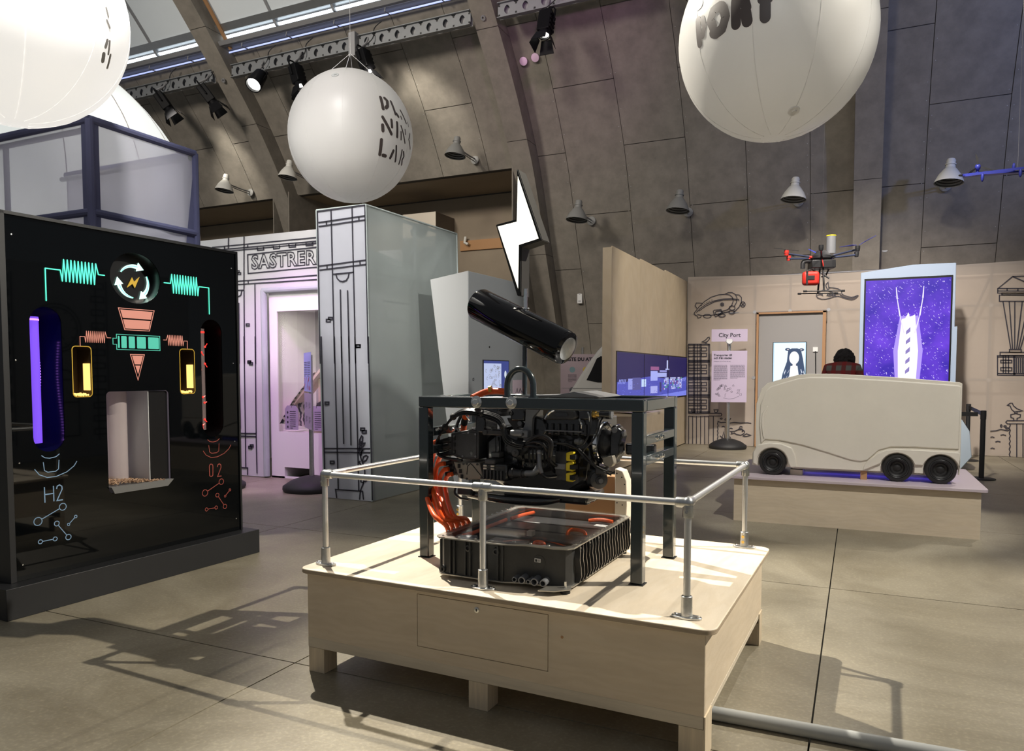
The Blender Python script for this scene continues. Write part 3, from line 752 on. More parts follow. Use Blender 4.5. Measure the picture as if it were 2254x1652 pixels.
ENG = {
 'harness': [[[0.398,0.6,1.102],[0.42,0.58,1.162],[0.47,0.57,1.226],[0.528,0.56,1.284],[0.607,0.55,1.315],[0.717,0.54,1.306],[0.809,0.54,1.281],[0.844,0.53,1.244],[0.862,0.53,1.184],[0.914,0.52,1.158],[0.968,0.52,1.151]]],
 'orange': [[[0.436,0.6,1.145],[0.398,0.6,1.123],[0.363,0.62,1.074],[0.345,0.62,0.994],[0.39,0.55,0.902],[0.473,0.45,0.842],[0.608,0.3,0.8],[0.717,0.2,0.757]],[[0.436,0.6,1.108],[0.405,0.6,1.09],[0.364,0.63,1.036],[0.351,0.63,0.951],[0.402,0.56,0.881],[0.5,0.45,0.824],[0.616,0.33,0.784],[0.722,0.22,0.756]],[[0.441,0.6,1.069],[0.402,0.62,1.047],[0.363,0.65,0.992],[0.355,0.65,0.928],[0.409,0.58,0.866],[0.502,0.47,0.817],[0.617,0.35,0.777],[0.723,0.24,0.754]],[[0.462,0.58,1.028],[0.419,0.58,1.015],[0.39,0.58,0.96],[0.423,0.52,0.9],[0.51,0.42,0.842],[0.626,0.3,0.79],[0.724,0.21,0.756]],[[0.467,0.58,0.997],[0.434,0.58,0.987],[0.397,0.6,0.937],[0.433,0.55,0.885],[0.52,0.44,0.832],[0.625,0.33,0.789],[0.72,0.23,0.757]],[[0.469,0.58,0.969],[0.43,0.6,0.956],[0.401,0.62,0.914],[0.418,0.6,0.864],[0.497,0.5,0.816],[0.613,0.37,0.781],[0.715,0.26,0.753]]],
 'orange_top': [[[0.478,0.75,1.181],[0.513,0.7,1.239],[0.564,0.64,1.309],[0.595,0.6,1.34],[0.618,0.58,1.373]],[[0.647,0.56,1.388],[0.661,0.6,1.403],[0.684,0.64,1.418],[0.719,0.66,1.422],[0.777,0.66,1.421],[0.798,0.68,1.417]]],
 'hoses': [[[0.985,0.52,1.17],[1.05,0.5,1.203],[1.102,0.49,1.205],[1.136,0.49,1.175],[1.127,0.5,1.117],[1.116,0.52,1.082],[1.13,0.56,1.053]],[[0.993,0.53,1.162],[1.05,0.51,1.195],[1.093,0.5,1.195],[1.122,0.5,1.17],[1.114,0.51,1.115],[1.106,0.53,1.08],[1.118,0.57,1.051]],[[0.968,0.53,1.157],[1.034,0.51,1.174],[1.078,0.5,1.168],[1.096,0.52,1.131],[1.094,0.56,1.069],[1.105,0.6,1.014]],[[0.968,0.53,1.146],[1.014,0.51,1.154],[1.049,0.52,1.147]],[[1.055,0.52,1.122],[1.066,0.5,1.06],[1.078,0.5,1.021],[1.101,0.51,1.001],[1.13,0.56,1.001]]],
 'thin': [[[1.297,0.6,1.336],[1.308,0.57,1.257],[1.305,0.55,1.212],[1.283,0.54,1.173],[1.242,0.54,1.15],[1.192,0.53,1.163],[1.127,0.52,1.176]],[[1.365,0.66,1.323],[1.351,0.6,1.284],[1.353,0.56,1.238],[1.331,0.54,1.189],[1.287,0.54,1.142],[1.245,0.58,1.075]],[[1.131,0.52,1.172],[1.2,0.53,1.171],[1.253,0.53,1.148],[1.283,0.54,1.11],[1.317,0.56,1.074],[1.34,0.58,1.059]],[[1.081,0.52,1.156],[1.162,0.53,1.169],[1.23,0.53,1.161],[1.272,0.54,1.127],[1.306,0.56,1.084],[1.343,0.58,1.049],[1.4,0.62,1.015]],[[1.261,0.53,1.149],[1.298,0.55,1.11],[1.328,0.57,1.07],[1.373,0.6,1.041],[1.4,0.63,1.028]]]}


# ------------------------------------------------------------------ the hall: floor slabs
floor = MB().box(-24, 8, -6, 18.2, -.3, -.02).build('floor', 'joint')
struct(floor, 'grey polished concrete floor cast in large slabs')
ue = [-24.0, -20.15, -17.65, -15.15, -12.65, -10.15, -7.65, -5.15, -2.65, -.15, 2.35, 4.85, 8.0]
ne = [-6.0, -4.98, -2.32, .34, 3.0, 5.66, 8.32, 10.98, 13.64, 16.3, 18.2]
g = .004
for i in range(len(ue) - 1):
    for j in range(len(ne) - 1):
        MB().box(ue[i] + g, ue[i + 1] - g, ne[j] + g, ne[j + 1] - g, -.02, 0).build('slab', 'concrete', floor)

# ------------------------------------------------------------------ the vault profile (y, z) of the arch ribs
PROF = [(17.75, -.4), (17.55, 0), (17.1, 1.6), (16.6, 3), (16.0, 4.4), (15.6, 5.4), (15.2, 6.2), (14.45, 7.3), (13.6, 8.3), (12.2, 9.8),
        (10.8, 11), (9.2, 12), (7, 13), (4.5, 13.6), (2, 13.9), (0, 14)]
FINE = []
for i in range(len(PROF) - 1):
    a, b, c, d = [Vector(PROF[max(0, min(k, len(PROF) - 1))]) for k in (i - 1, i, i + 1, i + 2)]
    for k in range(8):
        t = k / 8
        FINE.append(.5 * ((2 * b) + (c - a) * t + (2 * a - 5 * b + 4 * c - d) * t * t + (3 * b - a - 3 * c + d) * t ** 3))
FINE.append(Vector(PROF[-1]))


def offs(d):
    out = []
    for i, p in enumerate(FINE):
        t = (FINE[min(i + 1, len(FINE) - 1)] - FINE[max(i - 1, 0)]).normalized()
        out.append(p + Vector((t.y, -t.x)) * d)
    return out


def between(d, z0, z1):
    """points of the profile, offset d outwards, from height z0 to z1"""
    Q = offs(d)

    def at(z):
        for i in range(len(Q) - 1):
            if Q[i].y <= z <= Q[i + 1].y:
                s = (z - Q[i].y) / max(1e-6, Q[i + 1].y - Q[i].y)
                return Q[i].lerp(Q[i + 1], s)
        return Q[-1]
    return [at(z0)] + [q for q in Q if z0 + .12 < q.y < z1 - .12] + [at(z1)]


def sweep(u0, u1, z0, z1, d0, d1):
    """a curved board between two offsets of the profile"""
    A = between(d0, z0, z1)
    B = between(d1, z0, z1)
    n = min(len(A), len(B))
    if len(A) != len(B):
        A = [A[round(i * (len(A) - 1) / (n - 1))] for i in range(n)]
        B = [B[round(i * (len(B) - 1) / (n - 1))] for i in range(n)]
    vs, fs = [], []
    for a, b in zip(A, B):
        vs += [(u0, a.x, a.y), (u1, a.x, a.y), (u1, b.x, b.y), (u0, b.x, b.y)]
    for i in range(n - 1):
        o = i * 4
        for k in range(4):
            fs.append((o + k, o + (k + 1) % 4, o + 4 + (k + 1) % 4, o + 4 + k))
    fs += [(3, 2, 1, 0), tuple(4 * (n - 1) + k for k in range(4))]
    return MB().add(vs, fs)


WD = .4
RIBS = [(-20.9, -20.4), (-13.98, -13.5), (-7.08, -6.6), (-.16, .32), (6.75, 7.25)]
BAYS = [((-20.4, -13.98), [-19.35, -18.1, -16.85, -15.6, -14.9], 6.18), ((-13.5, -7.08), [-12.8, -11.55, -10.3, -9.08, -7.86], 6.18),
        ((-6.6, -.16), [-5.94, -4.62, -3.33, -2.15, -.95], 0), ((.32, 6.75), [1.05, 2.3, 3.5, 4.72, 5.95], 0)]
ROWA = [0, 1.6, 3.95, 6.34, 8.5, 9.02]
ROWB = [0, 2.7, 5.08, 7.46, 9.02]
wall = MB()
for (u0, u1), seams, zlow in BAYS:
    w_ = sweep(u0 - .02, u1 + .02, max(zlow, .0), 9.02, WD + .02, WD + .14)
    wall.add(w_.v, w_.f)
wall = wall.build('wall_back', 'board_gap')
struct(wall, 'tall curved wall clad in large grey-brown fibre boards')
for bi, ((u0, u1), seams, zlow) in enumerate(BAYS):
    e = [u0] + seams + [u1]
    for i in range(len(e) - 1):
        rows = [z for z in (ROWA if (i + bi) % 2 == 0 else ROWB) if z > zlow + .25 or zlow == 0]
        if zlow:
            rows = [zlow] + rows
        for z0, z1 in zip(rows[:-1], rows[1:]):
            sweep(e[i] + .006, e[i + 1] - .006, z0 + .006, z1 - .006, WD, WD + .02).build('panel', 'board', wall)
# small screw heads along the board edges
sc = MB()
rnd = random.Random(3)
for bi, ((u0, u1), seams, zlow) in enumerate(BAYS):
    for s in seams:
        for q in between(WD - .002, max(zlow, 3.4) + .1, 8.9)[::2]:
            for du in (-.05, .05):
                c = Vector((s + du, q.x + rnd.uniform(-.01, .01), q.y))
                sc.cyl(c, c + Vector((0, .004, 0)), .006, seg=6)
o = sc.build('screw', 'light_grey', wall)
o['kind'] = 'stuff'

# arch ribs
for k, (u0, u1) in enumerate(RIBS):
    core = sweep(u0 + .012, u1 - .012, 0, 13.6, .012, .62).build('trim_%d' % (k + 1), 'board_gap')
    struct(core, 'deep arch rib clad in grey-brown boards, %s' % ['far left', 'left of the round planning balloon', 'behind the lightning bolt sign', 'right of the large balloon', 'outside the picture'][k])
    zz = [0, 1.9, 4.25, 6.55, 8.35, 10.0, 11.6, 12.8, 13.6]
    if k % 2:
        zz = [0, 2.9, 5.15, 7.6, 9.3, 10.9, 12.3, 13.6]
    for z0, z1 in zip(zz[:-1], zz[1:]):
        sweep(u0, u1, z0 + .005, z1 - .005, 0, .60).build('cladding_panel', 'board', core)

# niches in the two left bays
for k, (u0, u1) in enumerate(((-20.4, -13.98), (-13.5, -7.08))):
    w = MB().box(u0, u1, 17.66, 17.8, 0, 6.2).build('wall_niche_%d' % (k + 1), 'niche')
    struct(w, 'plain brown wall at the back of a deep niche')
    box('soffit', u0, u1, 15.72, 17.66, 6.185, 6.26, 'niche', w)
    box('soffit_joint', u0, u1, 17.63, 17.66, 6.16, 6.185, 'board_gap', w)
    box('niche_side', u0 + .002, u0 + .03, 15.3, 17.66, 0, 6.2, 'board', w)
    box('niche_side', u1 - .03, u1 - .002, 15.3, 17.66, 0, 6.2, 'board', w)

# skylights: blinds drawn under the glass, a bright slot of daylight along their lower edge
mat('blind_lit', (.55, .58, .59), .7, 0, .05, .6, emit=(.72, .78, .80), estr=.13)  # daylight coming through the blinds is put in as faint emission
for k, (u0, u1) in enumerate(((-20.4, -13.98), (-13.5, -7.08), (-6.6, -.16), (.32, 6.75))):
    w = sweep(u0, u1, 9.03, 9.1, .12, .44).build('window_%d' % (k + 1), 'grey_steel')
    struct(w, 'skylight with grey blinds drawn and daylight along the lower edge')
    nb = 4
    for i in range(nb):
        a = u0 + .05 + (u1 - u0 - .1) * i / nb
        b = u0 + .05 + (u1 - u0 - .1) * (i + 1) / nb
        sweep(a + .025, b - .025, 9.42, 12.6, .32, .34).build('blind', 'blind_lit', w)
        if i:
            sweep(a - .03, a + .03, 9.2, 12.6, .28, .36).build('guide_rail', 'grey_steel', w)
    sweep(u0, u1, 9.30, 9.42, .27, .36).build('blind_bar', 'alu', w)
    sweep(u0 + .02, u1 - .02, 9.225, 9.265, .33, .35).build('daylight_slot', 'daylight_slot', w)
    q = between(.16, 9.0, 9.3)[0]
    MB().cyl((u0 + .02, q.x, q.y + .06), (u1 - .02, q.x, q.y + .06), .035, seg=12).build('conduit', 'alu', w)
    q2 = between(.3, 9.0, 9.3)[0]
    MB().cyl((u0 + .02, q2.x, q2.y - .02), (u1 - .02, q2.x, q2.y - .02), .018, seg=12).build('reflecting_pipe', 'pipe_reflection_blue', w)  # plain pipe; the bluish reflection on it is put in as glow
    for i in range(5):
        x = u0 + .6 + i * 1.3
        MB().tube([(x, q.x, q.y + .02), (x, q.x - .02, q.y - .06), (x, q2.x, q2.y - .05)], .012, 6, 0).build('pipe_clip', 'grey_steel', w)
# drain pipe down the second rib
pq = offs(.25)
MB().tube([(-13.36, p.x, p.y) for p in pq if 8.95 < p.y < 12.5], .045, 10, 0).build('drain_pipe', 'copper_edge')
tag(bpy.data.objects['drain_pipe'], 'thin brown pipe running up the arch rib beside the skylight', 'pipe')


# ------------------------------------------------------------------ lighting beams and stage spotlights
def lighting_beam(u0, u1, label):
    t = thing('lighting_beam', label, 'beam', (u0, 13.35, 8.52), 0, 'perforated lighting beams under the skylight')
    L = u1 - u0
    n = max(1, int(L / .36))
    cw = L / n
    mb = MB()
    H = .13
    for i in range(n):
        c = (i + .5) * cw
        lens = []
        outer = []
        for k in range(16):
            a = 2 * pi * k / 16
            lz = .085 * sin(a)
            wx = .062 * (1 - (lz / .095) ** 2) * (1 if cos(a) >= 0 else -1) if abs(cos(a)) > 1e-6 else 0
            lens.append((c + wx, lz))
            s = max(abs(cos(a)) / (cw / 2), abs(sin(a)) / H)
            outer.append((c + cos(a) / s, sin(a) / s))
        o = len(mb.v)
        mb.add([(x, 0, z) for x, z in outer] + [(x, 0, z) for x, z in lens] + [(x, .012, z) for x, z in lens],
               [(k, (k + 1) % 16, 16 + (k + 1) % 16, 16 + k) for k in range(16)] + [(16 + k, 16 + (k + 1) % 16, 32 + (k + 1) % 16, 32 + k) for k in range(16)])
    mb.build('perforated_plate', 'alu_beam', t, smooth=0)
    box('flange', 0, L, -.05, .05, .13, .145, 'alu_beam', t)
    box('flange', 0, L, -.05, .05, -.145, -.13, 'alu_beam', t)
    box('back_plate', 0, L, .09, .10, -.13, .13, 'grey_steel', t)
    hb = MB()
    for i in range(n + 1):
        x = min(L - .03, max(.03, i * cw))
        for z in (-.085, .085):
            hb.box(x - .018, x + .018, -.004, -.001, z - .015, z + .015)
    o = hb.build('slot', 'matt_black', t, smooth=0)
    return t


mat('alu_beam', (.24, .25, .26), .55, .4, .06, 5)
lighting_beam(-20.3, -14.0, 'perforated grey lighting beam far left, behind the white dome')
lighting_beam(-13.4, -9.98, 'perforated grey lighting beam just right of the left arch rib')
lighting_beam(-9.78, -7.1, 'perforated grey lighting beam above the planning balloon, ending at the middle rib')
lighting_beam(-6.5, -3.4, 'perforated grey lighting beam right of the middle arch rib at the top edge')
j = MB().box(-9.97, -9.80, 13.22, 13.42, 8.22, 8.72).build('beam_bracket', 'grey_steel', bevel=.01)
tag(j, 'dark steel bracket hanging between two lighting beams above the balloon', 'bracket')


def spotlight(name, x, z, aim, label, kind='profile', lens='led_lens'):
    t = thing(name, label, 'spotlight', (x, 13.2, z), 0, 'stage spotlights on the lighting beams')
    t.scale = (1.45, 1.45, 1.45)
    d = Vector(aim).normalized()
    q = d.to_track_quat('-Z', 'Y').to_matrix().to_4x4()

    def T(mb):
        mb.v = [tuple(q @ Vector(p)) for p in mb.v]
        return mb
    # along local -Z
    T(MB().tube([(-.11, 0, -.1), (-.11, 0, .1), (-.08, 0, .15), (.08, 0, .15), (.11, 0, .1), (.11, 0, -.1)], .012, 8, 0)).build('yoke', 'lamp_black', t)
    MB().tube([q @ Vector((0, 0, .15)), (0, .05, .2), (0, .14, .34)], .016, 8, 0).build('hook_clamp', 'grey_steel', t)
    MB().tube([q @ Vector((.02, .05, .1)), (.12, .05, .25), (.1, .12, .42), (.22, .13, .5)], .007, 6, 4).build('power_cable', 'rubber', t)
    if kind == 'profile':
        T(MB().box(-.085, .085, -.075, .075, -.22, .08)).build('housing', 'lamp_black', t, bevel=.012)
        for i in range(4):
            T(MB().box(-.098, -.086, -.07, .07, -.2 + i * .065, -.165 + i * .065)).build('cooling_fin', 'lamp_black', t)
        T(MB().lathe((0, 0, -.22), (0, 0, -1), [(0, .078), (.05, .085), (.05, .07), (.02, .065)], 16, False)).build('lens_ring', 'lamp_black', t)
        T(MB().cyl((0, 0, -.235), (0, 0, -.245), .062, seg=16)).build('lens', lens, t)
        for s in (-1, 1):
            T(MB().hexa([(-.07, s * .085, -.27), (.07, s * .085, -.27), (.07, s * .09, -.27), (-.07, s * .09, -.27)],
                        [(-.10, s * .15, -.43), (.10, s * .15, -.43), (.10, s * .155, -.43), (-.10, s * .155, -.43)])).build('barn_door', 'lamp_black', t)
            T(MB().hexa([(s * .085, -.07, -.27), (s * .09, -.07, -.27), (s * .09, .07, -.27), (s * .085, .07, -.27)],
                        [(s * .14, -.10, -.42), (s * .145, -.10, -.42), (s * .145, .10, -.42), (s * .14, .10, -.42)])).build('barn_door', 'lamp_black', t)
    else:
        T(MB().lathe((0, 0, .1), (0, 0, -1), [(0, .05), (.02, .1), (.3, .125), (.33, .125), (.33, .11), (.27, .11)], 20, False)).build('housing', 'lamp_black', t)
        T(MB().cyl((0, 0, -.17), (0, 0, -.18), .108, seg=20)).build('lens', 'led_lens', t)
    return t


spotlight('stage_spotlight', -15.55, 8.2, (.5, .25, -.82), 'black stage spotlight with barn doors, leftmost on the beam beside the white dome')
spotlight('stage_spotlight', -14.12, 8.15, (.5, .3, -.8), 'black stage spotlight with barn doors just left of the left arch rib')
spotlight('par_spotlight', -12.43, 8.18, (.1, -.65, -.75), 'round black spotlight with a glaring white lens pointing at us', 'par')
spotlight('stage_spotlight', -11.36, 8.15, (.32, -.05, -.9), 'black stage spotlight partly hidden behind the planning balloon')
spotlight('stage_spotlight', -9.55, 8.15, (.32, -.05, -.9), 'black stage spotlight above the right shoulder of the planning balloon')
spotlight('stage_spotlight', -5.42, 8.12, (0, -.3, -.9), 'black stage spotlight with open barn doors at the top, right of the middle rib')
spotlight('stage_spotlight', -3.15, 8.3, (.8, -.1, -.5), 'black stage spotlight cut off by the top edge, left of the large balloon')


# ------------------------------------------------------------------ gooseneck wall lamps
def wall_lamp(x, y, z, label, shade, reach=.85):
    t = thing('wall_lamp', label, 'lamp', (x, y, z), 0, 'reflector lamps on arms along the curved wall')
    MB().lathe((0, .02, 0), (0, -1, 0), [(0, .0), (0, .10), (.03, .10), (.05, .06), (.05, 0)], 18, False).build('wall_plate', 'lamp_grey', t)
    MB().tube([(0, -.02, .02), (0, -.3, .02), (0, -reach + .22, .04), (0, -reach + .12, .06), (0, -reach + .07, .14)], .018, 8, 5).build('arm', 'grey_steel', t)
    MB().tube([(0, -.02, -.04), (0, -.3, -.03), (0, -reach + .2, .0)], .012, 8, 3).build('stay', 'grey_steel', t)
    c = (0, -reach, .19)
    out = [(0, .075), (.07, .08), (.1, .11), (.2, .18), (.3, .225), (.34, .235)]
    ins = [(.335, .225), (.28, .2), (.18, .14), (.11, .07)]
    MB().lathe(c, (-.08, -.12, -1), out, 24, False).build('shade', shade, t)
    li = MB().lathe(c, (-.08, -.12, -1), ins, 24, False).build('reflector', 'lamp_grey', t)
    for h, r in ((.31, .212), (.27, .19), (.23, .165), (.19, .14)):
        MB().lathe(c, (-.08, -.12, -1), [(h, r), (h + .012, r - .012), (h + .02, r - .003)], 24, False).build('reflector_ring', 'matt_black', li)
    MB().lathe(c, (.08, .12, 1), [(-.02, .088), (.0, .088), (.0, .07), (.06, .075), (.09, .06), (.09, 0)], 18, False).build('neck_cap', shade, t)
    return t


wall_lamp(-14.97, 15.5, 6.37, 'white reflector lamp on a wall arm in the far left bay', 'lamp_white')
wall_lamp(-12.83, 15.46, 6.46, 'white reflector lamp half hidden behind the planning balloon', 'lamp_white')
wall_lamp(-8.14, 15.5, 6.43, 'dark grey reflector lamp right of the planning balloon', 'lamp_grey')
wall_lamp(-5.54, 16.18, 4.94, 'dark grey reflector lamp right of the lightning bolt', 'lamp_grey')
wall_lamp(-3.37, 16.18, 4.94, 'dark grey reflector lamp above the wooden video wall', 'lamp_grey')
wall_lamp(-1.17, 16.18, 4.95, 'white reflector lamp under the large balloon above the hexacopter', 'lamp_white')
wall_lamp(1.39, 16.16, 4.99, 'white reflector lamp at the right beside the blue winged drone', 'lamp_white')


# ------------------------------------------------------------------ balloons
def balloon(name, label, c, r, strokes, letters, m, inkm, squash=1.04, cord_top=9.0, strings=4, valve=None, vm='pipe_grey'):
    t = thing(name, label, 'balloon', c)
    MB().sphere((0, 0, 0), r, 64, 40, (1, 1, squash)).build('envelope', m, t, smooth=1.5)
    for i in range(10):
        a = i * pi / 5 + .2
        pts = [Vector((cos(a) * sin(p), sin(a) * sin(p), cos(p) * squash)) * (r * 1.0008) for p in [pi * k / 24 for k in range(1, 24)]]
        MB().tube(pts, .0016, 4, 0).build('seam', m, t)
    for i in range(strings):
        a = 2 * pi * i / strings + .5
        MB().tube([(cos(a) * r * .5, sin(a) * r * .5, r * squash * .87), (0, 0, r * squash + .22)], .003, 5, 0).build('cord', 'cord_white', t)
    MB().tube([(0, 0, r * squash + .22), (0, 0, cord_top - c[2])], .003, 5, 0).build('cord', 'cord_white', t)
    k = 0
    for cnt in letters:                 # every letter is a part of one to three brush strokes
        mb = MB()
        for pl, w in strokes[k:k + cnt]:
            sphere_stroke(mb, pl, w, r, squash)
        mb.build('letter', inkm, t, smooth=.8)
        k += cnt
    if valve:
        v = Vector(valve).normalized() * r
        v.z *= squash
        d = v.normalized()
        MB().lathe(v - d * .004, d, [(0, .045), (.008, .042), (.008, .018), (.016, .016), (.016, 0)], 16, False).build('valve', vm, t)
    return t


def sphere_stroke(mb, pl, w, r, squash):
    """a rounded brush stroke lying on the balloon; pl are unit directions, w the half width in radians"""
    P = [Vector(p) for p in pl]
    Q = []
    for i in range(len(P) - 1):
        for k in range(6):
            Q.append(P[i].lerp(P[i + 1], k / 6).normalized())
    Q.append(P[-1].normalized())
    n = len(Q)
    secs = []

    def side(i):
        d = (Q[min(i + 1, n - 1)] - Q[max(i - 1, 0)])
        return d.cross(Q[i]).normalized(), d.normalized()
    s0, d0 = side(0)
    s1, d1 = side(n - 1)
    for k in range(4):
        a = pi / 2 * (1 - k / 4)
        secs.append((Q[0] - d0 * w * sin(a), s0 * w * cos(a)))
    for i in range(n):
        s, d = side(i)
        secs.append((Q[i], s * w))
    for k in range(1, 5):
        a = pi / 2 * k / 4
        secs.append((Q[-1] + d1 * w * sin(a), s1 * w * cos(a)))
    vs = []
    for c, s in secs:
        for f in (-1, -.33, .33, 1):
            p = (c + s * f).normalized() * (r * 1.004)
            p.z *= squash
            vs.append(p)
    fs = []
    for i in range(len(secs) - 1):
        for k in range(3):
            fs.append((i * 4 + k, i * 4 + k + 1, i * 4 + 5 + k, i * 4 + 4 + k))
    mb.add(vs, fs)


balloon('exhibition_balloon', 'white balloon reading PLANNING LAB hanging over the fabric column', (-5.643, 7.523, 4.371), .742, BALL['plan'], (2, 2, 2, 1, 3, 1, 3, 1, 2, 2, 2), 'balloon_white', 'ink_brown', valve=(.25, -.75, .75))
balloon('exhibition_balloon', 'largest white balloon at the top right reading CITY PORT', (-.65, 6.314, 4.14), .742, BALL['city'], (2, 2, 3, 2, 2, 1, 2, 2), 'balloon_white', 'ink_brown', valve=(.25, -.45, -.95), vm='balloon_white')
balloon('exhibition_balloon', 'brightly lit white balloon cut off by the top left corner', (-4.883, 3.025, 3.774), .679, BALL['left'], (1, 1, 1, 1, 1, 1), 'balloon_glow', 'ink_grey', 1.0, 8.5)

# very large white lit balloon behind the violet cloth booth, resting on a round stand
t = thing('giant_balloon', 'huge white lit balloon with dark seams rising behind the violet cloth booth', 'balloon', (-9.36, 5.66, 0))
R_, zc = 2.17, 3.30
MB().sphere((0, 0, zc), R_, 64, 40).build('envelope', 'dome_glow', t, smooth=1.5)
for i in range(16):
    a = 2 * pi * i / 16 + .1
    MB().tube([(cos(a) * (R_ + .002) * sin(p), sin(a) * (R_ + .002) * sin(p), zc + R_ * cos(p)) for p in [pi * k / 30 for k in range(1, 30)]], .006, 5, 0).build('seam', 'seam', t)
MB().lathe((0, 0, 0), (0, 0, 1), [(0, 1.1), (1.2, .95), (1.35, 1.0), (1.35, .9), (1.2, .85), (0, .9)], 40, False).build('stand', 'case_black', t)


# ------------------------------------------------------------------ tube and cloth booths
def tubes(parent, segs, r=.022, m='tube_grey'):
    for a, b in segs:
        MB().cyl(a, b, r, seg=10).build('tube', m, parent)


def cloth(name, quad, m, parent, nu=14, nv=20, amp=.006, seed=0, nrm=None):
    """a stretched cloth: quad corners a b c d (counter-clockwise), slightly uneven"""
    a, b, c, d = [Vector(p) for p in quad]
    nrm = (b - a).cross(d - a).normalized()
    rnd = random.Random(seed)
    ph = [rnd.uniform(0, 6) for _ in range(6)]
    vs, fs = [], []
    for j in range(nv + 1):
        for i in range(nu + 1):
            s, t_ = i / nu, j / nv
            p = a * (1 - s) * (1 - t_) + b * s * (1 - t_) + c * s * t_ + d * (1 - s) * t_
            edge = min(1, 6 * min(s, 1 - s, t_, 1 - t_))
            w = amp * edge * (sin(9 * s + 3 * t_ + ph[0]) + .7 * sin(14 * t_ - 4 * s + ph[1]) + .5 * sin(23 * s + 11 * t_ + ph[2]))
            vs.append(p + nrm * w)
    for j in range(nv):
        for i in range(nu):
            o = j * (nu + 1) + i
            fs.append((o, o + 1, o + nu + 2, o + nu + 1))
    return MB().add(vs, fs).build(name, m, parent, smooth=1.2, fix=False)


# violet sheer booth behind the display machine
t = thing('cloth_booth', 'sheer violet cloth booth rising behind the black display machine', 'booth', (0, 0, 0))
x0, x1, y0, y1, zt = -6.9, -5.22, 3.79, 4.76, 3.4
cloth('cloth_panel', [(x1, y0, .02), (x1, y1, .02), (x1, y1, zt), (x1, y0, zt)], 'cloth_violet', t, seed=1)
cloth('cloth_panel', [(x0, y0, .02), (x1, y0, .02), (x1, y0, zt), (x0, y0, zt)], 'cloth_violet', t, seed=2)
cloth('cloth_panel', [(x1, y1, .02), (x0, y1, .02), (x0, y1, zt), (x1, y1, zt)], 'cloth_violet', t, seed=3)
e = .045
for a, b in (((x1, y0, zt), (x1, y1, zt)), ((x0, y0, zt), (x1, y0, zt)), ((x1, y1, zt), (x0, y1, zt)), ((x1, y0, .05), (x1, y0, zt)), ((x1, y1, .05), (x1, y1, zt)),
             ((x1, y0, 2.72), (x1, y1, 2.72)), ((x0, y0, 2.72), (x1, y0, 2.72))):
    MB().cyl(a, b, .03, seg=10).build('cloth_hem', 'cloth_violet_edge', t)
MB().box(x1 - .085, x1 + .002, y0 - .006, y0 - .002, 2.5, zt).build('cloth_flap', 'cloth_violet_edge', t)
MB().box(x1 + .002, x1 + .006, y0, y0 + .07, 2.5, zt).build('cloth_flap', 'cloth_violet_edge', t)
MB().add([(x1 + .004, y1 - .13, 2.5), (x1 + .004, y1, 2.5), (x1 + .004, y1, 3.2), (x1 + .004, y1 - .03, 3.2)], [(0, 1, 2, 3)]).build('cloth_flap', 'cloth_violet_edge', t)
tubes(t, [((x1 - .05, y0 + .05, .02), (x1 - .05, y0 + .05, zt - .05)), ((x1 - .05, y1 - .05, .02), (x1 - .05, y1 - .05, zt - .05)), ((-6.3, y0 + .05, .02), (-6.3, y0 + .05, zt - .05)),
          ((x0, y0 + .05, zt - .05), (x1, y0 + .05, zt - .05)), ((x0, y1 - .05, zt - .05), (x1, y1 - .05, zt - .05)), ((x0, y1 - .05, 2.72), (x1, y1 - .05, 2.72))])

# tailor's shop front
t = thing('shop_front', 'white cloth shop front printed SASTRERI with a lit doorway', 'shop front', (0, 0, 0))
N0 = 8.26
ZT = 3.49
F = FN(N0)
DX0, DX1, DZ = -7.80, -5.95, 2.70
cloth('cloth_panel', [(-11.3, N0, .01), (DX0, N0, .01), (DX0, N0, ZT), (-11.3, N0, ZT)], 'cloth_white', t, 20, 20, .004, 4)
cloth('cloth_panel', [(DX0, N0, DZ), (-5.97, N0, DZ), (-5.97, N0, ZT), (DX0, N0, ZT)], 'cloth_white', t, 14, 8, .004, 5)
ink('shopfront_drawing', DR['shopfront_drawing'], .016, F, t, t0=.006, t1=.012)
text('shop_name', 'SASTRERI', .265, lambda a, b, t_=0.: F(a, b + (a + 7.0) * .0, t_ + .006), -7.97, 3.02, 'ink', t, outline=.007, spacing=1.12, xs=1.02, bold=.008)
MB().tube([(DX0 + .02, N0 + .02, .02), (DX0 + .02, N0 + .02, DZ)], .045, 10, 0).build('cloth_hem', 'cloth_green_edge', t)
MB().tube([(DX0, N0 + .02, DZ), (-5.97, N0 + .02, DZ)], .04, 10, 0).build('cloth_hem', 'cloth_green_edge', t)
tubes(t, [((-11.3, N0 + .06, ZT - .05), (-5.97, N0 + .06, ZT - .05)), ((-9.3, N0 + .06, 0.01), (-9.3, N0 + .06, ZT - .05)), ((DX0 - .07, N0 + .06, .01), (DX0 - .07, N0 + .06, ZT - .05)), ((-5.99, N0 + .06, .01), (-5.99, N0 + .06, ZT - .05))])
MB().add([(-11.3, N0 + 1.9, .01), (-5.97, N0 + 1.9, .01), (-5.97, N0 + 1.9, ZT), (-11.3, N0 + 1.9, ZT)], [(0, 1, 2, 3)]).build('back_cloth', 'cloth_white', t)
MB().add([(-11.3, N0, .01), (-11.3, N0 + 1.9, .01), (-11.3, N0 + 1.9, ZT), (-11.3, N0, ZT)], [(0, 1, 2, 3)]).build('side_cloth', 'cloth_white', t)

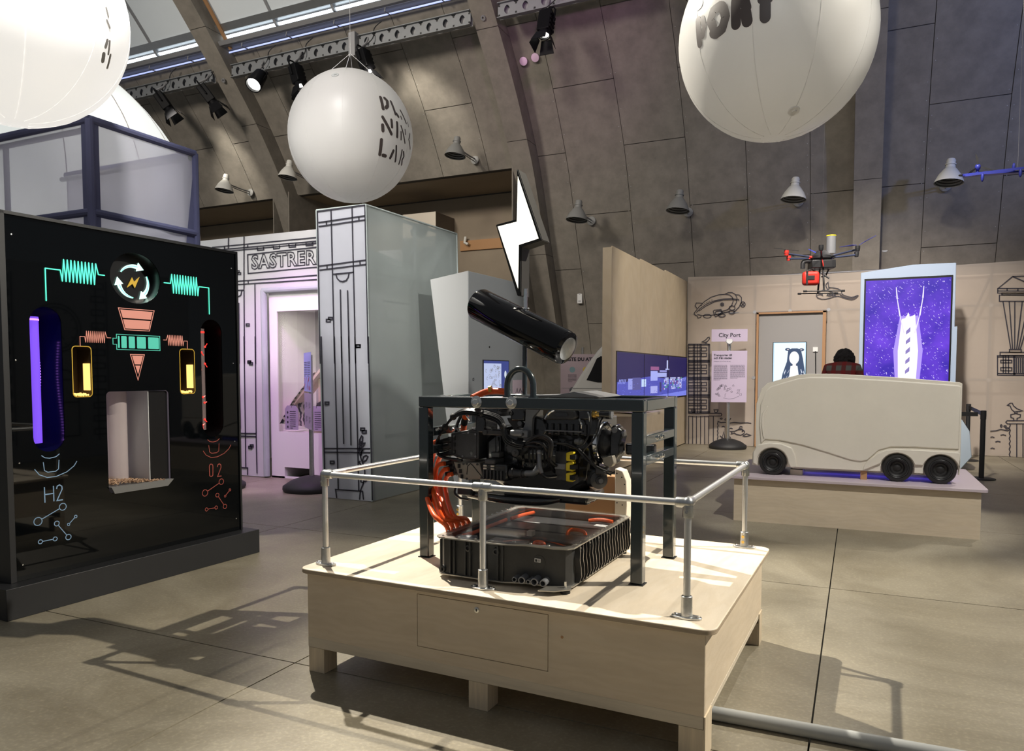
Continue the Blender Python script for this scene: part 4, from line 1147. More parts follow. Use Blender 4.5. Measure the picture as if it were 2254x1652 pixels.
# display case in the doorway
c = thing('display_case', 'white display case with a glass front in the tailor shop doorway', 'display case', (0, 0, 0))
yc = 8.36
FC = FN(yc)
holed('case_front', [(-7.74, .16), (-5.97, .16), (-5.97, 2.95), (-7.74, 2.95)], [[(-7.60, .67), (-6.1, .67), (-6.1, 2.40), (-7.60, 2.40)]], FC, 0, .02, 'white_paint', c)
for a, b in ((-7.74, -7.5), (-6.96, -6.72), (-6.2, -5.97)):
    box('foot', a, b, yc - .02, yc + .8, 0, .16, 'white_paint', c)
box('base_rail', -7.74, -5.97, yc - .02, yc + .02, 0, .025, 'white_paint', c)
box('floor_panel', -7.74, -5.97, yc, yc + .95, .6, .66, 'white_paint', c)
box('back_panel', -7.74, -5.97, yc + .95, yc + .98, .16, 2.95, 'panel_grey', c)
box('side_panel', -7.74, -7.71, yc, yc + .95, .16, 2.95, 'white_paint', c)
box('side_panel', -6.0, -5.97, yc, yc + .95, .16, 2.95, 'white_paint', c)
box('ceiling_panel', -7.74, -5.97, yc, yc + .95, 2.5, 2.53, 'white_paint', c)
for i in range(4):
    MB().cyl((-7.35 + i * .33, yc + .3, 2.5), (-7.35 + i * .33, yc + .3, 2.44), .025, seg=10).build('downlight', 'led_lens' if i == 2 else 'white_paint', c)
box('glass_pane', -7.61, -6.09, yc + .005, yc + .011, .66, 2.41, 'glass', c)
text('case_heading', 'Dina kläder\nklimatpåverkan', .115, FN(yc + .945), -7.60, 1.86, 'ink', c, bold=.002)
lines_of_text(-7.58, -7.15, 1.55, 6, .07, FN(yc + .945), 'case_text', c)
box('light_strip', -7.60, -7.57, yc + .4, yc + .42, .85, 1.1, 'pink_magenta', c)

ld = bpy.data.lights.new('case_lamp', 'AREA')
ld.energy = 6
ld.size = 1.2
ld.size_y = .3
ld.shape = 'RECTANGLE'
ld.color = (1, .93, .82)
lo_ = bpy.data.objects.new('case_lamp', ld)
col.objects.link(lo_)
lo_.location = (-6.85, yc + .35, 2.43)

# the garment draped over a slanted board, boxes and tags inside the case
b = thing('slanted_board', 'slanted wooden board holding the patterned garment in the display case', 'board', (0, 0, 0))
MB().hexa([(-7.42, yc + .10, 1.05), (-6.92, yc + .10, 1.55), (-6.92, yc + .34, 1.55), (-7.42, yc + .34, 1.05)], [(-7.44, yc + .10, 1.08), (-6.94, yc + .10, 1.58), (-6.94, yc + .34, 1.58), (-7.44, yc + .34, 1.08)]).build('board', 'birch', b)
box('post', -7.05, -7.0, yc + .2, yc + .25, .66, 1.43, 'birch', b)
mat('garment', (.45, .46, .42), .9)
gm = M['garment']
nt = gm.node_tree
tc = _n(nt, 'ShaderNodeTexCoord')
wv = _n(nt, 'ShaderNodeTexWave')
wv.inputs['Scale'].default_value = 5
wv.inputs['Distortion'].default_value = 14
wv.inputs['Detail'].default_value = 3
nt.links.new(tc.outputs['Object'], wv.inputs['Vector'])
cr = _n(nt, 'ShaderNodeValToRGB')
cr.color_ramp.elements[0].color = (.025, .028, .03, 1)
cr.color_ramp.elements[0].position = .38
cr.color_ramp.elements[1].color = (.62, .58, .50, 1)
cr.color_ramp.elements[1].position = .55
x_ = cr.color_ramp.elements.new(.47)
x_.color = (.14, .34, .25, 1)
nt.links.new(wv.outputs['Fac'], cr.inputs['Fac'])
nt.links.new(cr.outputs[0], nt.nodes['Principled BSDF'].inputs['Base Color'])
mb = MB()
vs, fs = [], []
nu, nv = 26, 18
for j in range(nv + 1):
    for i in range(nu + 1):
        s, v = i / nu, j / nv
        if v < .5:
            k = v / .5
            p = Vector((-7.02 - .36 * k, yc + .08 + .26 * s, 1.53 - .40 * k))
        else:
            k = (v - .5) / .5
            wd = .4 + .22 * k
            p = Vector((-7.38 - .08 * k + (s - .5) * .26 * k, yc + .08 + .26 * s - .04 * k, 1.13 - .36 * k + .03 * sin(6 * s)))
        f = .022 * sin(s * 26 + 2 * v) * (.4 + v)
        vs.append(p + Vector((-.7 * f, -f, f * .4)))
for j in range(nv):
    for i in range(nu):
        o = j * (nu + 1) + i
        fs.append((o, o + 1, o + nu + 2, o + nu + 1))
o = MB().add(vs, fs).build('patterned_garment', 'garment', None, 1.2, fix=False)
tag(o, 'crumpled garment with a dark green and cream marbled pattern in the display case', 'garment')
b = thing('wooden_box', 'small pale wooden box with a dark hat on it in the display case', 'box', (0, 0, 0))
box('body', -7.12, -6.78, yc + .06, yc + .34, .66, 1.02, 'birch', b, .004)
o = MB().sphere((-6.93, yc + .2, 1.02), .12, 20, 12, (1.2, 1, .9)).build('dark_hat', 'matt_black', None, 1.2)
tag(o, 'dark rounded hat on the small wooden box', 'hat')
for k, (xa, nm) in enumerate(((-7.52, 'hanging on the marbled garment'), (-7.07, 'hanging on the small wooden box'), (-6.72, 'at the right edge of the display case'))):
    tg = thing('paper_tag', 'lilac paper tag %s' % nm, 'tag', (0, 0, 0), 0, 'paper tags in the display case')
    ft = FN(yc + .035)
    MB().prism([(xa, .70), (xa + .24, .70), (xa + .24, 1.0), (xa + .2, 1.05), (xa + .04, 1.05), (xa, 1.0)], ft, 0, .004).build('card', 'sign_lilac', tg)
    MB().tube([(xa + .12, yc + .035, 1.02), (xa + .13, yc + .035, 1.1)], .006, 6, 0).build('string', 'rubber', tg)
    mb = MB()
    for i in range(4):
        mb.add([ft(x, z, .006) for x, z in el(xa + .05, .95 - i * .07, .014, .02, 8)], [tuple(range(8))])
    mb.build('pictogram', 'ink', tg, smooth=0)
    lines_of_text(xa + .09, xa + .2, .97, 9, .03, FN(yc + .031), 'print', tg, seed=k)


# rubber-footed sign stand in front of the shop
def foot_base(parent, r=.36, h=.17):
    return MB().lathe((0, 0, 0), (0, 0, 1), [(0, .0), (0, r * .96), (.03, r), (h * .35, r * .99), (h * .7, r * .72), (h * .92, r * .4), (h, r * .2), (h, 0)], 40, False).build('rubber_base', 'rubber', parent, 1.)


t = thing('sign_stand', 'sign stand with a blue and a lilac poster beside the display case', 'sign', (-6.40, 7.62, 0))
foot_base(t, .37, .19)
MB().cyl((0, 0, .15), (0, 0, 1.75), .03, seg=12).build('pole', 'galv', t)
fs_ = lambda a, b_, t_=0.: Vector((a * .75 + t_ * .5, -a * .66 - .05 - t_, b_))
MB().prism(rc(-.32, 1.28, .28, 1.78), fs_, 0, .006).build('poster', 'poster_blue', t)
MB().prism(rc(-.32, .80, .28, 1.26), fs_, 0, .006).build('poster', 'sign_lilac', t)
lines_of_text(-.29, -.06, 1.66, 9, .022, lambda a, b_, t_=0.: fs_(a, b_, t_ + .006), 'print', t, seed=3)
lines_of_text(-.02, .2, 1.66, 9, .022, lambda a, b_, t_=0.: fs_(a, b_, t_ + .006), 'print', t, seed=4)
rnd = random.Random(5)
mb = MB()
for i in range(14):
    cx, cz = -.28 + .5 * rnd.random(), 1.31 + .14 * rnd.random()
    ribbon(mb, [(cx + .03 * cos(k + i), cz + .03 * sin(k * 1.7 + i)) for k in range(5)], .006, fs_, .007, .009)
mb.build('squiggle_print', 'drone_red', t, smooth=0)
for k, (a, z) in enumerate(((-.28, 1.14), (-.02, 1.14), (-.28, .96), (-.02, .96))):
    lines_of_text(a + .06, a + .2, z, 5, .018, lambda p, q, t_=0.: fs_(p, q, t_ + .006), 'print', t, seed=8 + k)
t = thing('sign_stand', 'sign stand mostly hidden behind the black machine with only its rubber foot showing', 'sign', (-7.62, 7.2, 0))
foot_base(t, .36, .19)
MB().cyl((0, 0, .15), (0, 0, 1.2), .03, seg=12).build('pole', 'galv', t)

# cloth column booth in front of the shop
t = thing('column_booth', 'tall white cloth booth printed as a column, with grey-green sheer sides', 'booth', (0, 0, 0))
ya, yb = 7.2, 9.32
cloth('front_cloth', [(-5.86, ya, .01), (-5.16, ya, .01), (-5.21, ya, 3.46), (-5.92, ya, 3.46)], 'cloth_column', t, 10, 24, .004, 6)
ink('column_drawing', DR['column_drawing'], .015, FN(ya), t, t0=.008, t1=.013)
cloth('side_cloth', [(-5.16, ya, .01), (-5.13, yb, .01), (-5.19, yb, 3.48), (-5.21, ya, 3.46)], 'cloth_green', t, 18, 22, .006, 7)
cloth('back_cloth', [(-5.13, yb, .01), (-6.1, yb, .01), (-6.1, yb, 3.48), (-5.19, yb, 3.48)], 'cloth_green', t, 8, 14, .004, 8)
cloth('side_cloth', [(-5.86, ya, .01), (-5.86, 8.2, .01), (-5.92, 8.2, 3.46), (-5.92, ya, 3.46)], 'cloth_white', t, 8, 14, .003, 9)
for a, b in (((-5.16, ya, .01), (-5.21, ya, 3.46)), ((-5.86, ya, .01), (-5.92, ya, 3.46)), ((-5.92, ya, 3.46), (-5.21, ya, 3.46)), ((-5.21, ya, 3.46), (-5.19, yb, 3.48)), ((-5.13, yb, .01), (-5.19, yb, 3.48))):
    MB().cyl(a, b, .012, seg=8).build('cloth_hem', 'cloth_green_edge', t)
tubes(t, [((-5.24, ya + .06, .01), (-5.28, ya + .06, 3.42)), ((-5.8, ya + .06, .01), (-5.86, ya + .06, 3.42)), ((-5.26, ya + .06, 2.72), (-5.24, yb - .05, 2.72)), ((-5.26, ya + .06, 1.38), (-5.24, yb - .05, 1.38)),
          ((-5.22, 8.32, .01), (-5.26, 8.32, 3.44)), ((-5.2, yb - .06, .01), (-5.25, yb - .06, 3.44)), ((-5.24, 8.36, 3.0), (-5.24, 8.75, 2.0)), ((-5.24, ya + .06, 3.42), (-5.25, yb - .06, 3.44)),
          ((-5.85, ya + .06, 2.72), (-5.26, ya + .06, 2.72)), ((-5.82, ya + .06, 1.38), (-5.24, ya + .06, 1.38))])
MB().prism([(7.75, 2.78), (9.2, 2.7), (9.2, 3.0), (7.75, 3.15)], FU(-5.75), 0, .004).build('inner_cloth', 'cloth_green_edge', t)
MB().prism([(7.85, 1.5), (8.3, 1.45), (8.3, 2.55), (7.82, 2.6)], FU(-5.75), 0, .004).build('inner_cloth', 'cloth_white', t)
MB().prism([(7.95, .25), (8.32, .25), (8.32, 1.15), (7.95, 1.12)], FU(-5.75), 0, .004).build('inner_cloth', 'cloth_white', t)

# ------------------------------------------------------------------ long beige cloth wall at the right
t = thing('cloth_wall', 'long beige cloth wall on a tube frame printed with harbour line drawings', 'cloth wall', (0, 0, 0))
NW = 15.97
FW = FN(NW)
cloth('cloth_panel', [(-3.31, NW, .01), (-1.93, NW, .01), (-1.93, NW, 3.50), (-3.31, NW, 3.54)], 'cloth_beige', t, 12, 20, .008, 11)
cloth('cloth_panel', [(-1.93, NW, 2.76), (-.58, NW, 2.76), (-.58, NW, 3.46), (-1.93, NW, 3.50)], 'cloth_beige', t, 12, 8, .008, 12)
cloth('cloth_panel', [(-.58, NW, .01), (4.6, NW, .01), (4.6, NW, 3.55), (-.58, NW, 3.46)], 'cloth_beige', t, 24, 20, .008, 13)
for k in ('zeppelin_drawing', 'tower_block_drawing', 'quay_drawing', 'water_drawing', 'seagull_drawing', 'flying_whale_drawing', 'control_tower_drawing', 'quay_bird_drawing'):
    ink(k, DR[k], .018 if 'control' in k else .016, FW, t, t0=.014, t1=.019)
sh = 'tube_grey'
YT = NW + .03
tubes(t, [((-3.3, YT, 3.48), (4.6, YT, 3.48)), ((-3.3, YT, 2.76), (4.6, YT, 2.74)), ((-3.3, YT, 1.42), (-1.95, YT, 1.42)), ((-.58, YT, 1.40), (4.6, YT, 1.39)), ((-2.64, YT, .01), (-2.64, YT, 3.48)), ((-1.95, YT, .01), (-1.95, YT, 3.48)),
          ((-1.27, YT, 2.76), (-1.27, YT, 3.48)), ((-.56, YT, .01), (-.56, YT, 3.48)), ((2.15, YT, .01), (2.15, YT, 3.48)), ((3.5, YT, .01), (3.5, YT, 3.48)), ((-3.28, YT, .01), (-3.28, YT, 3.5)),
          ((2.15, YT + .05, 3.3), (1.7, YT + .05, 2.1)), ((-.5, YT + .05, 3.3), (-.2, YT + .05, 2.0))], m='tube_shadow_grey')
for x, z in ((-1.95, 2.76), (-1.27, 2.76), (2.15, 2.74), (2.15, 1.39), (-.56, 2.76), (-2.64, 2.76), (-1.95, 1.42)):
    MB().cyl((x, YT - .035, z), (x, YT + .035, z), .035, seg=10).build('tube_joint', 'grey_steel', t)
MB().box(-3.31, 4.6, NW + .38, NW + .39, .01, 3.35).build('back_cloth', 'cloth_beige', t)

# doorway with a grey panel, a portrait screen on it
c = thing('doorway_partition', 'grey partition with copper edges filling the doorway of the cloth wall', 'partition', (0, 0, 0))
box('board', -1.88, -.62, 16.0, 16.06, .01, 2.72, 'panel_grey', c)
box('edge_trim', -1.905, -1.865, 15.93, 16.0, .01, 2.74, 'copper_edge', c)
box('edge_trim', -.66, -.60, 15.93, 16.0, .01, 2.74, 'copper_edge', c)
box('edge_trim', -1.905, -.60, 15.93, 16.0, 2.71, 2.745, 'copper_edge', c)
MB().tube([(-.78, 15.97, 1.95), (-.76, 15.97, 1.1)], .01, 8, 0).build('cable', 'rubber', c)
box('socket', -.83, -.74, 15.97, 16.0, 1.94, 2.03, 'socket_white', c)
s = thing('portrait_screen', 'bright portrait screen showing a figure with long dark hair and a white top', 'screen', (0, 0, 0))
FP = FN(15.955)
box('screen_body', -1.585, -.945, 15.955, 16.0, 1.0, 2.14, 'screen_black', s, .004)
pic = [(rc(-1.572, 1.01, -.957, 2.13), (.50, .72, .86)), (rc(-1.555, 1.01, -.97, 2.115), (.82, .93, .97))]
cx = -1.17
pic += [([(cx - .12, 1.98), (cx - .05, 2.01), (cx + .05, 2.01), (cx + .12, 1.98), (cx + .16, 1.8), (cx + .2, 1.55), (cx + .25, 1.2), (cx + .1, 1.05), (cx - .16, 1.05), (cx - .28, 1.15), (cx - .22, 1.5), (cx - .14, 1.75)], (.05, .08, .15)),
        (el(cx - .13, 1.99, .05, .03, 12), (.05, .08, .15)), (el(cx + .13, 1.98, .05, .03, 12), (.05, .08, .15)), (el(cx - .125, 1.99, .02, .01, 10), (.7, .62, .62)), (el(cx + .125, 1.98, .02, .01, 10), (.7, .62, .62)),
        ([(cx - .07, 1.66), (cx + .06, 1.66), (cx + .11, 1.3), (cx + .13, 1.02), (cx - .13, 1.02), (cx - .11, 1.3)], (.97, .98, 1.0)),
        (el(cx - .005, 1.82, .092, .13, 24), (1, .96, .95)), ([(cx - .03, 1.71), (cx + .03, 1.71), (cx + .04, 1.6), (cx - .04, 1.6)], (.93, .84, .83))]
rnd = random.Random(2)
for i in range(46):
    sx = rnd.choice((-1, 1))
    x = cx + sx * rnd.uniform(.09, .2)
    z = rnd.uniform(1.1, 1.6)
    pic.append(([(x, z), (x + .012, z + .01), (x + sx * .03, z - .06), (x + sx * .02, z - .07)], rnd.choice([(.5, .55, .65), (.02, .03, .06), (.7, .75, .85)])))
picture('portrait_image', pic, FP, 'screen_portrait', s)

# tall display tower with the violet screen
t = thing('display_tower', 'tall pale tower with a big violet screen showing rain and a glowing white pillar', 'display', (0, 0, 0))
yt = 14.6
FT = FN(yt)
MB().prism([(.0, 0), (1.47, 0), (1.45, 3.37), (.81, 3.375), (.0, 3.28)], FT, -.28, 0).build('casing', 'tower_white', t, bevel=.01)
box('side_trim', 1.42, 1.49, yt - .02, yt + .2, .3, 2.3, 'tower_white', t)
box('bezel', .06, 1.41, yt - .015, yt, .9, 3.165, 'screen_black', t)
m = mat('screen_violet', (.01, .01, .02), .3)
nt = m.node_tree
b_ = nt.nodes['Principled BSDF']
tc = _n(nt, 'ShaderNodeTexCoord')
nz = _n(nt, 'ShaderNodeTexNoise')
nz.inputs['Scale'].default_value = 2.2
nz.inputs['Detail'].default_value = 4
nt.links.new(tc.outputs['Object'], nz.inputs['Vector'])
cr = _n(nt, 'ShaderNodeValToRGB')
cr.color_ramp.elements[0].position = .35
cr.color_ramp.elements[0].color = (.04, .012, .44, 1)
cr.color_ramp.elements[1].position = .7
cr.color_ramp.elements[1].color = (.17, .05, .80, 1)
nt.links.new(nz.outputs['Fac'], cr.inputs['Fac'])
nt.links.new(cr.outputs[0], b_.inputs['Emission Color'])
b_.inputs['Emission Strength'].default_value = 1.0
MB().add([FT(x, z, .017) for x, z in rc(.085, .92, 1.385, 3.13)], [(0, 1, 2, 3)]).build('screen', 'screen_violet', t, smooth=0)
pic = []
rnd = random.Random(4)
for i in range(620):
    x, z = rnd.uniform(.10, 1.37), rnd.uniform(1.2, 3.11)
    l = rnd.uniform(.012, .045)
    w = rnd.uniform(.003, .008)
    a = rnd.uniform(.5, 1.3) if rnd.random() < .75 else rnd.uniform(-1, 0)
    c_ = rnd.choice([(.55, .45, 1), (.8, .72, 1), (.4, .28, .95)])
    dx, dz = cos(-a) * l / 2, sin(-a) * l / 2
    pic.append(([(x - dx, z - dz), (x + w, z), (x + dx, z + dz), (x - w, z)], c_))
X = .76
pic += [([(X - .17, 1.2), (X + .18, 1.2), (X + .23, 1.9), (X + .15, 2.5), (X - .13, 2.5), (X - .22, 1.9)], (.42, .30, 1)), ([(X - .13, 1.2), (X + .13, 1.2), (X + .16, 1.9), (X + .1, 2.52), (X + .02, 2.48), (X, 2.56), (X - .05, 2.46), (X - .1, 2.45), (X - .15, 1.9)], (1.0, .98, 1.0))]
for sx, p in ((-1, [(-.06, 2.2), (-.13, 2.5), (-.18, 2.8), (-.2, 3.0)]), (1, [(.1, 2.2), (.17, 2.5), (.21, 2.8), (.22, 3.0)])):
    for (a, z), (b__, z2) in zip(p[:-1], p[1:]):
        pic.append(([(X + a - .012, z), (X + a + .012, z), (X + b__ + .006, z2), (X + b__ - .006, z2)], (.8, .75, 1)))
for k in range(5):
    z = 1.5 + k * .17
    pic.append(([(X - .03, z), (X + .035, z + .05), (X + .035, z + .13), (X - .03, z + .06)], (.25, .2, .5)))
picture('screen_image', pic, FT, 'screen_portrait', t, .0185, .000004)

# ------------------------------------------------------------------ plywood video wall
t = thing('video_wall', 'birch plywood wall with a wide blue video screen set into it', 'wall unit', (0, 0, 0))
uw = -3.35
FV = FU(uw)
ys = [10.75, 12.35, 14.1, 16.08]
for a, b in zip(ys[:-1], ys[1:]):
    box('plywood_panel', uw - .02, uw, a + .002, b - .002, 1.86, 3.40 + (a - 10.7) * .018, 'birch_wall', t)
    box('plywood_panel', uw - .02, uw, a + .002, b - .002, .02, 1.02, 'birch_wall', t)
box('carcass', uw - .14, uw - .021, 10.74, 16.09, .01, 3.38, 'birch_wall', t)
box('end_panel', uw - .14, uw + .0, 10.72, 10.749, .01, 3.38, 'birch_wall', t)
box('end_stile', uw - .02, uw, 10.752, 10.97, 1.02, 1.86, 'birch_wall', t)
box('bezel', uw - .02, uw + .012, 10.97, 16.08, 1.03, 1.85, 'screen_black', t)
pic = []
y0, y1, z0, z1 = 10.99, 16.06, 1.045, 1.84
pic.append((rc(y0, z0, y1, z1), (.018, .013, .085)))
sx = lambda f: y0 + (y1 - y0) * f
sz = lambda f: z0 + (z1 - z0) * f
pic.append(([(sx(0), sz(0)), (sx(1), sz(0)), (sx(1), sz(.5)), (sx(.8), sz(.42)), (sx(.4), sz(.52)), (sx(.3), sz(.5)), (sx(.1), sz(.42)), (sx(0), sz(.42))], (.08, .09, .48)))
pic.append(([(sx(0), sz(.02)), (sx(1), sz(0)), (sx(1), sz(.13)), (sx(.5), sz(.08)), (sx(0), sz(.08))], (.20, .23, .80)))
for (a, b, c_, d), cl in (((.12, .26, .24, .48), (.30, .33, .8)), ((.17, .24, .27, .5), (.09, .09, .3)), ((.28, .3, .34, .46), (.55, .7, 1)), ((.4, .42, .5, .64), (.38, .42, .9)), ((.4, .66, .52, .74), (.3, .1, .25)), ((.5, .5, .64, .6), (.4, .44, .85)), ((.4, .14, .5, .3), (.4, .42, .85)), ((.53, .16, .56, .38), (.05, .04, .15)), ((.62, .67, .68, .7), (.5, .55, .95)), ((.64, .7, .66, .9), (.6, .65, 1)), ((.53, .62, .64, .66), (.3, .3, .7))):
    pic.append((rc(sx(a), sz(b), sx(c_), sz(d)), cl))
rnd = random.Random(9)
for bx in (.58, .70, .81):
    for r_ in range(7):
        for c__ in range(5):
            if rnd.random() < .85:
                a = bx + c__ * .019
                b = .2 + r_ * .042
                pic.append((rc(sx(a), sz(b), sx(a + .017), sz(b + .035)), rnd.choice([(.6, .66, 1), (.45, .5, .95), (.22, .06, .16), (.7, .72, 1), (.12, .1, .4), (.1, .4, .25)])))
for i in range(160):
    a, b = rnd.random() * .98, rnd.uniform(.02, .44)
    pic.append((rc(sx(a), sz(b), sx(a + rnd.uniform(.003, .012)), sz(b + .012)), rnd.choice([(.13, .15, .6), (.05, .055, .3), (.18, .2, .7)])))
for i in range(9):
    a = .01 + i * .016 if i < 5 else .9 + (i - 5) * .02
    pic.append(([(sx(a), sz(.38)), (sx(a + .006), sz(.38)), (sx(a + .02), sz(.47)), (sx(a + .012), sz(.47))], (.32, .36, .85)))
picture('video_image', pic, FV, 'screen_video', t, .0125, .00002)
for a in (12.58, 14.35):
    box('screen_joint', uw + .012, uw + .018, a - .006, a + .006, z0, z1, 'screen_black', t)
box('shelf', uw, uw + .45, 10.9, 12.3, .86, .90, 'birch_wall', t)
MB().hexa([(uw + .02, 10.9, .93), (uw + .4, 10.9, .91), (uw + .4, 11.6, .91), (uw + .02, 11.6, .93)], [(uw + .02, 10.9, .94), (uw + .4, 10.9, .92), (uw + .4, 11.6, .92), (uw + .02, 11.6, .94)]).build('info_card', 'poster_pink', t)
o = MB().box(-3.345, -3.318, 16.095, 16.13, .3, 2.6).build('gap_post', 'matt_black')
tag(o, 'black upright in the gap between plywood wall and cloth wall', 'post')

# grey kiosk with a display
t = thing('info_kiosk', 'grey angular kiosk with a small lit display behind the engine frame', 'kiosk', (0, 0, 0))
MB().hexa([(-4.60, 8.21, .0), (-4.406, 8.21, .0), (-4.406, 9.95, .0), (-4.60, 9.95, .0)], [(-4.95, 8.21, 2.70), (-4.406, 8.21, 2.78), (-4.406, 9.95, 2.80), (-4.95, 9.95, 2.72)]).build('body', 'cab_dark', t, bevel=.004)
MB().hexa([(-4.60, 8.2, .0), (-4.41, 8.2, .0), (-4.41, 8.209, .0), (-4.60, 8.209, .0)], [(-4.95, 8.2, 2.70), (-4.41, 8.2, 2.78), (-4.41, 8.209, 2.78), (-4.95, 8.209, 2.70)]).build('front_panel', 'light_grey', t)  # paler sheet: the lit left face is put into its grey
FK = FU(-4.405)
box('bezel', -4.406, -4.395, 8.585, 9.37, 1.28, 1.69, 'screen_black', t)
pic = [(rc(8.6, 1.29, 9.355, 1.68), (.06, .08, .30)), (rc(8.6, 1.29, 9.12, 1.645), (.62, .70, 1.0)), (el(9.25, 1.5, .035, .05), (.8, .88, 1))]
picture('screen_image', pic, FK, 'screen_small', t, .0105)
rnd = random.Random(6)
mb = MB()
for i in range(34):
    cy, cz = rnd.uniform(8.66, 9.07), rnd.uniform(1.33, 1.61)
    k = rnd.choice((0, 1, 2))
    if k == 0:
        ribbon(mb, [(cy + .02 * cos(q * .9), cz + .02 * sin(q * .9)) for q in range(7)], .004, FK, .0112, .0118)
    elif k == 1:
        ribbon(mb, [(cy, cz), (cy + .05, cz), (cy + .05, cz + .02), (cy, cz + .02), (cy, cz)], .004, FK, .0112, .0118)
    else:
        ribbon(mb, [(cy, cz), (cy + .03, cz + .02), (cy + .05, cz - .01)], .004, FK, .0112, .0118)
mb.build('screen_sketches', 'ink_grey', t, smooth=0)
text('recycling_mark', 'o', .09, FK, 8.30, 1.42, 'ink', t)
MB().cyl((-4.406, 8.78, 1.86), (-4.398, 8.78, 1.86), .012, seg=8).build('key_hole', 'matt_black', t)
bx_ = thing('notice_card', 'small pink card with a scribbled signature right of the kiosk display', 'card', (0, 0, 0))
MB().prism(rc(9.5, 1.12, 9.9, 1.42), FU(-4.402), 0, .006).build('card', 'poster_pink', bx_)
ink('signature', [[(9.58, 1.22), (9.64, 1.3), (9.68, 1.2), (9.74, 1.3), (9.8, 1.24), (9.85, 1.3)]], .008, FU(-4.402), bx_, t0=.007, t1=.009)

# fact poster and the white vehicle nose
t = thing('fact_poster', 'pink poster headed VISSTE DU ATT? on a stand behind the white cab', 'poster', (-4.69, 13.26, 0), -.4347 * -1)
FQ = FN(0)
foot_base(t, .33, .15)
MB().cyl((0, .04, .1), (0, .04, 2.0), .025, seg=10).build('pole', 'galv', t)
MB().prism(rc(-.42, .95, .30, 1.87), FQ, 0, .006).build('board', 'poster_pink', t)
text('heading', 'VISSTE DU ATT?', .088, FN(-.006), -.38, 1.745, 'ink', t, bold=.004)
for i, (a, z, cl) in enumerate(((-.2, 1.58, (.25, .4, .45)), (.05, 1.58, (.75, .55, .08)), (.22, 1.60, (.15, .3, .65)), (-.2, 1.2, (.12, .12, .14)), (.05, 1.2, (.15, .15, .2)))):
    picture('illustration', [(el(a, z, .055, .055 if i != 2 else .04, 10), cl)], FN(-.006), 'print', t)
    lines_of_text(a - .08, a + .08, z - .09, 7, .022, FN(-.006), 'print', t, seed=20 + i)
t = thing('vehicle_cab', 'white rounded vehicle cab with a dark side window left of the video wall', 'vehicle', (-3.86, 11.95, 0), .0)
prof = [(-.95, .3), (-.86, .9), (-.74, 1.05), (-.60, 1.22), (-.45, 1.45), (-.28, 1.70), (-.12, 1.90), (.02, 2.03), (.15, 2.09), (.28, 2.12), (.28, .3)]
fr_ = lambda a, b, t_=0.: Vector((a, -t_, b))
MB().prism(prof, fr_, -1.0, .0).build('body', 'white_paint', t, bevel=.07, seg=4)
MB().prism([(-.30, 1.40), (-.10, 1.36), (.12, 1.36), (.12, 1.76), (-.05, 1.80), (-.12, 1.76), (-.22, 1.55)], fr_, .001, .012).build('window', 'dark_window', t, bevel=.004)
MB().box(-.75, .26, -.004, 0, 1.255, 1.262).build('panel_joint', 'grey_steel', t)
MB().box(-.80, .26, -.004, 0, .72, .727).build('panel_joint', 'grey_steel', t)
for x in (-.5,):
    MB().cyl((x, -.02, .28), (x, .2, .28), .28, seg=28).build('wheel', 'tyre', t, bevel=.02)


# ------------------------------------------------------------------ plywood platform (local x along its front, y to the back)
PO = (-2.516, 2.952, 0)
PR = -.03
plat = thing('display_platform', 'birch plywood platform on square legs carrying the engine', 'platform', PO, PR)
ZB = .53                       # upper face of the top board
top = MB().prism(rr(-.05, -.02, 2.04, 1.53, .06, 6), lambda a, b, t_=0.: Vector((a, b, ZB - .024 + t_)), 0, .024).build('top_board', 'birch_top', plat, bevel=.003)
MB().prism(rr(-.0505, -.0205, 2.0405, 1.5305, .06, 6), lambda a, b, t_=0.: Vector((a, b, ZB - .021 + t_)), 0, .016).build('board_edge', 'birch_edge', plat)
FPl = lambda a, b, t_=0.: Vector((a, -t_, b))
holed('front_panel', rc(0, .178, 2.0, ZB - .024), [rc(.664, .238, 1.336, .489)], FPl, -.018, 0, 'birch', plat)
hatch = MB().prism(rc(.667, .241, 1.333, .486), FPl, -.016, 0).build('hatch', 'birch', plat)
MB().lathe((.985, 0, .457), (0, -1, 0), [(0, .013), (.003, .013), (.004, .010), (.004, 0)], 16, False).build('lock', 'bolt_steel', hatch)
MB().box(.983, .987, -.006, -.003, .451, .463).build('key_slot', 'matt_black', hatch)
MB().box(.664, 1.336, .02, .03, .238, .489).build('hatch_shadow_board', 'joint', plat)
box('side_panel', 1.982, 2.0, .001, 1.49, .178, ZB - .024, 'birch', plat)
box('side_panel', 0, .018, .001, 1.49, .178, ZB - .024, 'birch', plat)
box('back_panel', .018, 1.982, 1.472, 1.49, .178, ZB - .024, 'birch', plat)
box('base_plank', -.001, 1.998, -.001, .045, .127, .178, 'plank', plat, .002)
box('base_plank', -.001, 1.998, 1.445, 1.491, .127, .178, 'plank', plat, .002)
box('base_plank', 1.95, 2.001, .046, 1.444, .15, .178, 'plank', plat, .002)
for x in (0, .94, 1.9):
    for y in (0, 1.39):
        box('leg', x + (.001 if x < 1.8 else .0), x + .1, y, y + .1, 0, .126, 'pine', plat, .002)
box('leg_cheek', 2.0, 2.006, .0, .12, 0, .178, 'pine', plat)
box('leg_cheek', 2.0, 2.006, 1.39, 1.49, 0, .178, 'pine', plat)
MB().cyl((1.40, -.0005, .40), (1.40, .001, .40), .007, seg=8).build('knot', 'brown_wood', plat)

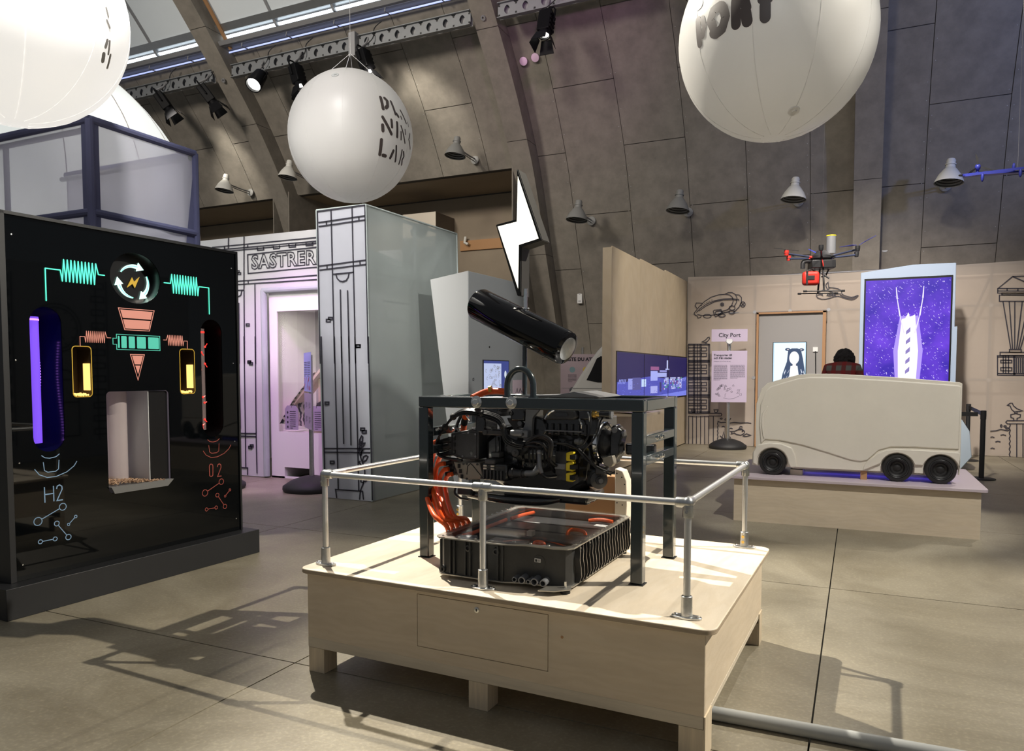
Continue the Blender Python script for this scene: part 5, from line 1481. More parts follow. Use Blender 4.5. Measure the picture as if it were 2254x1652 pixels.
# guard rail
rail = thing('guard_rail', 'low galvanised pipe guard rail fixed around the platform', 'railing', PO, PR)
RP = .0145
ZR = 1.0
XY = dict(fl=(.034, .10), fm=(.97, .085), fr=(1.905, .095), br=(1.906, 1.46), bm=(.97, 1.46), bl=(.034, 1.46))
for k, (x, y) in XY.items():
    MB().cyl((x, y, ZB + .02), (x, y, ZR - .02), RP, seg=16).build('post', 'pipe_alu', rail)
    ang = 0
    fl = MB().prism([(x + p * 1.0, y + q) for p, q in [(.062 * cos(t) * (1 if abs(cos(t)) < .6 else 1.0), .030 * sin(t)) for t in [2 * pi * i / 28 for i in range(28)]]], lambda a, b, t_=0.: Vector((a, b, ZB + t_)), 0, .009).build('flange', 'galv', rail, bevel=.002)
    MB().lathe((x, y, ZB + .004), (0, 0, 1), [(0, .026), (.012, .0235), (.085, .0225), (.088, .018)], 20, False).build('flange_socket', 'galv', fl)
    for s in (-1, 1):
        MB().lathe((x + s * .045, y, ZB + .009), (0, 0, 1), [(0, .009), (.004, .0085), (.006, .005), (.006, 0)], 10, False).build('screw', 'bolt_steel', fl)
    if k in ('br', 'bl'):
        for z in (ZB + .035, ZB + .065):
            MB().cyl((x - .004, y - .019, z), (x - .004, y - .026, z), .0085, seg=10).build('grub_screw', 'brass', fl)


def run(a, b):
    (x0, y0), (x1, y1) = XY[a], XY[b]
    MB().cyl((x0, y0, ZR), (x1, y1, ZR), RP, seg=16).build('rail_pipe', 'pipe_alu', rail)


for a, b in (('fl', 'fm'), ('fm', 'fr'), ('fr', 'br'), ('br', 'bm'), ('bm', 'bl'), ('bl', 'fl')):
    run(a, b)
RF = .0215
for k, (x, y) in XY.items():
    mb = MB()
    mb.lathe((x, y, ZR - .06), (0, 0, 1), [(0, RF), (.005, RF + .001), (.055, RF)], 18)
    mb.sphere((x, y, ZR), RF * 1.08, 18, 12)
    dirs = {'fl': [(1, 0), (0, 1)], 'fr': [(-1, 0), (0, 1)], 'br': [(-1, 0), (0, -1)], 'bl': [(1, 0), (0, -1)], 'fm': [(1, 0), (-1, 0)], 'bm': [(1, 0), (-1, 0)]}[k]
    for dx, dy in dirs:
        mb.lathe((x, y, ZR), (dx, dy, 0), [(0, RF), (.042, RF), (.046, RF * .96), (.05, RF * .8)], 18)
    f = mb.build('corner_fitting' if k[1] != 'm' else 'tee_fitting', 'galv', rail, .7)
    MB().cyl((x, y - RF * .9, ZR - .035), (x, y - RF * 1.25, ZR - .035), .006, seg=8).build('grub_screw', 'bolt_steel', f)

# steel engine frame
fr = thing('engine_frame', 'dark painted steel frame standing on the platform around the engine', 'frame', PO, PR)
T_ = .058
fx0, fx1, fy0, fy1, fz = .378, 1.612, .45, 1.075, 1.397
for x in (fx0, fx1 - T_):
    for y in (fy0, fy1 - T_):
        box('leg', x, x + T_, y, y + T_, ZB + .004, fz - T_, 'frame_paint', fr, .006)
        box('foot_plate', x - .006, x + T_ + .006, y - .004, y + T_ + .004, ZB, ZB + .004, 'matt_black', fr)
box('top_bar', fx0, fx1, fy0, fy0 + T_, fz - T_, fz, 'frame_paint', fr, .006)
box('top_bar', fx0, fx1, fy1 - T_, fy1, fz - T_, fz, 'frame_paint', fr, .006)
for x in (fx0, fx1 - T_):
    box('side_bar', x, x + T_, fy0 + T_, fy1 - T_, fz - T_, fz, 'frame_paint', fr, .006)
    for z in (1.085, 1.182):
        sb = box('cross_bar', x + .012, x + T_ - .001, fy0 + T_, fy1 - T_, z, z + .046, 'frame_paint', fr, .004)
        for y in (.70, .78):
            MB().lathe((x + T_ - .001, y, z + .023), (1, 0, 0), [(0, .013), (.004, .013), (.004, .0085), (.012, .0085), (.013, .004), (.013, 0)], 12, False).build('bolt', 'bolt_steel', sb)
for x in (.734, .934):
    w = MB().lathe((x, fy0, 1.372), (0, -1, 0), [(0, .0), (0, .031), (.004, .031), (.005, .029), (.005, 0)], 28, False).build('washer', 'bolt_steel', fr)
    MB().lathe((x, fy0 - .005, 1.372), (0, -1, 0), [(0, .0172), (.011, .0172), (.013, .015), (.013, 0)], 6, False).build('hex_head', 'bolt_steel', w)
box('inner_bar', fx0 + T_, fx1 - T_, .74, .77, fz - .045, fz - .006, 'frame_paint', fr, .004)

# lifting ring bolted to the frame
ring = thing('lifting_ring', 'thick black arched lifting ring on top of the engine frame', 'lifting ring', PO, PR)
mb = MB()
mb.tube([(.885, .50, 1.36), (.885, .50, 1.43)] + [(.957 - .072 * cos(a), .50 + .0 * a, 1.455 + .085 * sin(a)) for a in [pi * i / 12 for i in range(13)]] + [(1.03, .50, 1.42), (1.03, .50, 1.40)], .0165, 16, 2)
mb.build('arch', 'frame_paint', ring, 1.)
for x in (.885, 1.03):
    MB().cyl((x, .50, 1.397), (x, .50, 1.403), .026, seg=16).build('collar', 'frame_paint', ring)

# ------------------------------------------------------------------ the engine
en = thing('electric_drive_unit', 'black electric truck drive unit hanging in the steel frame', 'engine', PO, PR)


def eb(name, x0, x1, y0, y1, z0, z1, m='engine_black', bev=.008, parent=None):
    return box(name, x0, x1, y0, y1, z0, z1, m, parent or en, bev)


def pz(name, poly, y0, y1, m, bev=.006, parent=None):
    return MB().prism(poly, lambda a, b, t_=0.: Vector((a, t_, b)), y0, y1).build(name, m, parent or en, bevel=bev)


# main housings
pz('gearbox_housing', [(.66, 1.06), (.70, .94), (.82, .89), (1.16, .89), (1.28, .97), (1.30, 1.14), (1.22, 1.24), (.98, 1.27), (.74, 1.22), (.66, 1.16)], .66, .95, 'engine_black', .03)
MB().lathe((.70, .80, 1.10), (1, 0, 0), [(0, .10), (.02, .135), (.16, .145), (.17, .165), (.20, .165), (.21, .15), (.36, .15), (.37, .17), (.40, .17), (.41, .14), (.55, .125), (.60, .09)], 36).build('motor_housing', 'engine_black', en)
for i in range(14):
    a = 2 * pi * i / 14
    MB().lathe((.865, .80 + .156 * cos(a), 1.10 + .156 * sin(a)), (1, 0, 0), [(0, .008), (.05, .008), (.05, 0)], 8, False).build('bolt', 'engine_satin', en)
for i in range(11):
    x = .93 + i * .022
    MB().lathe((x, .80, 1.10), (1, 0, 0), [(0, .150), (.006, .158), (.012, .150)], 36, False).build('cooling_rib', 'engine_satin', en)
eb('upper_block', 1.03, 1.33, .62, .92, 1.20, 1.30, 'engine_black', .012)
for i in range(7):
    eb('block_rib', 1.045 + i * .036, 1.055 + i * .036, .606, .62, 1.205, 1.262, 'engine_satin', .002)
eb('ledge', 1.03, 1.25, .60, .63, 1.222, 1.230, 'engine_grey', .002)
cover = pz('top_cover', [(1.04, 1.29), (1.08, 1.335), (1.22, 1.337), (1.235, 1.30), (1.21, 1.285), (1.06, 1.280)], .58, .80, 'engine_satin', .008)
MB().prism(rr(1.115, 1.302, 1.185, 1.322, .0095, 4), lambda a, b, t_=0.: Vector((a, .58 - t_, b)), 0, .005).build('obround_boss', 'engine_black', cover)
MB().tube([(1.06, .585, 1.285), (1.085, .575, 1.318), (1.11, .58, 1.333)], .008, 8, 4).build('shiny_edge', 'chrome', cover)
pz('fan_shroud', [(.99, 1.30), (1.045, 1.285), (1.06, 1.22), (1.02, 1.17), (.985, 1.2)], .60, .70, 'engine_black', .01)
eb('oil_sump', .80, 1.26, .66, .93, .845, .90, 'engine_black', .015)
MB().tube([(.60, .60, .868), (.72, .58, .862), (.88, .58, .857), (1.02, .60, .858), (1.10, .66, .87)], .022, 12, 5).build('lower_pipe', 'engine_black', en)
MB().tube([(.82, .60, .89), (1.0, .60, .892), (1.2, .62, .895), (1.3, .66, .91)], .014, 10, 4).build('lower_pipe', 'engine_satin', en)
eb('bottom_plate', .70, .98, .60, .70, .835, .85, 'engine_black', .004)
lowc = eb('lower_module', .555, .64, .55, .62, .865, .905, 'engine_satin', .008)
MB().tube([(.55, .55, .91), (.545, .545, .875), (.58, .54, .852), (.63, .545, .846)], .006, 8, 4).build('module_wire', 'hose', lowc)

# inverter boxes and their plugs at the left
inv = pz('inverter_box', [(.487, 1.192), (.61, 1.216), (.663, 1.21), (.662, 1.056), (.559, 1.053), (.486, 1.072)], .60, .86, 'engine_satin', .006)
pz('box_lid', [(.505, 1.182), (.61, 1.203), (.650, 1.198), (.650, 1.066), (.562, 1.064), (.505, 1.082)], .596, .602, 'engine_satin', .003, inv)
MB().lathe((.617, .596, 1.088), (0, -1, 0), [(0, .012), (.003, .012), (.003, .009), (.001, .008), (.001, 0)], 18, False).build('cap', 'engine_black', inv)
for x, z in ((.512, 1.175), (.60, 1.198), (.645, 1.192), (.645, 1.072), (.565, 1.07), (.512, 1.09)):
    MB().lathe((x, .596, z), (0, -1, 0), [(0, .006), (.004, .006), (.004, 0)], 8, False).build('screw', 'engine_grey', inv)
for z in (1.166, 1.131, 1.092):
    MB().box(.510, .521, .592, .597, z - .011, z + .011).build('vent', 'matt_black', inv)
for i, s in enumerate((.015, .04, .07)):
    MB().sphere((.605 + s * .6, .62, 1.222), .007, 10, 8).build('shiny_stud', 'chrome', inv)
lowb = pz('inverter_cover', [(.566, 1.035), (.676, 1.043), (.703, .955), (.598, .945), (.547, .953), (.514, 1.041)], .58, .80, 'engine_tan', .005)
ink('pressed_groove', [[(.60, .975), (.605, 1.02), (.622, 1.035), (.634, 1.028), (.688, .972), (.686, .96)]], .004, lambda a, b, t_=0.: Vector((a, .58 - t_, b)), lowb, 'matt_black', .0, .002)
for x, z in ((.553, 1.018), (.562, .99), (.571, .962)):
    MB().box(x - .008, x + .006, .574, .581, z - .011, z + .011).build('vent', 'matt_black', lowb)
for x, z in ((.58, 1.03), (.60, 1.032), (.665, 1.033), (.60, .952), (.69, .962)):
    MB().lathe((x, .58, z), (0, -1, 0), [(0, .006), (.005, .006), (.005, 0)], 8, False).build('screw', 'engine_satin', lowb)
for x, z, dx in ((.455, 1.146, .04), (.455, 1.113, .04), (.457, 1.074, .04), (.474, 1.026, .05), (.478, .998, .05), (.488, .970, .05)):
    p = MB().lathe((x + dx, .62, z + .012), (-1, -.15, -.22), [(0, .018), (.03, .018), (.032, .015), (.06, .015), (.062, .013), (.09, .0125)], 14).build('cable_plug', 'rubber', en)
    MB().box(x + .018, x + .045, .60, .605, z + .0, z + .026).build('plug_latch', 'engine_satin', p)

# valve block with ribs, elbow pipe
vb = eb('valve_block', .705, .855, .555, .68, .955, 1.045, 'engine_black', .01)
for i in range(6):
    eb('valve_rib', .715 + i * .021, .724 + i * .021, .545, .557, .96, 1.01, 'engine_satin', .002, vb)
eb('valve_cap', .723, .785, .55, .66, 1.04, 1.068, 'engine_satin', .006, vb)
for x in (.728, .772):
    for z in (1.018, 1.032):
        MB().box(x - .009, x + .009, .546, .556, z - .004, z + .004).build('clip', 'cream', vb)
MB().lathe((.86, .585, .998), (1, 0, 0), [(0, .026), (.02, .028), (.025, .022), (.06, .02), (.062, .024), (.07, .024), (.072, .018), (.10, .018)], 18).build('pipe_union', 'engine_satin', en)
MB().tube([(.955, .575, 1.003), (.99, .57, 1.006), (1.012, .57, 1.016), (1.022, .575, 1.034), (1.022, .60, 1.045)], .0165, 14, 4).build('elbow_pipe', 'engine_grey', en)
eb('sensor_box', .735, .785, .60, .66, 1.07, 1.10, 'engine_satin', .006)
MB().cyl((.76, .63, 1.10), (.76, .63, 1.18), .012, seg=10).build('sensor_tube', 'engine_black', en)
eb('cross_member', .71, .83, .58, .64, 1.19, 1.222, 'engine_satin', .008)
MB().lathe((.712, .58, 1.206), (0, -1, 0), [(0, .014), (.004, .014), (.006, .008), (.006, 0)], 12, False).build('bolt', 'engine_satin', en)

# bracket arm and grey plate
pz('bracket_plate', [(.955, 1.335), (1.03, 1.335), (.993, 1.292), (.986, 1.193), (.961, 1.169), (.94, 1.172), (.936, 1.229), (.95, 1.26)], .57, .60, 'engine_grey', .003)
MB().lathe((.885, .545, 1.211), (1, 0, 0), [(0, .016), (.012, .018), (.03, .021), (.066, .022), (.07, .018)], 18).build('strut_mount', 'engine_grey', en)
eb('strut_lug', .945, .985, .53, .58, 1.19, 1.228, 'engine_grey', .006)
MB().cyl((.957, .528, 1.208), (.957, .535, 1.208), .008, seg=12).build('lug_hole', 'matt_black', en)
pz('curved_bracket', [(.83, 1.285), (.90, 1.275), (.925, 1.26), (.92, 1.235), (.895, 1.235), (.882, 1.22), (.875, 1.19), (.862, 1.2), (.865, 1.235), (.84, 1.262)], .60, .625, 'engine_satin', .004)
MB().lathe((.908, .60, 1.258), (0, -1, 0), [(0, .013), (.006, .013), (.008, .006), (.008, 0)], 12, False).build('bolt', 'engine_grey', en)
eb('bracket_web', .64, .70, .60, .75, 1.20, 1.30, 'engine_black', .008)
eb('hanger_block', .70, .80, .56, .80, 1.29, 1.335, 'engine_black', .008)
eb('hanger_block', .86, .945, .58, .82, 1.27, 1.338, 'engine_black', .01)
MB().lathe((.865, .575, 1.31), (0, -1, 0), [(0, .012), (.004, .012), (.004, .007), (-.01, .006)], 14, False).build('hanger_hole', 'engine_satin', en)
MB().lathe((.885, .60, 1.105), (0, -1, 0), [(0, .022), (.012, .022), (.014, .018), (.014, .008), (.018, .006), (.018, 0)], 18, False).build('plug_cap', 'engine_satin', en)
pz('side_cover', [(.80, 1.13), (.84, 1.165), (.93, 1.165), (.945, 1.12), (.905, 1.085), (.82, 1.09)], .625, .68, 'engine_satin', .012)

# control unit with the three yellow plugs
cu = eb('control_unit', 1.117, 1.185, .575, .64, .975, 1.125, 'engine_satin', .006)
eb('unit_lug', 1.118, 1.18, .565, .58, 1.035, 1.065, 'engine_grey', .004, cu)
for z in (1.104, 1.054, 1.002):
    yp = pz('yellow_plug', [(1.186, z - .022), (1.186, z + .017), (1.20, z + .022), (1.226, z + .024), (1.226, z + .012), (1.207, z + .008), (1.207, z - .012), (1.224, z - .016), (1.224, z - .024)], .55, .59, 'yellow_plastic', .004)
    MB().box(1.207, 1.236, .552, .588, z - .013, z + .009).build('plug_socket', 'rubber', yp)

# output flange and yoke at the right
fl = MB().lathe((1.29, .72, 1.165), (1, -.12, 0), [(0, .07), (.01, .095), (.035, .107), (.045, .107), (.05, .088), (.04, .075), (.04, 0)], 40, False).build('brake_drum', 'engine_black', en)
MB().lathe((1.318, .716, 1.165), (1, -.12, 0), [(0, .1075), (.02, .109), (.024, .105)], 40, False).build('bright_rim', 'chrome', fl)
MB().lathe((1.325, .716, 1.165), (1, -.12, 0), [(0, .07), (.03, .065), (.05, .035), (.08, .03), (.08, 0)], 24, False).build('hub', 'engine_satin', fl)
yk = pz('yoke_arm', [(1.372, 1.20), (1.383, 1.255), (1.402, 1.262), (1.415, 1.24), (1.432, 1.235), (1.437, 1.20), (1.425, 1.16), (1.428, 1.12), (1.41, 1.09), (1.385, 1.07), (1.372, 1.10)], .67, .76, 'engine_black', .012)
pz('yoke_plate', [(1.35, 1.10), (1.405, 1.112), (1.414, 1.075), (1.40, 1.055), (1.36, 1.062)], .62, .665, 'engine_tan', .004, yk)
MB().cyl((1.40, .66, 1.235), (1.40, .77, 1.235), .014, seg=14).build('yoke_pin', 'engine_grey', yk)
MB().cyl((1.37, .64, 1.07), (1.37, .80, 1.07), .017, seg=14).build('yoke_pin', 'engine_satin', yk)
for i in range(7):
    a = -1.2 + i * .5
    MB().lathe((1.365, .71 + .05 * cos(a), 1.165 + .05 * sin(a)), (1, 0, 0), [(0, .006), (.02, .006), (.02, 0)], 8, False).build('bolt', 'engine_grey', fl)
eb('axle_stub', 1.43, 1.58, .74, .80, 1.105, 1.165, 'engine_black', .012)
eb('stub_edge', 1.44, 1.58, .735, .742, 1.158, 1.164, 'chrome', .001)
MB().tube([(1.50, .72, 1.09), (1.56, .72, 1.09), (1.60, .70, 1.092)], .011, 10, 0).build('pin', 'engine_satin', en)

# small right-hand pieces
pd = MB().lathe((1.318, .66, .982), (.75, -1, 0), [(0, .034), (.006, .045), (.014, .045), (.02, .03), (.022, .022), (.03, .02), (.03, 0)], 28, False).build('lower_pulley', 'engine_satin', en)
MB().lathe((1.340, .63, .982), (.75, -1, 0), [(0, .012), (.012, .012), (.012, 0)], 14, False).build('pulley_nut', 'engine_grey', pd)
eb('pump_body', 1.24, 1.33, .66, .78, .94, 1.04, 'engine_black', .02)
eb('sensor_mount', 1.31, 1.37, .63, .69, 1.01, 1.05, 'engine_satin', .008)
MB().lathe((1.21, .62, 1.175), (1, -.2, 0), [(0, .014), (.015, .014), (.016, .018), (.03, .018), (.031, .012), (.045, .012), (.045, 0)], 14, False).build('filter', 'engine_grey', en)
MB().lathe((1.295, .62, 1.314), (1, 0, 0), [(0, .016), (.008, .016), (.009, .019), (.025, .019), (.026, .014), (.045, .014)], 8).build('brass_union', 'brass', en)
MB().lathe((1.34, .62, 1.314), (1, 0, 0), [(0, .018), (.03, .018), (.032, .022), (.06, .022)], 16).build('air_fitting', 'engine_black', en)
MB().cyl((1.40, .60, 1.318), (1.41, .60, 1.318), .022, seg=20).build('fitting_cap', 'engine_grey', en)
eb('air_manifold', 1.23, 1.30, .60, .68, 1.285, 1.335, 'engine_black', .008)
for x, z in ((1.20, 1.335), (1.24, 1.29), (1.285, 1.325)):
    MB().tube([(x, .595, z), (x + .012, .59, z - .02), (x + .01, .595, z - .045)], .005, 8, 3).build('metal_clip', 'chrome', en)
# harness, hoses, wires
hc = ENG['harness'][0]
for i in range(9):
    dy = (i % 3 - 1) * .009
    dz = (i // 3 - 1) * .009
    k = 1 + .3 * (i % 2)
    MB().tube([(x + dz * .5, y + dy, z + dz + dy * .6) for x, y, z in hc], .0052, 6, 4).build('harness_wire', 'hose', en)
for f in (.2, .38, .55, .75):
    p = hc[int(f * (len(hc) - 1))]
    MB().sphere(p, .019, 12, 8).build('cable_tie', 'rubber', en)
MB().tube([(.51, .62, 1.2), (.49, .66, 1.23), (.505, .68, 1.28), (.55, .66, 1.31), (.6, .62, 1.32)], .009, 8, 4).build('harness_loop', 'hose', en)
MB().tube([(.40, .6, 1.10), (.41, .59, 1.075), (.45, .58, 1.06), (.52, .58, 1.052), (.57, .58, 1.05)], .0085, 8, 4).build('harness_tail', 'hose', en)
for pl in ENG['hoses']:
    MB().tube(pl, .0085, 10, 5).build('hose', 'hose', en)
MB().sphere(ENG['hoses'][4][0], .014, 14, 10).build('hose_elbow', 'engine_grey', en)
MB().tube(ENG['hoses'][4][:3], .0105, 10, 4).build('hose_sleeve', 'engine_grey', en)
for pl in ENG['thin']:
    MB().tube(pl, .0042, 8, 5).build('thin_line', 'hose', en)
MB().tube([(.61, .60, 1.335), (.605, .56, 1.318), (.618, .55, 1.29), (.63, .56, 1.27)], .005, 8, 4).build('metal_clip', 'chrome', en)
MB().tube([(.745, .575, 1.318), (.77, .57, 1.30), (.79, .57, 1.285)], .004, 8, 3).build('metal_clip', 'chrome', en)
# lid parts seen above the frame
pz('top_shield', [(.90, 1.40), (1.10, 1.407), (1.20, 1.425), (1.32, 1.405), (1.34, 1.398), (.90, 1.398)], .62, .95, 'engine_grey', .004)

# orange high-voltage cables
for i, pl in enumerate(ENG['orange']):
    pl = pl[:-1] + [(.652, .30 + i * .035, .75), (.658, .32 + i * .04, .66)]
    o = MB().tube([(x + (i - 2.5) * .012 if k_ < len(pl) - 2 else x, y + (i % 3 - 1) * .012, z) for k_, (x, y, z) in enumerate(pl)], .0125, 12, 6).build('high_voltage_cable', 'cable_orange', None, 1.2)
    o.location = PO
    o.rotation_euler = (0, 0, PR)
    tag(o, 'thick orange cable hanging from the %s plug of the %s inverter box to the battery' % (('top', 'middle', 'bottom')[i % 3], ('upper', 'lower')[i // 3]), 'cable', 'orange cable bundle at the left of the engine')
oc = thing('high_voltage_cable', 'thick orange cable arching over the top bar of the engine frame', 'cable', PO, PR)
MB().tube(ENG['orange_top'][1], .0175, 12, 6).build('sheath', 'cable_orange', oc, 1.2)
MB().tube([(.70, .645, 1.4325), (.715, .648, 1.4345)], .0182, 12, 0).build('marker_band', 'gold', oc)
oc = thing('high_voltage_cable', 'flat orange cable running up behind the wiring harness', 'cable', PO, PR)
MB().tube(ENG['orange_top'][0], .0165, 12, 6).build('sheath', 'cable_orange', oc, 1.2)
MB().tube([ENG['orange_top'][0][1], [a * .5 + b * .5 for a, b in zip(ENG['orange_top'][0][1], ENG['orange_top'][0][2])]], .019, 12, 0).build('heat_shrink', 'rubber', oc)

# ------------------------------------------------------------------ battery tray with a clear lid
bt = thing('battery_pack', 'black finned battery tray with a clear lid lying under the engine', 'battery', PO, PR)
bx0, bx1, by0, by1, bz0, bz1 = .682, 1.345, .165, 1.06, .553, .724
outl = [(bx0 + .03, by0), (bx0 + .36, by0), (bx0 + .44, by0 + .035), (bx0 + .58, by0 + .035), (bx1 - .02, by0 + .05), (bx1, by0 + .08), (bx1, by1 - .03), (bx1 - .03, by1), (bx0 + .03, by1), (bx0, by1 - .03), (bx0, by0 + .03)]
UP = lambda a, b, t_=0.: Vector((a, b, t_))


def grow(poly, d):
    cx_ = sum(p[0] for p in poly) / len(poly)
    cy_ = sum(p[1] for p in poly) / len(poly)
    return [(x + (d if x > cx_ else -d), y + (d if y > cy_ else -d)) for x, y in poly]


MB().prism(outl, UP, bz0, bz0 + .008).build('floor_plate', 'batt_black', bt)
holed('side_wall', outl, [grow(outl, -.012)], UP, bz0 + .008, bz1, 'batt_black', bt)
holed('flange', grow(outl, .018), [grow(outl, -.012)], UP, bz1, bz1 + .006, 'batt_edge', bt)
MB().prism(grow(outl, .012), UP, bz0 - .006, bz0).build('skid_plate', 'batt_edge', bt)
MB().prism(grow(outl, .016), UP, bz1 + .0065, bz1 + .0125).build('clear_lid', 'acrylic', bt, bevel=.002)
for i in range(14):
    f = i / 13
    for x in (bx0 - .008, bx1 + .008):
        MB().lathe((x, by0 + .1 + f * (by1 - by0 - .14), bz1 + .0125), (0, 0, 1), [(0, .006), (.004, .006), (.004, 0)], 8, False).build('lid_screw', 'bolt_steel', bt)
for i in range(7):
    MB().lathe((bx0 + .03 + i * .09, by0 + (-.008 if i < 4 else .028), bz1 + .0125), (0, 0, 1), [(0, .006), (.004, .006), (.004, 0)], 8, False).build('lid_screw', 'bolt_steel', bt)
# curved fins along the right side
for i in range(19):
    y = by0 + .12 + i * (by1 - by0 - .16) / 18
    s = 1 if i % 2 else .9
    pts = [(bz0 + .002, 0), (bz0 + .03, .010), (bz0 + .07, .004), (bz0 + .11, -.012 * s), (bz0 + .145, -.006), (bz1, .008)]
    mb = MB()
    vs, fs = [], []
    for k in range(len(pts)):
        z, d = pts[k]
        w = .028 if 0 < k < 5 else .02
        vs += [(bx1 - .004, y + d - .0025, z), (bx1 + w, y + d - .0025, z), (bx1 + w, y + d + .0025, z), (bx1 - .004, y + d + .0025, z)]
    for k in range(len(pts) - 1):
        o_ = k * 4
        fs += [(o_ + q, o_ + (q + 1) % 4, o_ + 4 + (q + 1) % 4, o_ + 4 + q) for q in range(4)]
    n_ = len(pts) * 4
    fs += [(3, 2, 1, 0), (n_ - 4, n_ - 3, n_ - 2, n_ - 1)]
    fin = mb.add(vs, fs).build('fin', 'batt_black', bt, .9)
    MB().add([(bx1 + (.0285 if 0 < k < 5 else .0205), y + pts[k][1] + e_, pts[k][0]) for k in range(len(pts)) for e_ in (-.0025, .0025)], [(2 * k, 2 * k + 1, 2 * k + 3, 2 * k + 2) for k in range(len(pts) - 1)]).build('fin_edge', 'batt_edge', fin)
    if i % 3 == 0:
        MB().lathe((bx1 + .004, y + .03, bz1 - .02), (1, 0, 0), [(0, .012), (.012, .012), (.012, .006), (.004, .005), (.004, 0)], 12, False).build('boss', 'batt_edge', bt)
# ribs and bosses on the front
for i, x in enumerate((.70, .752, .775, .835, .862, .915, .945, 1.01, 1.035)):
    box('front_rib', x - .004, x + .004, by0 - .014, by0, bz0 + .004, bz1 - .004, 'batt_black', bt, .002)
for x, z in ((.85, bz1 - .035), (1.0, bz1 - .035), (.705, bz0 + .02)):
    MB().lathe((x, by0, z), (0, -1, 0), [(0, .020), (.012, .016), (.014, .009), (.004, .008), (.004, 0)], 16, False).build('boss', 'batt_black', bt)
rb = MB().lathe((1.20, by0 + .055, bz0 + .1), (0, -1, 0), [(-.05, .065), (.0, .055), (.012, .052), (.014, .035), (.022, .033), (.022, 0)], 28, False).build('round_connector', 'batt_black', bt)
lb = MB().box(1.18, 1.21, by0 + .030, by0 + .032, bz0 + .1, bz0 + .117, Matrix.Identity(4)).build('type_label', 'socket_white', rb)
picture('label_print', [(rc(1.183, bz0 + .102, 1.194, bz0 + .114), (.03, .03, .03))] + [(rc(1.197 + i * .004, bz0 + .103, 1.199 + i * .004, bz0 + .114), (.05, .05, .05)) for i in range(3)], lambda a, b, t_=0.: Vector((a, by0 + .030 - t_, b)), 'print', rb)
for x, z, r in ((1.095, .575, .012), (1.132, .576, .017), (1.165, .573, .010), (1.195, .576, .018), (1.238, .575, .016)):
    MB().lathe((x, by0 + .06, z), (.1, -1, 0), [(0, r), (.085, r), (.087, r * .85), (.087, r * .7), (.03, r * .7), (.03, 0)], 18, False).build('coolant_port', 'engine_grey', bt)
MB().prism([(1.24, .10), (1.31, .12), (1.37, .18), (1.35, .22), (1.25, .19)], UP, bz0 - .004, bz0 + .001).build('corner_plate', 'batt_edge', bt)
for x, y in ((1.335, .19), (.71, .25), (1.33, 1.02), (.71, 1.02)):
    ft = MB().lathe((x, y, ZB), (0, 0, 1), [(0, .0), (0, .023), (.012, .023), (.018, .012), (.018, 0)], 18, False).build('levelling_foot', 'rubber', bt)
    MB().cyl((x, y, ZB + .016), (x, y, bz0 + .03), .006, seg=10).build('foot_screw', 'bolt_steel', ft)
# inside the tray: cell modules, busbars
for i in range(3):
    box('cell_module', bx0 + .04, bx1 - .05, by0 + .32 + i * .185, by0 + .49 + i * .185, bz0 + .01, bz1 - .035, 'engine_satin', bt, .006)
box('junction_box', bx0 + .15, bx0 + .36, by0 + .1, by0 + .3, bz0 + .01, bz1 - .04, 'engine_black', bt, .01)
MB().lathe((bx0 + .06, by0 + .17, bz0 + .12), (1, .3, 0), [(-.06, .035), (.05, .035), (.052, .02), (.052, 0)], 20).build('contactor', 'engine_grey', bt)
for pl in ([(bx0 + .04, by0 + .16, bz1 - .02), (bx0 + .05, by0 + .27, bz1 - .022), (bx0 + .05, by0 + .36, bz1 - .02), (bx0 + .05, by0 + .5, bz1 - .02), (bx0 + .05, by0 + .62, bz1 - .02)],
           [(bx0 + .06, by0 + .66, bz1 - .02), (bx0 + .09, by0 + .76, bz1 - .012), (bx0 + .10, by0 + .9, bz1 - .02)],
           [(bx0 + .32, by0 + .06, bz1 - .05), (bx0 + .42, by0 + .12, bz1 - .025), (bx0 + .52, by0 + .13, bz1 - .025), (bx0 + .62, by0 + .1, bz1 - .045)],
           [(bx0 + .44, by0 + .16, bz1 - .06), (bx0 + .43, by0 + .18, bz1 - .02), (bx0 + .47, by0 + .19, bz1 - .02), (bx0 + .48, by0 + .19, bz1 - .06)],
           [(bx0 + .48, by0 + .46, bz1 - .06), (bx0 + .48, by0 + .5, bz1 - .015), (bx0 + .55, by0 + .52, bz1 - .02), (bx0 + .56, by0 + .52, bz1 - .06)],
           [(bx0 + .47, by0 + .80, bz1 - .02), (bx0 + .53, by0 + .83, bz1 - .015), (bx0 + .60, by0 + .83, bz1 - .02)]):
    MB().tube(pl, .010, 8, 5).build('busbar', 'cable_orange', bt)
box('cell_bracket', bx0 + .30, bx0 + .33, by0 + .36, by0 + .40, bz1 - .05, bz1 - .01, 'cream', bt)
box('paper_label', bx0 + .52, bx0 + .59, by0 + .74, by0 + .79, bz1 - .034, bz1 - .033, 'socket_white', bt)

# wooden prop with a perforated cream plate behind the battery
w = thing('wooden_prop', 'brown wooden prop with a cream perforated plate under the engine', 'prop', PO, PR)
box('block', .90, 1.215, 1.235, 1.33, ZB, .918, 'brown_wood', w, .004)
pl_ = MB().prism([(1.216, ZB), (1.278, ZB), (1.290, .76), (1.285, .90), (1.262, .955), (1.216, .968)], lambda a, b, t_=0.: Vector((a, 1.24 - t_, b)), -.07, .02).build('plate', 'cream', w, bevel=.004)
for x, z in ((1.228, .94), (1.258, .92), (1.275, .88), (1.272, .80), (1.24, .79), (1.23, .77), (1.262, .76)):
    MB().cyl((x, 1.2185, z), (x, 1.222, z), .004, seg=8).build('hole', 'matt_black', pl_)

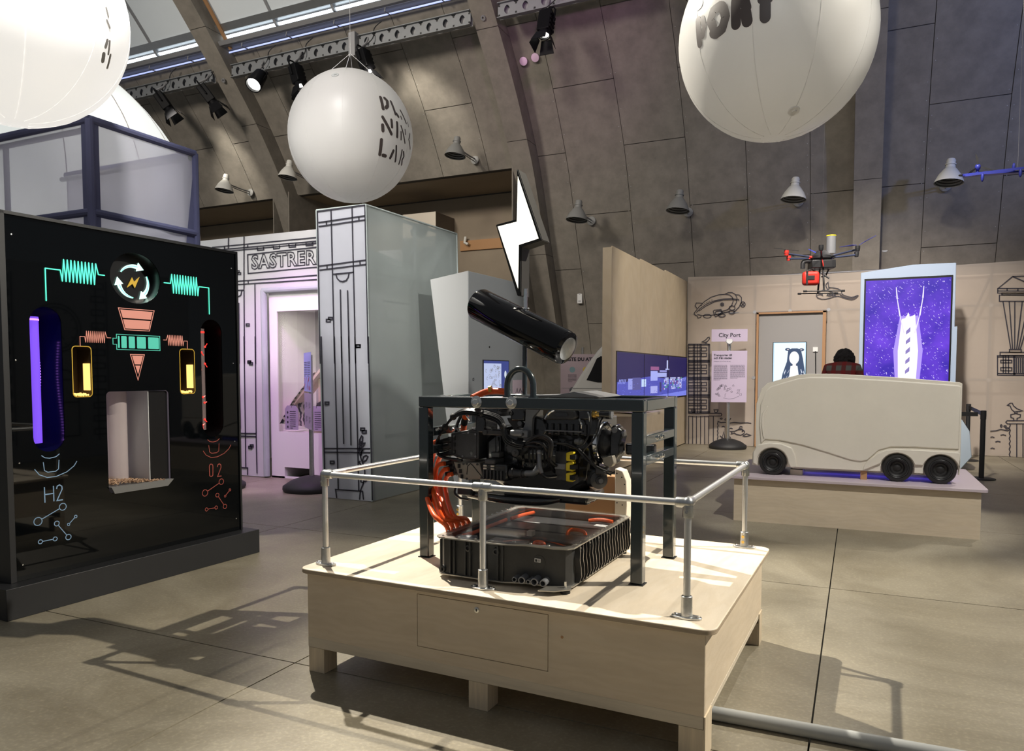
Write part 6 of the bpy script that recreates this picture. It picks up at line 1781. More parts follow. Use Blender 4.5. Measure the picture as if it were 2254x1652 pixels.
# ------------------------------------------------------------------ black cylinder on a post with the lit lightning bolt above it
sg = thing('bolt_sign', 'glossy black cylinder on a post topped by a glowing lightning bolt', 'sign', PO, PR)
yS = .80
MB().cyl((.838, yS, 1.40), (.838, yS, 1.80), .0135, seg=16).build('post', 'frame_paint', sg)
box('post_foot', .80, .876, .76, .84, 1.352, 1.402, 'frame_paint', sg, .004)
ca, cb = Vector((.515, yS + .05, 1.915)), Vector((1.118, yS - .07, 1.645))
ax = (cb - ca).normalized()
Lc = (cb - ca).length
cyl = MB().lathe(ca, ax, [(0, 0), (0, .072), (.008, .086), (.022, .092), (Lc - .022, .092), (Lc - .006, .088), (Lc, .076), (Lc, 0)], 48, False).build('cylinder', 'gloss_cyl', sg, .5)
MB().lathe(cb, ax, [(0, .062), (.003, .062), (.004, .06), (.004, 0)], 40, False).build('end_disc', 'galv', cyl)
MB().lathe(cb + ax * .004, ax, [(0, .004), (.006, .003), (.006, 0)], 10, False).build('disc_pin', 'bolt_steel', cyl)
MB().cyl((.843, yS, 1.86), (.843, yS, 1.975), .010, seg=14).build('stem', 'chrome', sg)
for i in range(3):
    a = i * 2.1
    MB().sphere((.843 + .016 * cos(a), yS + .016 * sin(a), 1.868), .006, 8, 6).build('stem_bolt', 'bolt_steel', sg)
# zigzag outline turned a little to the right so its right flank shows
bolt = [(.796, 2.617), (.940, 2.231), (.817, 2.203), (.815, 1.941), (.797, 1.942), (.666, 2.332), (.787, 2.349)]
lit = [(.798, 2.587), (.924, 2.238), (.806, 2.213), (.802, 1.972), (.675, 2.323), (.792, 2.339)]
bc = Vector((.815, yS))
th = 0.0


def FBt(a, b, t_=0.):
    dx = a - bc.x
    return Vector((bc.x + dx * cos(th) + t_ * sin(th), bc.y + dx * sin(th) - t_ * cos(th), b))


holed('bolt_rim', bolt, [lit], FBt, .0, .008, 'matt_black', sg)
MB().prism(lit, FBt, -.006, .003).build('light_panel', 'sign_light', sg)
MB().prism(bolt, FBt, -.020, -.008).build('inner_board', 'matt_black', sg)
for a, b in zip(bolt, bolt[1:] + bolt[:1]):
    d = Vector((b[0] - a[0], b[1] - a[1])).normalized()
    nn = Vector((d.y, -d.x)) * .003
    q = [(a[0] - nn.x, a[1] - nn.y), (b[0] - nn.x, b[1] - nn.y), (b[0] + nn.x, b[1] + nn.y), (a[0] + nn.x, a[1] + nn.y)]
    MB().prism(q, FBt, -.095, -.0).build('bolt_flank', 'flank_grey', sg)
MB().prism(bolt, FBt, -.105, -.095).build('back_board', 'matt_black', sg)


# ------------------------------------------------------------------ black hydrogen display machine at the left
mc = thing('display_machine', 'glossy black fuel cell display cabinet with green neon coils', 'display cabinet', (-4.686, 2.764, 0), 1.5177)
PY = .127
FM = lambda a, b, t_=0.: Vector((a, PY - t_, b))
box('plinth', 0, 2.012, 0, .51, 0, .197, 'case_black', mc, .003)
box('side_case', .09, .128, PY - .012, .50, .197, 2.52, 'case_black', mc, .002)
box('side_case', 1.922, 1.94, PY - .012, .50, .197, 2.52, 'case_black', mc, .002)
box('top_case', .09, 1.94, PY - .012, .50, 2.50, 2.522, 'case_black', mc, .002)
box('back_case', .128, 1.922, .48, .50, .197, 2.50, 'case_black', mc)


def capsule(x0, x1, z0, z1, n=12):
    r = (x1 - x0) / 2
    c = (x0 + x1) / 2
    return [(c + r * cos(pi * i / n), z1 - r + r * sin(pi * i / n)) for i in range(n + 1)] + [(c - r * cos(pi * i / n), z0 + r - r * sin(pi * i / n)) for i in range(n + 1)]


W1 = capsule(.262, .466, 1.005, 1.947)
W2 = capsule(1.566, 1.770, 1.005, 1.947)
CW = rr(.763, .672, 1.267, 1.389, .03)
CC = el(1.016, 2.203, .200, .182, 40)
S1 = rr(.530, 1.358, .663, 1.700, .025)
S2 = rr(1.367, 1.358, 1.500, 1.704, .025)
holed('front_panel', rc(.128, .199, 1.922, 2.50), [W1, W2, CW, CC, S1, S2], FM, -.008, 0, 'gloss_black', mc)
for x in (.17, 1.88):
    for z in (.30, .95, 1.6, 2.38):
        MB().lathe((x, PY, z), (0, -1, 0), [(0, .006), (.004, .005), (.005, 0)], 8, False).build('panel_screw', 'bolt_steel', mc)


def recess(name, lp, depth, m, parent=mc):
    """a lined opening behind the front panel: rim plus back"""
    n = len(lp)
    mb = MB()
    mb.add([FM(a, b, -.008) for a, b in lp] + [FM(a, b, -depth) for a, b in lp], [(i, (i + 1) % n, n + (i + 1) % n, n + i) for i in range(n)] + [tuple(range(n, 2 * n))])
    return mb.build(name, m, parent, .5)


mat('deep_blue', (.006, .006, .05), .15)
mat('deep_black', (.004, .004, .005), .3)
r1 = recess('hydrogen_window', W1, .28, 'deep_blue')
r2 = recess('oxygen_window', W2, .28, 'deep_black')
r3 = recess('reactor_window', CW, .33, 'white_recess') if 'white_recess' in M else None
if r3 is None:
    mat('white_recess', (.40, .35, .41), .6, emit=(.40, .33, .42), estr=.10)
    r3 = recess('reactor_window', CW, .33, 'white_recess')
r4 = recess('round_recess', CC, .10, 'deep_black')
# lit tubes inside the tall windows
MB().cyl((.325, PY + .10, 1.06), (.325, PY + .10, 1.885), .045, seg=20).build('hydrogen_tube', 'violet_tube', r1)
MB().lathe((.325, PY + .10, 1.86), (0, 0, 1), [(0, .047), (.012, .047)], 20, False).build('liquid_ring', 'violet_led', r1)
for i in range(36):
    f = i / 35
    MB().sphere((.395 + .014 * sin(f * 5), PY + .16, 1.72 - .66 * f), .006, 6, 4).build('led', 'violet_led', r1)
MB().cyl((1.628, PY + .10, 1.06), (1.628, PY + .10, 1.875), .042, seg=20).build('oxygen_tube', 'red_tube', r2)
MB().lathe((1.628, PY + .10, 1.84), (0, 0, 1), [(0, .044), (.014, .044)], 20, False).build('liquid_ring', 'red_led', r2)
rnd = random.Random(12)
for i in range(16):
    z = 1.10 + i * .045
    a = rnd.uniform(3.2, 5.6)
    p = Vector((1.628 + .045 * cos(a), PY + .10 + .045 * sin(a), z))
    b = MB().sphere(p, .008, 8, 6).build('red_bubble', 'red_led', r2)
    MB().tube([p, p + Vector((.02, -.002, rnd.uniform(-.03, .03)))], .003, 5, 0).build('red_thread', 'red_led', b)
MB().sphere((1.60, PY + .08, 1.07), .03, 12, 8, (1, 1, 1.8)).build('red_glow', 'red_led', r2)
# reactor window: glass pipe, tray with wood pellets
MB().cyl((.965, PY + .20, .70), (.965, PY + .20, 1.384), .075, seg=28).build('glass_pipe', 'glass_milky' if 'glass_milky' in M else mat('glass_milky', (.60, .52, .52), .1, 0, alpha=.55), r3)
box('divider', 1.095, 1.10, PY + .012, PY + .33, .70, 1.388, 'light_grey', r3)
box('dark_side', 1.10, 1.262, PY + .02, PY + .33, .69, 1.385, 'deep_black', r3)
tr = thing('pellet_tray', 'grey tray of wood pellets under the glass pipe of the black machine', 'tray', (-4.686, 2.764, 0), 1.5177)
MB().hexa([(.80, PY - .012, .665), (1.23, PY - .012, .665), (1.23, PY + .30, .665), (.80, PY + .30, .665)], [(.765, PY - .03, .715), (1.268, PY - .03, .715), (1.268, PY + .32, .715), (.765, PY + .32, .715)]).build('tray', 'grey_tray', tr)
mb = MB()
for i in range(900):
    x, y = rnd.uniform(.78, 1.2), rnd.uniform(PY - .02, PY + .28)
    a, b = rnd.uniform(0, 6.28), rnd.uniform(-.4, .4)
    d = Vector((cos(a), sin(a), b)).normalized() * rnd.uniform(.006, .012)
    c = Vector((x, y, .718 + rnd.uniform(0, .018) + .012 * sin(9 * x)))
    mb.cyl(c - d, c + d, .0035, seg=5)
pel = mb.build('wood_pellets', 'pellet', tr)
pel['kind'] = 'stuff'
# amber windows
for lp, xr in ((S1, (.655, .715)), (S2, (1.49, 1.55))):
    r = recess('burner_window', [(a, b) for a, b in lp], .16, 'amber_wall')
    xe = max(p[0] for p in lp)
    MB().box(xe - .008, xe - .002, PY + .012, PY + .085, 1.40, 1.585).build('flame_panel', 'amber', r, bevel=.002)
    mb = MB()
    for i in range(50):
        x = rnd.uniform(lp[0][0] - .11, lp[0][0] - .0)
        x = min(max(x, min(p[0] for p in lp) + .012), max(p[0] for p in lp) - .012)
        mb.sphere((x, PY + rnd.uniform(.01, .14), 1.366 + rnd.uniform(0, .012)), .007, 6, 4)
    e_ = mb.build('glowing_embers', 'amber', r)
    e_['kind'] = 'stuff'
    ribbon_b = MB()
    ribbon(ribbon_b, lp + [lp[0]], .006, FM, .0005, .002)
    ribbon_b.build('window_rim', 'gold', r, smooth=0)
# arrows circling inside the round recess, lightning mark
for k in range(3):
    a0 = 2.55 - k * 2 * pi / 3
    mb = MB()
    cx, cz, ra = 1.060, 2.186, .118
    n = 14
    pts = [(cx + ra * cos(a0 - i * 1.25 / n), cz + ra * sin(a0 - i * 1.25 / n) * .98) for i in range(n + 1)]
    for i in range(n):
        w0 = .004 + .011 * i / n
        w1 = .004 + .011 * (i + 1) / n
        d0 = Vector((pts[i][0] - cx, pts[i][1] - cz)).normalized()
        d1 = Vector((pts[i + 1][0] - cx, pts[i + 1][1] - cz)).normalized()
        q = [Vector(pts[i]) - d0 * w0, Vector(pts[i]) + d0 * w0, Vector(pts[i + 1]) + d1 * w1, Vector(pts[i + 1]) - d1 * w1]
        mb.prism([tuple(p) for p in q], FM, -.094, -.088)
    e = Vector(pts[-1])
    d = Vector((e.x - cx, e.y - cz)).normalized()
    tgt = Vector((d.y, -d.x))
    mb.prism([tuple(e + d * .036), tuple(e + tgt * .055), tuple(e - d * .032)], FM, -.094, -.088)
    mb.build('neon_arrow', 'neon_white', r4)
    ink('arrow_glow', [pts], .004, FM, r4, 'neon_green', -.087, -.084)
MB().prism([(1.005, 2.140), (1.048, 2.220), (1.064, 2.188), (1.108, 2.228), (1.068, 2.142), (1.050, 2.172)], FM, -.094, -.088).build('lightning_mark', 'gold', r4)


def coil(x0, xa, xb, x1, z, h, n, tail, m, r):
    """wire from a drop at x0 through a zigzag between xa and xb to x1"""
    pts = [] if tail is None else [(tail[0], tail[1]), (tail[0], z)]
    if tail is None or tail[0] != xa:
        pass
    zz = []
    step = (xb - xa) / (2 * n)
    for i in range(2 * n + 1):
        zz.append((xa + i * step, z + (h if i % 2 else -h)))
    return pts, zz


def neon(name, pl, m, r):
    mb = MB()
    P = [FM(a, b, .006) for a, b in pl]
    for a, b in zip(P[:-1], P[1:]):
        mb.cyl(a, b, r, seg=6)
    for p in P:
        mb.sphere(p, r, 6, 4)
    return mb.build(name, m, mc, 1.)


def zig(xa, xb, z, h, n):
    st = (xb - xa) / n
    out = []
    for i in range(n):
        out += [(xa + st * (i + .25), z - h), (xa + st * (i + .75), z + h)]
    return out


neon('neon_coil', [(.369, 1.988), (.369, 2.196), (.466, 2.196)] + list(zip([.478 + i * (.245 / 20) for i in range(20)], [2.125 if i % 2 == 0 else 2.268 for i in range(20)])) + [(.728, 2.196), (.772, 2.196)], 'neon_green', .0038)
neon('neon_coil', [(1.648, 1.990), (1.648, 2.197), (1.553, 2.197)] + list(zip([1.543 - i * (.245 / 20) for i in range(20)], [2.125 if i % 2 == 0 else 2.266 for i in range(20)])) + [(1.298, 2.196), (1.243, 2.196)], 'neon_green', .0038)
neon('salmon_coil', [(.585, 1.70), (.585, 1.766), (.618, 1.766)] + list(zip([.624 + i * (.148 / 20) for i in range(20)], [1.728 if i % 2 == 0 else 1.805 for i in range(20)])) + [(.778, 1.765), (.806, 1.765)], 'lit_salmon', .0022)
neon('salmon_coil', [(1.435, 1.704), (1.435, 1.766), (1.404, 1.766)] + list(zip([1.396 - i * (.14 / 20) for i in range(20)], [1.728 if i % 2 == 0 else 1.805 for i in range(20)])) + [(1.25, 1.767), (1.225, 1.767)], 'lit_salmon', .0022)
# battery and funnel symbols
ink('battery_outline', [[(.851, 1.686), (1.197, 1.686), (1.197, 1.793), (.851, 1.793), (.851, 1.764), (.824, 1.764), (.824, 1.722), (.851, 1.722), (.851, 1.686)]], .004, FM, mc, 'lit_green', .0005, .003)
for a, b in ((.862, .874), (.888, .928), (.945, .992), (1.010, 1.080), (1.100, 1.188)):
    MB().prism(rr(a, 1.697, b, 1.782, .006, 3), FM, .0005, .003).build('battery_cell_mark', 'lit_green', mc)
ink('funnel_outline', [[(.872, 1.980), (1.156, 1.980), (1.112, 1.828), (.916, 1.828), (.872, 1.980)]], .005, FM, mc, 'lit_salmon', .0005, .003)
MB().prism([(.886, 1.970), (1.142, 1.970), (1.126, 1.912), (.904, 1.912)], FM, .0005, .003).build('funnel_mark', 'lit_salmon', mc)
MB().prism([(.906, 1.902), (1.124, 1.902), (1.106, 1.838), (.922, 1.838)], FM, .0005, .003).build('funnel_mark', 'lit_salmon', mc)
ink('arrow_outline', [[(.955, 1.653), (1.066, 1.653), (1.010, 1.468), (.955, 1.653)]], .005, FM, mc, 'lit_salmon', .0005, .003)
MB().prism([(.968, 1.645), (1.054, 1.645), (1.034, 1.582), (.988, 1.582)], FM, .0005, .003).build('arrow_mark', 'lit_salmon', mc)
MB().prism([(.991, 1.573), (1.030, 1.573), (1.012, 1.512)], FM, .0005, .003).build('arrow_mark', 'lit_salmon', mc)
# printed signs low on the panel
for x, m, s1_, s2_ in ((.30, 'line_blue', 'H', '2'), (1.60, 'line_red', '0', '2')):
    dx = x - .30
    q = [(.32, .675), (.32, .777)], [(.378, .675), (.378, .777)], [(.32, .728), (.378, .728)]
    if s1_ == '0':
        q = ([(.318 + .018 + .018 * cos(i * pi / 6), .735 + (.032 if sin(i * pi / 6) >= 0 else -.032) + .018 * sin(i * pi / 6)) for i in list(range(12)) + [0]],)
    w2 = [(.398, .755), (.402, .772), (.418, .779), (.433, .768), (.434, .748), (.398, .677), (.437, .677)]
    ink('gas_letter', [[(a + dx, b) for a, b in l] for l in q] + [[(a + dx, b) for a, b in w2]], .007, FM, mc, m, .0005, .0025)
    mol = []
    for (a, b, r_), (c, d, r2_) in (((.272, .560, .026), (.435, .630, .023)), ((.392, .525, .016), (.466, .420, .018)), ((.283, .425, .013), (.378, .425, .013)), ((.470, .505, .008), (.520, .550, .009))):
        v = Vector((c - a, d - b)).normalized()
        mol.append([(a + v.x * r_, b + v.y * r_), (c - v.x * r2_, d - v.y * r2_)])
        for cx, cz, r0 in ((a, b, r_), (c, d, r2_)):
            mol.append([(cx + r0 * cos(i * pi / 8), cz + r0 * sin(i * pi / 8)) for i in range(17)])
    ink('molecule_print', [[(a + dx, b) for a, b in l] for l in mol], .005, FM, mc, m, .0005, .0025)
    cup = [[(.308, .985), (.33, .968), (.36, .962), (.40, .968), (.425, .985)], [(.318, .94), (.324, .885), (.345, .872), (.395, .872), (.415, .885), (.42, .945)], [(.262, .90), (.29, .862), (.34, .838), (.40, .838), (.47, .86), (.52, .895), (.54, .925)]]
    ink('cup_print', [[(a + dx, b) for a, b in l] for l in cup], .005, FM, mc, m, .0005, .0025)


# ------------------------------------------------------------------ truck model on its plinth
pl = thing('truck_plinth', 'birch plywood plinth with a lilac top under the white truck model', 'plinth', (0, 0, 0))
box('front_panel', -1.139, 1.039, 7.895, 7.915, 0, .438, 'birch', pl)
box('side_panel', 1.019, 1.039, 7.916, 9.42, 0, .438, 'birch', pl)
box('side_panel', -1.139, -1.119, 7.916, 9.42, 0, .438, 'birch', pl)
box('back_panel', -1.118, 1.018, 9.40, 9.42, 0, .438, 'birch', pl)
MB().prism(rr(-1.19, 7.85, 1.09, 9.47, .04), lambda a, b, t_=0.: Vector((a, b, .438 + t_)), 0, .028).build('top_board', 'lilac_board', pl, bevel=.003)

tk = thing('truck_model', 'smooth cream-white truck model with six black wheels on the lilac plinth', 'truck model', (0, 0, 0))
ZP = .466
y0, y1 = 8.10, 8.78
FTk = lambda a, b, t_=0.: Vector((a, y0 - t_, b))
body = [(-.935, .66), (-.962, .98), (-.957, 1.20), (-.905, 1.36), (-.85, 1.415), (-.72, 1.455), (-.56, 1.50), (-.45, 1.512), (-.2, 1.510), (.35, 1.475), (.86, 1.43), (.885, 1.42), (.885, .545), (.72, .545), (-.70, .50), (-.93, .52)]


def arch(cx, r, zb, zc):
    return [(cx + r * cos(pi - i * pi / 10), zc + r * sin(pi - i * pi / 10)) for i in range(11)]


WX = [(-.787, .133, .600), (.363, .133, .600), (.729, .134, .600)]
low = [(-.96, .55), (-.99, .58), (-.985, .70), (-.94, .755), (-.80, .775), (-.62, .745), (-.55, .735), (-.25, .655), (-.05, .60), (.08, .585), (.20, .72), (.30, .765), (.42, .768), (.885, .752), (.885, .56), (.885, .545)]
# outline with wheel arches cut into the lower edge
side = [(-.99, .56), (-.985, .69), (-.955, .73), (-.962, .98), (-.957, 1.20), (-.905, 1.36), (-.85, 1.415), (-.72, 1.455), (-.56, 1.50), (-.45, 1.512), (-.2, 1.510), (.35, 1.475), (.86, 1.432), (.885, 1.42), (.888, .62), (.885, .56)]
bottom = []
zb = .535
for cx, r, zc in reversed(WX):
    a = [(cx + (r + .012) * cos(t), zc + (r + .012) * sin(t)) for t in [pi * i / 12 for i in range(13)]]
    bottom += [(a[0][0], zb + .02)] + [p for p in a if p[1] > zb + .02] + [(a[-1][0], zb + .02)]
pts = side + bottom
# middle swelling, side skins with wheel arches
MB().prism(pts, FTk, -.05, 0).build('side_skin', 'truck_white', tk, bevel=.018, seg=3)
MB().prism(pts, FTk, -(y1 - y0), -(y1 - y0) + .05).build('side_skin', 'truck_white', tk, bevel=.018, seg=3)
core = [(-.975, .58), (-.94, .74), (-.955, .98), (-.95, 1.20), (-.90, 1.352), (-.845, 1.408), (-.72, 1.448), (-.56, 1.493), (-.45, 1.505), (-.2, 1.503), (.35, 1.468), (.86, 1.426), (.882, 1.41), (.882, .60), (.80, .60), (-.6, .60), (-.6, .55), (-.97, .55)]
MB().prism(core, FTk, -(y1 - y0) + .05, -.05).build('body', 'truck_white', tk, bevel=.012)
# raised upper body panel above the sweeping crease
up = [(-.905, .78), (-.925, 1.0), (-.915, 1.19), (-.865, 1.335), (-.82, 1.38), (-.70, 1.42), (-.55, 1.465), (-.44, 1.478), (-.2, 1.476), (.35, 1.443), (.85, 1.405), (.874, 1.395), (.874, .80), (.50, .805), (.30, .80), (.20, .765), (.10, .66), (.04, .645), (-.05, .655), (-.25, .715), (-.50, .785), (-.72, .825), (-.86, .83)]
MB().prism(up, FTk, -.01, .012).build('upper_panel', 'truck_white', tk, bevel=.011, seg=3)
for cx, r, zc in WX[:1]:
    o_ = [(-.982, .58), (-.978, .70), (-.93, .775), (-.82, .80), (-.70, .795), (-.60, .755), (-.565, .68), (-.55, .56), (-.61, .55)] + [(cx + (r + .02) * cos(t), zc + (r + .016) * sin(t)) for t in [pi * i / 12 for i in range(13)]] + [(-.935, .56)]
    MB().prism(o_, FTk, -.01, .022).build('wheel_fender', 'truck_white', tk, bevel=.01, seg=3)
o_ = [(.06, .56), (.075, .62), (.19, .735), (.26, .768), (.36, .782), (.60, .78), (.875, .772), (.885, .75), (.885, .60), (.87, .56)]
arc = []
for cx, r, zc in reversed(WX[1:]):
    arc += [(cx + (r + .02) * cos(t), zc + (r + .016) * sin(t)) for t in [pi * i / 12 for i in range(13)] if zc + (r + .016) * sin(t) > .60]
    arc += []
MB().prism(o_ + arc, FTk, -.01, .022).build('wheel_fender', 'truck_white', tk, bevel=.01, seg=3)
MB().prism([(-.885, .86), (-.905, 1.0), (-.895, 1.10), (-.85, 1.18), (-.835, 1.175), (-.868, 1.10), (-.878, 1.0), (-.868, .88), (-.87, .84)], FTk, .010, .020).build('cab_crease', 'truck_white', tk, bevel=.006)
for k, (cx, r, zc) in enumerate(WX):
    zc = ZP + r
    for yy, sgn in ((y0 + .02, -1), (y1 - .02, 1)):
        w = MB().lathe((cx, yy, zc), (0, sgn, 0), [(-.14, r * .9), (-.13, r), (.02, r), (.032, r * .93), (.034, r * .78), (.028, r * .76), (.028, r * .66), (.034, r * .62), (.02, r * .5), (-.01, r * .42), (-.012, r * .3), (0, r * .12), (0, 0)], 40, False).build('wheel', 'tyre', tk, .5)
        MB().lathe((cx, yy, zc), (0, sgn, 0), [(.029, r * .74), (.033, r * .70), (.029, r * .66)], 40, False).build('rim_line', 'tyre_hub', w)
box('underbody', -.6, .85, 8.2, 8.68, .53, .60, 'truck_white', tk)
box('support', .04, .10, 8.12, 8.2, ZP, .56, 'brown_wood', tk)
box('support', -.62, -.5, 8.2, 8.4, ZP, .52, 'cream', tk)
box('glow_strip', -.5, .85, 8.42, 8.46, .515, .53, 'blue_glow', tk)  # glowing bar added to give the blue reflection underneath

# ------------------------------------------------------------------ City Port sign stand
t = thing('sign_stand', 'lilac City Port sign on a pole with a round rubber foot', 'sign', (-2.36, 15.4, 0), .22)
foot_base(t, .37, .20)
MB().cyl((0, 0, .15), (0, 0, 2.18), .035, seg=14).build('pole', 'galv', t)
MB().lathe((0, 0, 2.02), (0, 0, 1), [(0, .04), (.1, .04), (.12, .05), (.13, .05)], 16).build('pole_clamp', 'galv', t)
FS = FN(-.05)
MB().prism(rc(-.345, 2.145, .345, 2.39), FS, 0, .012).build('name_board', 'sign_lilac', t)
MB().prism(rc(-.335, .935, .345, 1.96), FS, 0, .012).build('text_board', 'sign_lilac', t)
MB().lathe((0, -.062, 2.155), (0, -1, .35), [(0, .07), (.01, .06), (.015, 0)], 18, False).build('clamp_plate', 'grey_steel', t)
FS2 = FN(-.0625)
text('name_lettering', 'City Port', .112, FS2, .0, 2.235, 'ink', t, 'CENTER', bold=.002)
text('heading', 'Transporter till\noch från staden', .056, FS2, -.295, 1.855, 'ink', t, bold=.0018)
text('subheading', 'Transport to and from the city', .026, FS2, -.295, 1.742, 'ink', t)
lines_of_text(-.295, -.03, 1.675, 16, .0195, FS2, 'print', t, seed=31)
lines_of_text(.025, .305, 1.675, 14, .0195, FS2, 'print', t, seed=32)
rnd = random.Random(8)
mb = MB()
for i in range(26):
    cx, cz = rnd.uniform(-.25, .23), rnd.uniform(1.04, 1.27)
    k = i % 4
    if k == 0:
        ribbon(mb, [(cx + .02 * cos(q * pi / 4), cz + .016 * sin(q * pi / 4)) for q in range(9)], .004, FS2, .001, .002)
    elif k == 1:
        ribbon(mb, [(cx - .02, cz), (cx, cz + .03), (cx + .02, cz), (cx - .02, cz)], .004, FS2, .001, .002)
    elif k == 2:
        ribbon(mb, [(cx, cz - .03), (cx, cz + .03)], .004, FS2, .001, .002)
        ribbon(mb, [(cx, cz + .03), (cx + .02, cz + .04)], .004, FS2, .001, .002)
    else:
        ribbon(mb, [(cx - .02, cz - .015), (cx + .02, cz - .015), (cx + .02, cz + .02), (cx - .02, cz + .02), (cx - .02, cz - .015)], .004, FS2, .001, .002)
ribbon(mb, [(-.1, 1.02), (.0, 1.0), (.1, 1.01), (.2, 1.06)], .004, FS2, .001, .002)
mb.build('icon_print', 'ink', t, smooth=0)


# ------------------------------------------------------------------ retractable belt posts and the small console
def belt_post(x, y, label):
    t = thing('belt_post', label, 'barrier post', (x, y, 0), 0, 'belt barrier beside the truck model')
    MB().lathe((0, 0, 0), (0, 0, 1), [(0, .0), (0, .18), (.012, .18), (.02, .16), (.022, .04)], 32, False).build('base', 'matt_black', t)
    MB().cyl((0, 0, .02), (0, 0, .92), .034, seg=18).build('tube', 'matt_black', t)
    MB().lathe((0, 0, .86), (0, 0, 1), [(0, .038), (.12, .038), (.125, .03), (.125, 0)], 18, False).build('belt_head', 'matt_black', t)
    return t


belt_post(1.63, 12.46, 'nearer black belt post right of the truck model')
belt_post(1.74, 15.0, 'farther black belt post right of the truck model')
for a, b, lb in (((1.63, 12.46), (1.74, 15.0), 'black belt between the two posts right of the truck model'), ((1.60, 12.46), (.2, 12.46), 'black belt running behind the truck model from the nearer post')):
    d = Vector((b[0] - a[0], b[1] - a[1], 0)).normalized()
    nn = Vector((-d.y, d.x, 0)) * .003
    p, q = Vector((a[0], a[1], .90)) + d * .035, Vector((b[0], b[1], .90)) - d * .035
    z = Vector((0, 0, .06))
    o = MB().hexa([p - nn, q - nn, q + nn, p + nn], [p - nn + z, q - nn + z, q + nn + z, p + nn + z]).build('barrier_belt', 'matt_black')
    tag(o, lb, 'belt')
belt_post(.16, 12.46, 'black belt post hidden behind the truck model')
t = thing('control_console', 'pale blue-grey sloping console behind the tail of the truck model', 'console', (1.32, 13.4, 0))
MB().prism([(-.2, .0), (.14, .0), (.30, .22), (.26, .62), (.15, .80), (-.2, .80)], lambda a, b, t_=0.: Vector((a, t_, b)), 0, .5).build('body', 'console', t, bevel=.01)
MB().hexa([(.17, .05, .765), (.25, .05, .63), (.25, .45, .63), (.17, .45, .765)], [(.177, .05, .77), (.257, .05, .635), (.257, .45, .635), (.177, .45, .77)]).build('screen', 'screen_black', t)

# ------------------------------------------------------------------ hexacopter with a red bag
dr = thing('hexacopter_drone', 'black six-armed drone with a red bag hanging in front of the cloth wall', 'drone', (-.50, 11.30, 3.12), .30)
dr.scale = (.92, .92, .92)
MB().lathe((0, 0, -.05), (0, 0, 1), [(0, .0), (0, .13), (.03, .16), (.07, .16), (.11, .10), (.15, .07), (.15, 0)], 24, False).build('hull', 'carbon', dr)
box('battery_bay', -.17, .17, -.14, .14, -.17, -.05, 'carbon', dr, .01)
MB().tube([(-.17, 0, -.05), (-.26, 0, -.06), (-.27, 0, -.16)], .035, 10, 3).build('gimbal_arm', 'carbon', dr)
MB().cyl((.14, .03, .06), (.14, .03, .32), .068, seg=24).build('canister', 'engine_grey', dr)
MB().cyl((.14, .03, .32), (.14, .03, .335), .07, seg=24).build('canister_lid', 'yellow_plastic', dr)
for i in range(6):
    a = i * pi / 3 + .25
    d = Vector((cos(a), sin(a), 0))
    red = i in (2, 3)
    tip = d * .56 + Vector((0, 0, .05))
    ar = MB().cyl(d * .13 + Vector((0, 0, 0)), tip, .015, seg=10).build('arm', 'carbon_shine', dr)
    MB().cyl(d * .16, d * .20 + Vector((0, 0, .005)), .019, seg=10).build('arm_collar', 'drone_red' if red else 'carbon', ar)
    mo = MB().lathe(tip - Vector((0, 0, .03)), (0, 0, 1), [(0, .0), (0, .026), (.02, .032), (.035, .030), (.036, .034), (.075, .034), (.08, .02), (.08, 0)], 16, False).build('motor', 'drone_red' if red else 'carbon', dr)
    MB().cyl(tip + Vector((0, 0, .0)), tip + Vector((0, 0, .05)), .032, seg=14).build('motor_cap', 'carbon', mo)
    if i in (1, 2, 3, 5):
        pa = a + [0, .9, 1.8, .4, 0, 1.0][i]
        for s in (1, -1):
            e1 = Vector((cos(pa), sin(pa), 0)) * s
            e2 = Vector((-sin(pa), cos(pa), 0))
            c = tip + Vector((0, 0, .058))
            fold = Vector((0, 0, .14 if i in (1, 5) and s == 1 else (-.03 if i in (1, 5) else 0)))
            vs = [c + e1 * .02 - e2 * .008, c + e1 * .10 - e2 * .028 + Vector((0, 0, .008)) + fold * .35, c + e1 * .27 - e2 * .010 + fold, c + e1 * .27 + e2 * .008 + fold, c + e1 * .10 + e2 * .018 - Vector((0, 0, .004)) + fold * .35, c + e1 * .02 + e2 * .008]
            up = Vector((0, 0, .004))
            MB().add(vs + [v + up for v in vs], [(5, 4, 3, 2, 1, 0), (6, 7, 8, 9, 10, 11)] + [(k, (k + 1) % 6, 6 + (k + 1) % 6, 6 + k) for k in range(6)]).build('propeller_blade', 'drone_blue' if i in (1, 5) else 'carbon', mo)
MB().tube([(-.03, -.12, -.02), (-.02, -.15, -.1), (-.01, -.14, -.15)], .008, 8, 3).build('red_strap', 'drone_red', dr)
for s, yy in ((-1, -.17), (1, .17)):
    lg = MB().tube([(.0, yy * .5, -.15), (.0, yy, -.52)], .014, 10, 0).build('landing_leg', 'carbon', dr)
    MB().cyl((-.27, yy, -.52), (.27, yy, -.52), .009, seg=8).build('skid', 'carbon', lg)
    for x in (-.27, .27):
        MB().cyl((x - .025, yy, -.52), (x + .025, yy, -.52), .016, seg=10).build('skid_pad', 'carbon', lg)
MB().tube([(.14, .1, -.15), (.1, .14, -.26), (.04, .15, -.27)], .012, 8, 0).build('folded_strut', 'carbon', dr)
MB().tube([(-.02, -.1, -.25), (.08, -.13, -.33)], .012, 8, 0).build('folded_strut', 'carbon', dr)
bg = thing('red_bag', 'small red bag hanging on cords under the hexacopter', 'bag', (-.63, 11.18, 2.83), .30)
box('pouch', -.11, .11, -.055, .055, -.10, .09, 'drone_red', bg, .035)
